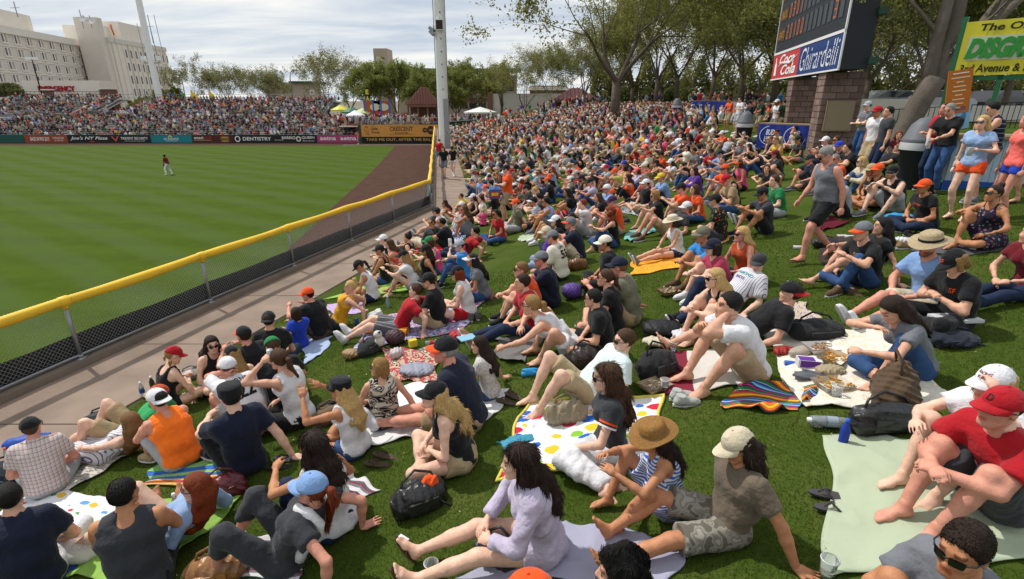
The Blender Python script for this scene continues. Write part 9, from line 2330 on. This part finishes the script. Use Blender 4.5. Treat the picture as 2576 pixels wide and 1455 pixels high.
def packet(name,label,tl,size,c,rz=0,c2=None,txt=None,h=.02):
 t=prop(name,label,'packet',tl,rz,h);a,b2,d=size
 if name=='box':mb=MB();mb.box((-a/2,-b2/2,0),(a/2,b2/2,d));mb.build('carton',PLAIN,t,color=c)
 else:
  V,Q=sdf_mesh([ell((0,0,d*.5),(a*.55,b2*.55,d*.55))],max(.007,a/26),folds(int(rz)+3,.010,26),[(V3(a/2,0,0),V3(1,0,0)),(V3(-a/2,0,0),V3(-1,0,0))]);link('wrapper',mesh_np('wrapper',V,Q,True,[PLAIN]),t,color=c)
 if c2:mb=MB();mb.box((-a*.42,-b2*.508,d*.15),(a*.42,-b2*.5,d*.95));mb.box((-a*.46,-b2*.46,d),(a*.2,b2*.3,d+.003));mb.build('print_panel',PLAIN,t,color=c2)
 if txt:text_obj('lettering',txt,.1,Matrix.Translation((0,0,d*1.04)),PLAIN,t,fit=(a*.7,b2*.35),color=(.75,.75,.75))
packet('box','white and purple snack box on the quilt',('23',400,800),(.21,.11,.085),(.66,.65,.66),-12,(.13,.03,.28));packet('bag','red crisp packet at the end of the quilt',('23',150,660),(.24,.10,.06),(.30,.025,.02),20);packet('bag','clear bag of sunflower seeds on the quilt',('23',320,680),(.28,.12,.07),(.38,.33,.27),25)
packet('bag','grey foil crisp packet on the quilt',('23',400,920),(.24,.13,.06),(.10,.11,.13),-8);packet('bag','brown paper wrapper printed with dark letters on the quilt',('23',620,870),(.26,.13,.07),(.36,.29,.18),5);packet('bag','brown paper bag on the fan throw',('21',960,700),(.24,.18,.11),(.30,.19,.09),10)
packet('bag','clear bag of pens on the fan throw',('21',1410,700),(.20,.14,.12),(.50,.44,.45),60);packet('box','small yellow box on the fan throw',('21',1575,590),(.11,.08,.10),(.65,.52,.04),30);packet('bag','crumpled red bundle on the patterned blanket',('21',2040,520),(.28,.2,.12),(.36,.02,.03),0);packet('bag','grey sweatshirt crumpled on the fan throw',('21',1620,860),(.42,.26,.10),(.28,.29,.36),0)
packet('bag','checked flannel shirt beside the plush toy',('21',1400,560),(.26,.22,.20),(.07,.035,.045),0);packet('bag','white snack bag on the lime green towel',('30',850,1270),(.28,.16,.12),(.58,.55,.48),12,txt='Nice!');packet('bag','blue beef jerky packet on the flower sheet',('30',660,1350),(.30,.20,.03),(.02,.05,.20),18,txt='Beef Jerky');packet('bag','blue towel lying on the beach ball towel',('32',640,340),(.36,.16,.05),(.04,.22,.36),10);packet('bag','teal and orange towel beside the patterned tote',('32',50,130),(.30,.18,.045),(.05,.27,.40),30)
packet('bag','bright blue jacket across the lap of the orange cap woman',('13',1330,800),(.50,.36,.14),(.02,.25,.52),-10);packet('bag','black jacket bundle before the bare-legged blonde',('22',1490,470),(.46,.30,.16),(.016,.016,.018),0);packet('bag','white t-shirt bundle beside the black jacket bundle',('22',1740,510),(.32,.24,.08),(.60,.60,.63),0);packet('bag','cream cloth bundle behind the man in mint',('22',1450,580),(.34,.18,.08),(.55,.51,.38),-14);packet('bag','white cloth on the shoes by the floral playsuit',('13',1340,1000),(.26,.16,.07),(.58,.58,.62),0)
packet('box','white ring binder lying on the navy padded bag',('23',1840,450),(.42,.20,.03),(.58,.58,.60),4,h=.15);packet('bag','blue rolled towel left of the plaid shirt',('30',290,130),(.46,.16,.12),(.02,.08,.40),24);packet('bag','purple bucket of ice behind the black shirt',('22',590,100),(.30,.26,.22),(.10,.05,.26),0);packet('bag','green bucket by the black cap',('13',-10,590),(.2,.2,.2),(.05,.42,.22),0)
packet('box','blue flat card held by the woman in lace',('21',2120,650),(.22,.16,.012),(.22,.45,.58),30,h=.22);packet('box','scrap of white paper on the open grass',('31',1478,1070),(.085,.03,.006),(.72,.71,.74),-35);packet('bag','black cap with orange brim lying by the jeans',('23',250,20),(.20,.18,.10),(.02,.018,.018),0)
def cup(label,tl,c=(.62,.66,.64)):
 t=prop('plastic_cup',label,'cup',tl,0,.01);mb=MB();mb.lathe([(0,0),(.034,0),(.046,.12)],18);mb.build('body',CLEAR,t,True,color=c);mb=MB();mb.lathe([(.046,.118),(.050,.122),(.046,.126)],18);mb.build('rim',M_WHITE,t,True)
 mb=MB();mb.lathe([(.0,.05),(.037,.05)],14);mb.build('drink',PLAIN,t,color=(.45,.42,.35))
cup('clear plastic cup at the corner of the mint blanket',('33',580,1440));cup('clear cup of ice beside the maroon throw',('22',1610,640));cup('clear cup lying by the paper tray',('22',1520,1030));cup('small clear sauce cup on the quilt',('23',675,1110));cup('clear cup tipped at the near edge of the grass',('31',1760,1450))
# plush panda, trays, orange horn
t=prop('plush_toy','black and white plush toy on the backpack','toy',('21',1250,630),200,.1)
V,Q=sdf_mesh([ell((0,0,.06),(.07,.06,.08)),ell((.02,0,.17),(.06,.06,.055))],.008);link('body',mesh_np('body',V,Q,True,[TERRY]),t,color=(.62,.6,.56))
mb=MB()
for sx in (-1,1):mb.lathe([(0,-.02),(.022,0),(0,.02)],10,Matrix.Translation((0,sx*.05,.22)))
mb.lathe([(0,-.02),(.03,0),(0,.02)],10,Matrix.Translation((.05,.05,.03)));mb.build('ear',TERRY,t,True,color=(.02,.02,.02))
for tl,lab,rz in ((('21',1210,480),'orange plastic bugle left of the pair',10),(('21',1440,480),'orange plastic bugle with its mouth turned to us',-10)):
 t=prop('horn',lab,'horn',tl,rz,.05);mb=MB();mb.tube([(-.16,0,.02),(-.05,0,.05),(.06,0,.05),(.13,0,.04)],[.028,.035,.045,.075],14,caps=False);mb.build('bell',PLAIN,t,True,color=(.72,.28,.02));mb=MB();mb.tube([(-.18,0,.018),(-.155,0,.02)],.03,12);mb.build('mouthpiece',PLAIN,t,True,color=(.72,.28,.02))
# the vendor's blue tray with its price
kv=who('vendor in orange');lp_=kv['M']@Vector((.36,.0,.92))
t=empty('beer_tray',lp_,'blue vendor tray with red panel priced $8.50','tray');t.rotation_euler=(0,0,rad(182))
mb=MB();mb.box((-.16,-.30,-.13),(.16,.30,.13));mb.build('box',PLAIN,t,color=(.02,.09,.34));mb=MB();mb.box((-.13,.302,-.09),(.13,.306,.08));mb.build('price_panel',PLAIN,t,color=(.45,.03,.03))
text_obj('lettering','$8.50',.1,Matrix.Translation((0,.312,0))@Matrix.Rotation(math.pi,4,'Z')@Matrix.Rotation(math.pi/2,4,'X'),PLAIN,t,fit=(.20,.10),color=(.75,.6,.05),bold=.006)
for j in range(5):mb=MB();mb.lathe([(0,.10),(.03,.10),(.03,.22),(.014,.26),(.014,.29),(0,.29)],10,Matrix.Translation((0,-.24+.12*j,0)));mb.build('bottle',PLAIN,t,True,color=(.4,.38,.36))
# ================================================================== grass blades on the near slope
def blade_field():
 rs=np.random.RandomState(4);n=340000
 # denser near the camera
 t=rs.rand(n)**1.5;y=.6+t*9.5;x=(rs.rand(n)-.5)*2*(1.05*y+1.4)
 ok=np.array([lawn_s(a,b2)>.05 for a,b2 in zip(x,y)]);x,y=x[ok],y[ok]
 keep=np.ones(len(x),bool)
 for q4 in BLK_Q:
  ins=np.zeros(len(x),bool);j=3
  for i in range(4):
   (xi,yi),(xj,yj)=q4[i],q4[j];c_=((yi>y) != (yj>y)) & (x<(xj-xi)*(y-yi)/(yj-yi+1e-9)+xi);ins ^= c_;j=i
  keep &= ~ins
 x,y=x[keep],y[keep];n=len(x)
 z=np.array([ground(a,b2) for a,b2 in zip(x,y)])
 a=rs.rand(n)*6.283;hh=(.010+.014*rs.rand(n))*(1+.05*y);wv=(.0018+.0012*rs.rand(n))*(.8+.24*y);ln=hh*rs.rand(n)*1.1
 b0=np.stack([x-np.cos(a)*wv,y-np.sin(a)*wv,z-.004],1);b1=np.stack([x+np.cos(a)*wv,y+np.sin(a)*wv,z-.004],1);q=rs.rand(n)*6.283;tp=np.stack([x+np.cos(q)*ln,y+np.sin(q)*ln,z+hh],1)
 V=np.stack([b0,b1,tp],1).reshape(-1,3);Q=np.arange(3*n).reshape(n,3)
 gm=leaf_mat('grass_blade',(.056,.088,.012),(.088,.130,.020),(.16,.20,.045));o=link('grass',mesh_np('grass',V,Q,False,[gm]));kind(o,'stuff')
blade_field()
rl=random.Random(31);mb=MB()
for k in range(260):
 y=.8+11*rl.random()**1.2;x=(rl.random()-.5)*2*(1.0*y+1);
 if lawn_s(x,y)<.1:continue
 z=ground(x,y)+.016+.004*rl.random();a=rl.random()*6.28;q=(.006+.010*rl.random())*(.7+.05*y)
 mb.add([(x+q*math.cos(a),y+q*math.sin(a),z),(x-q*math.sin(a),y+q*math.cos(a),z+.004),(x-q*math.cos(a),y-q*math.sin(a),z),(x+q*.6*math.sin(a),y-q*.6*math.cos(a),z+.003)],[(0,1,2,3)])
kind(mb.build('litter',mat('paper_scraps',(.50,.44,.30),.9,vary=.5,scale=3)),'stuff')
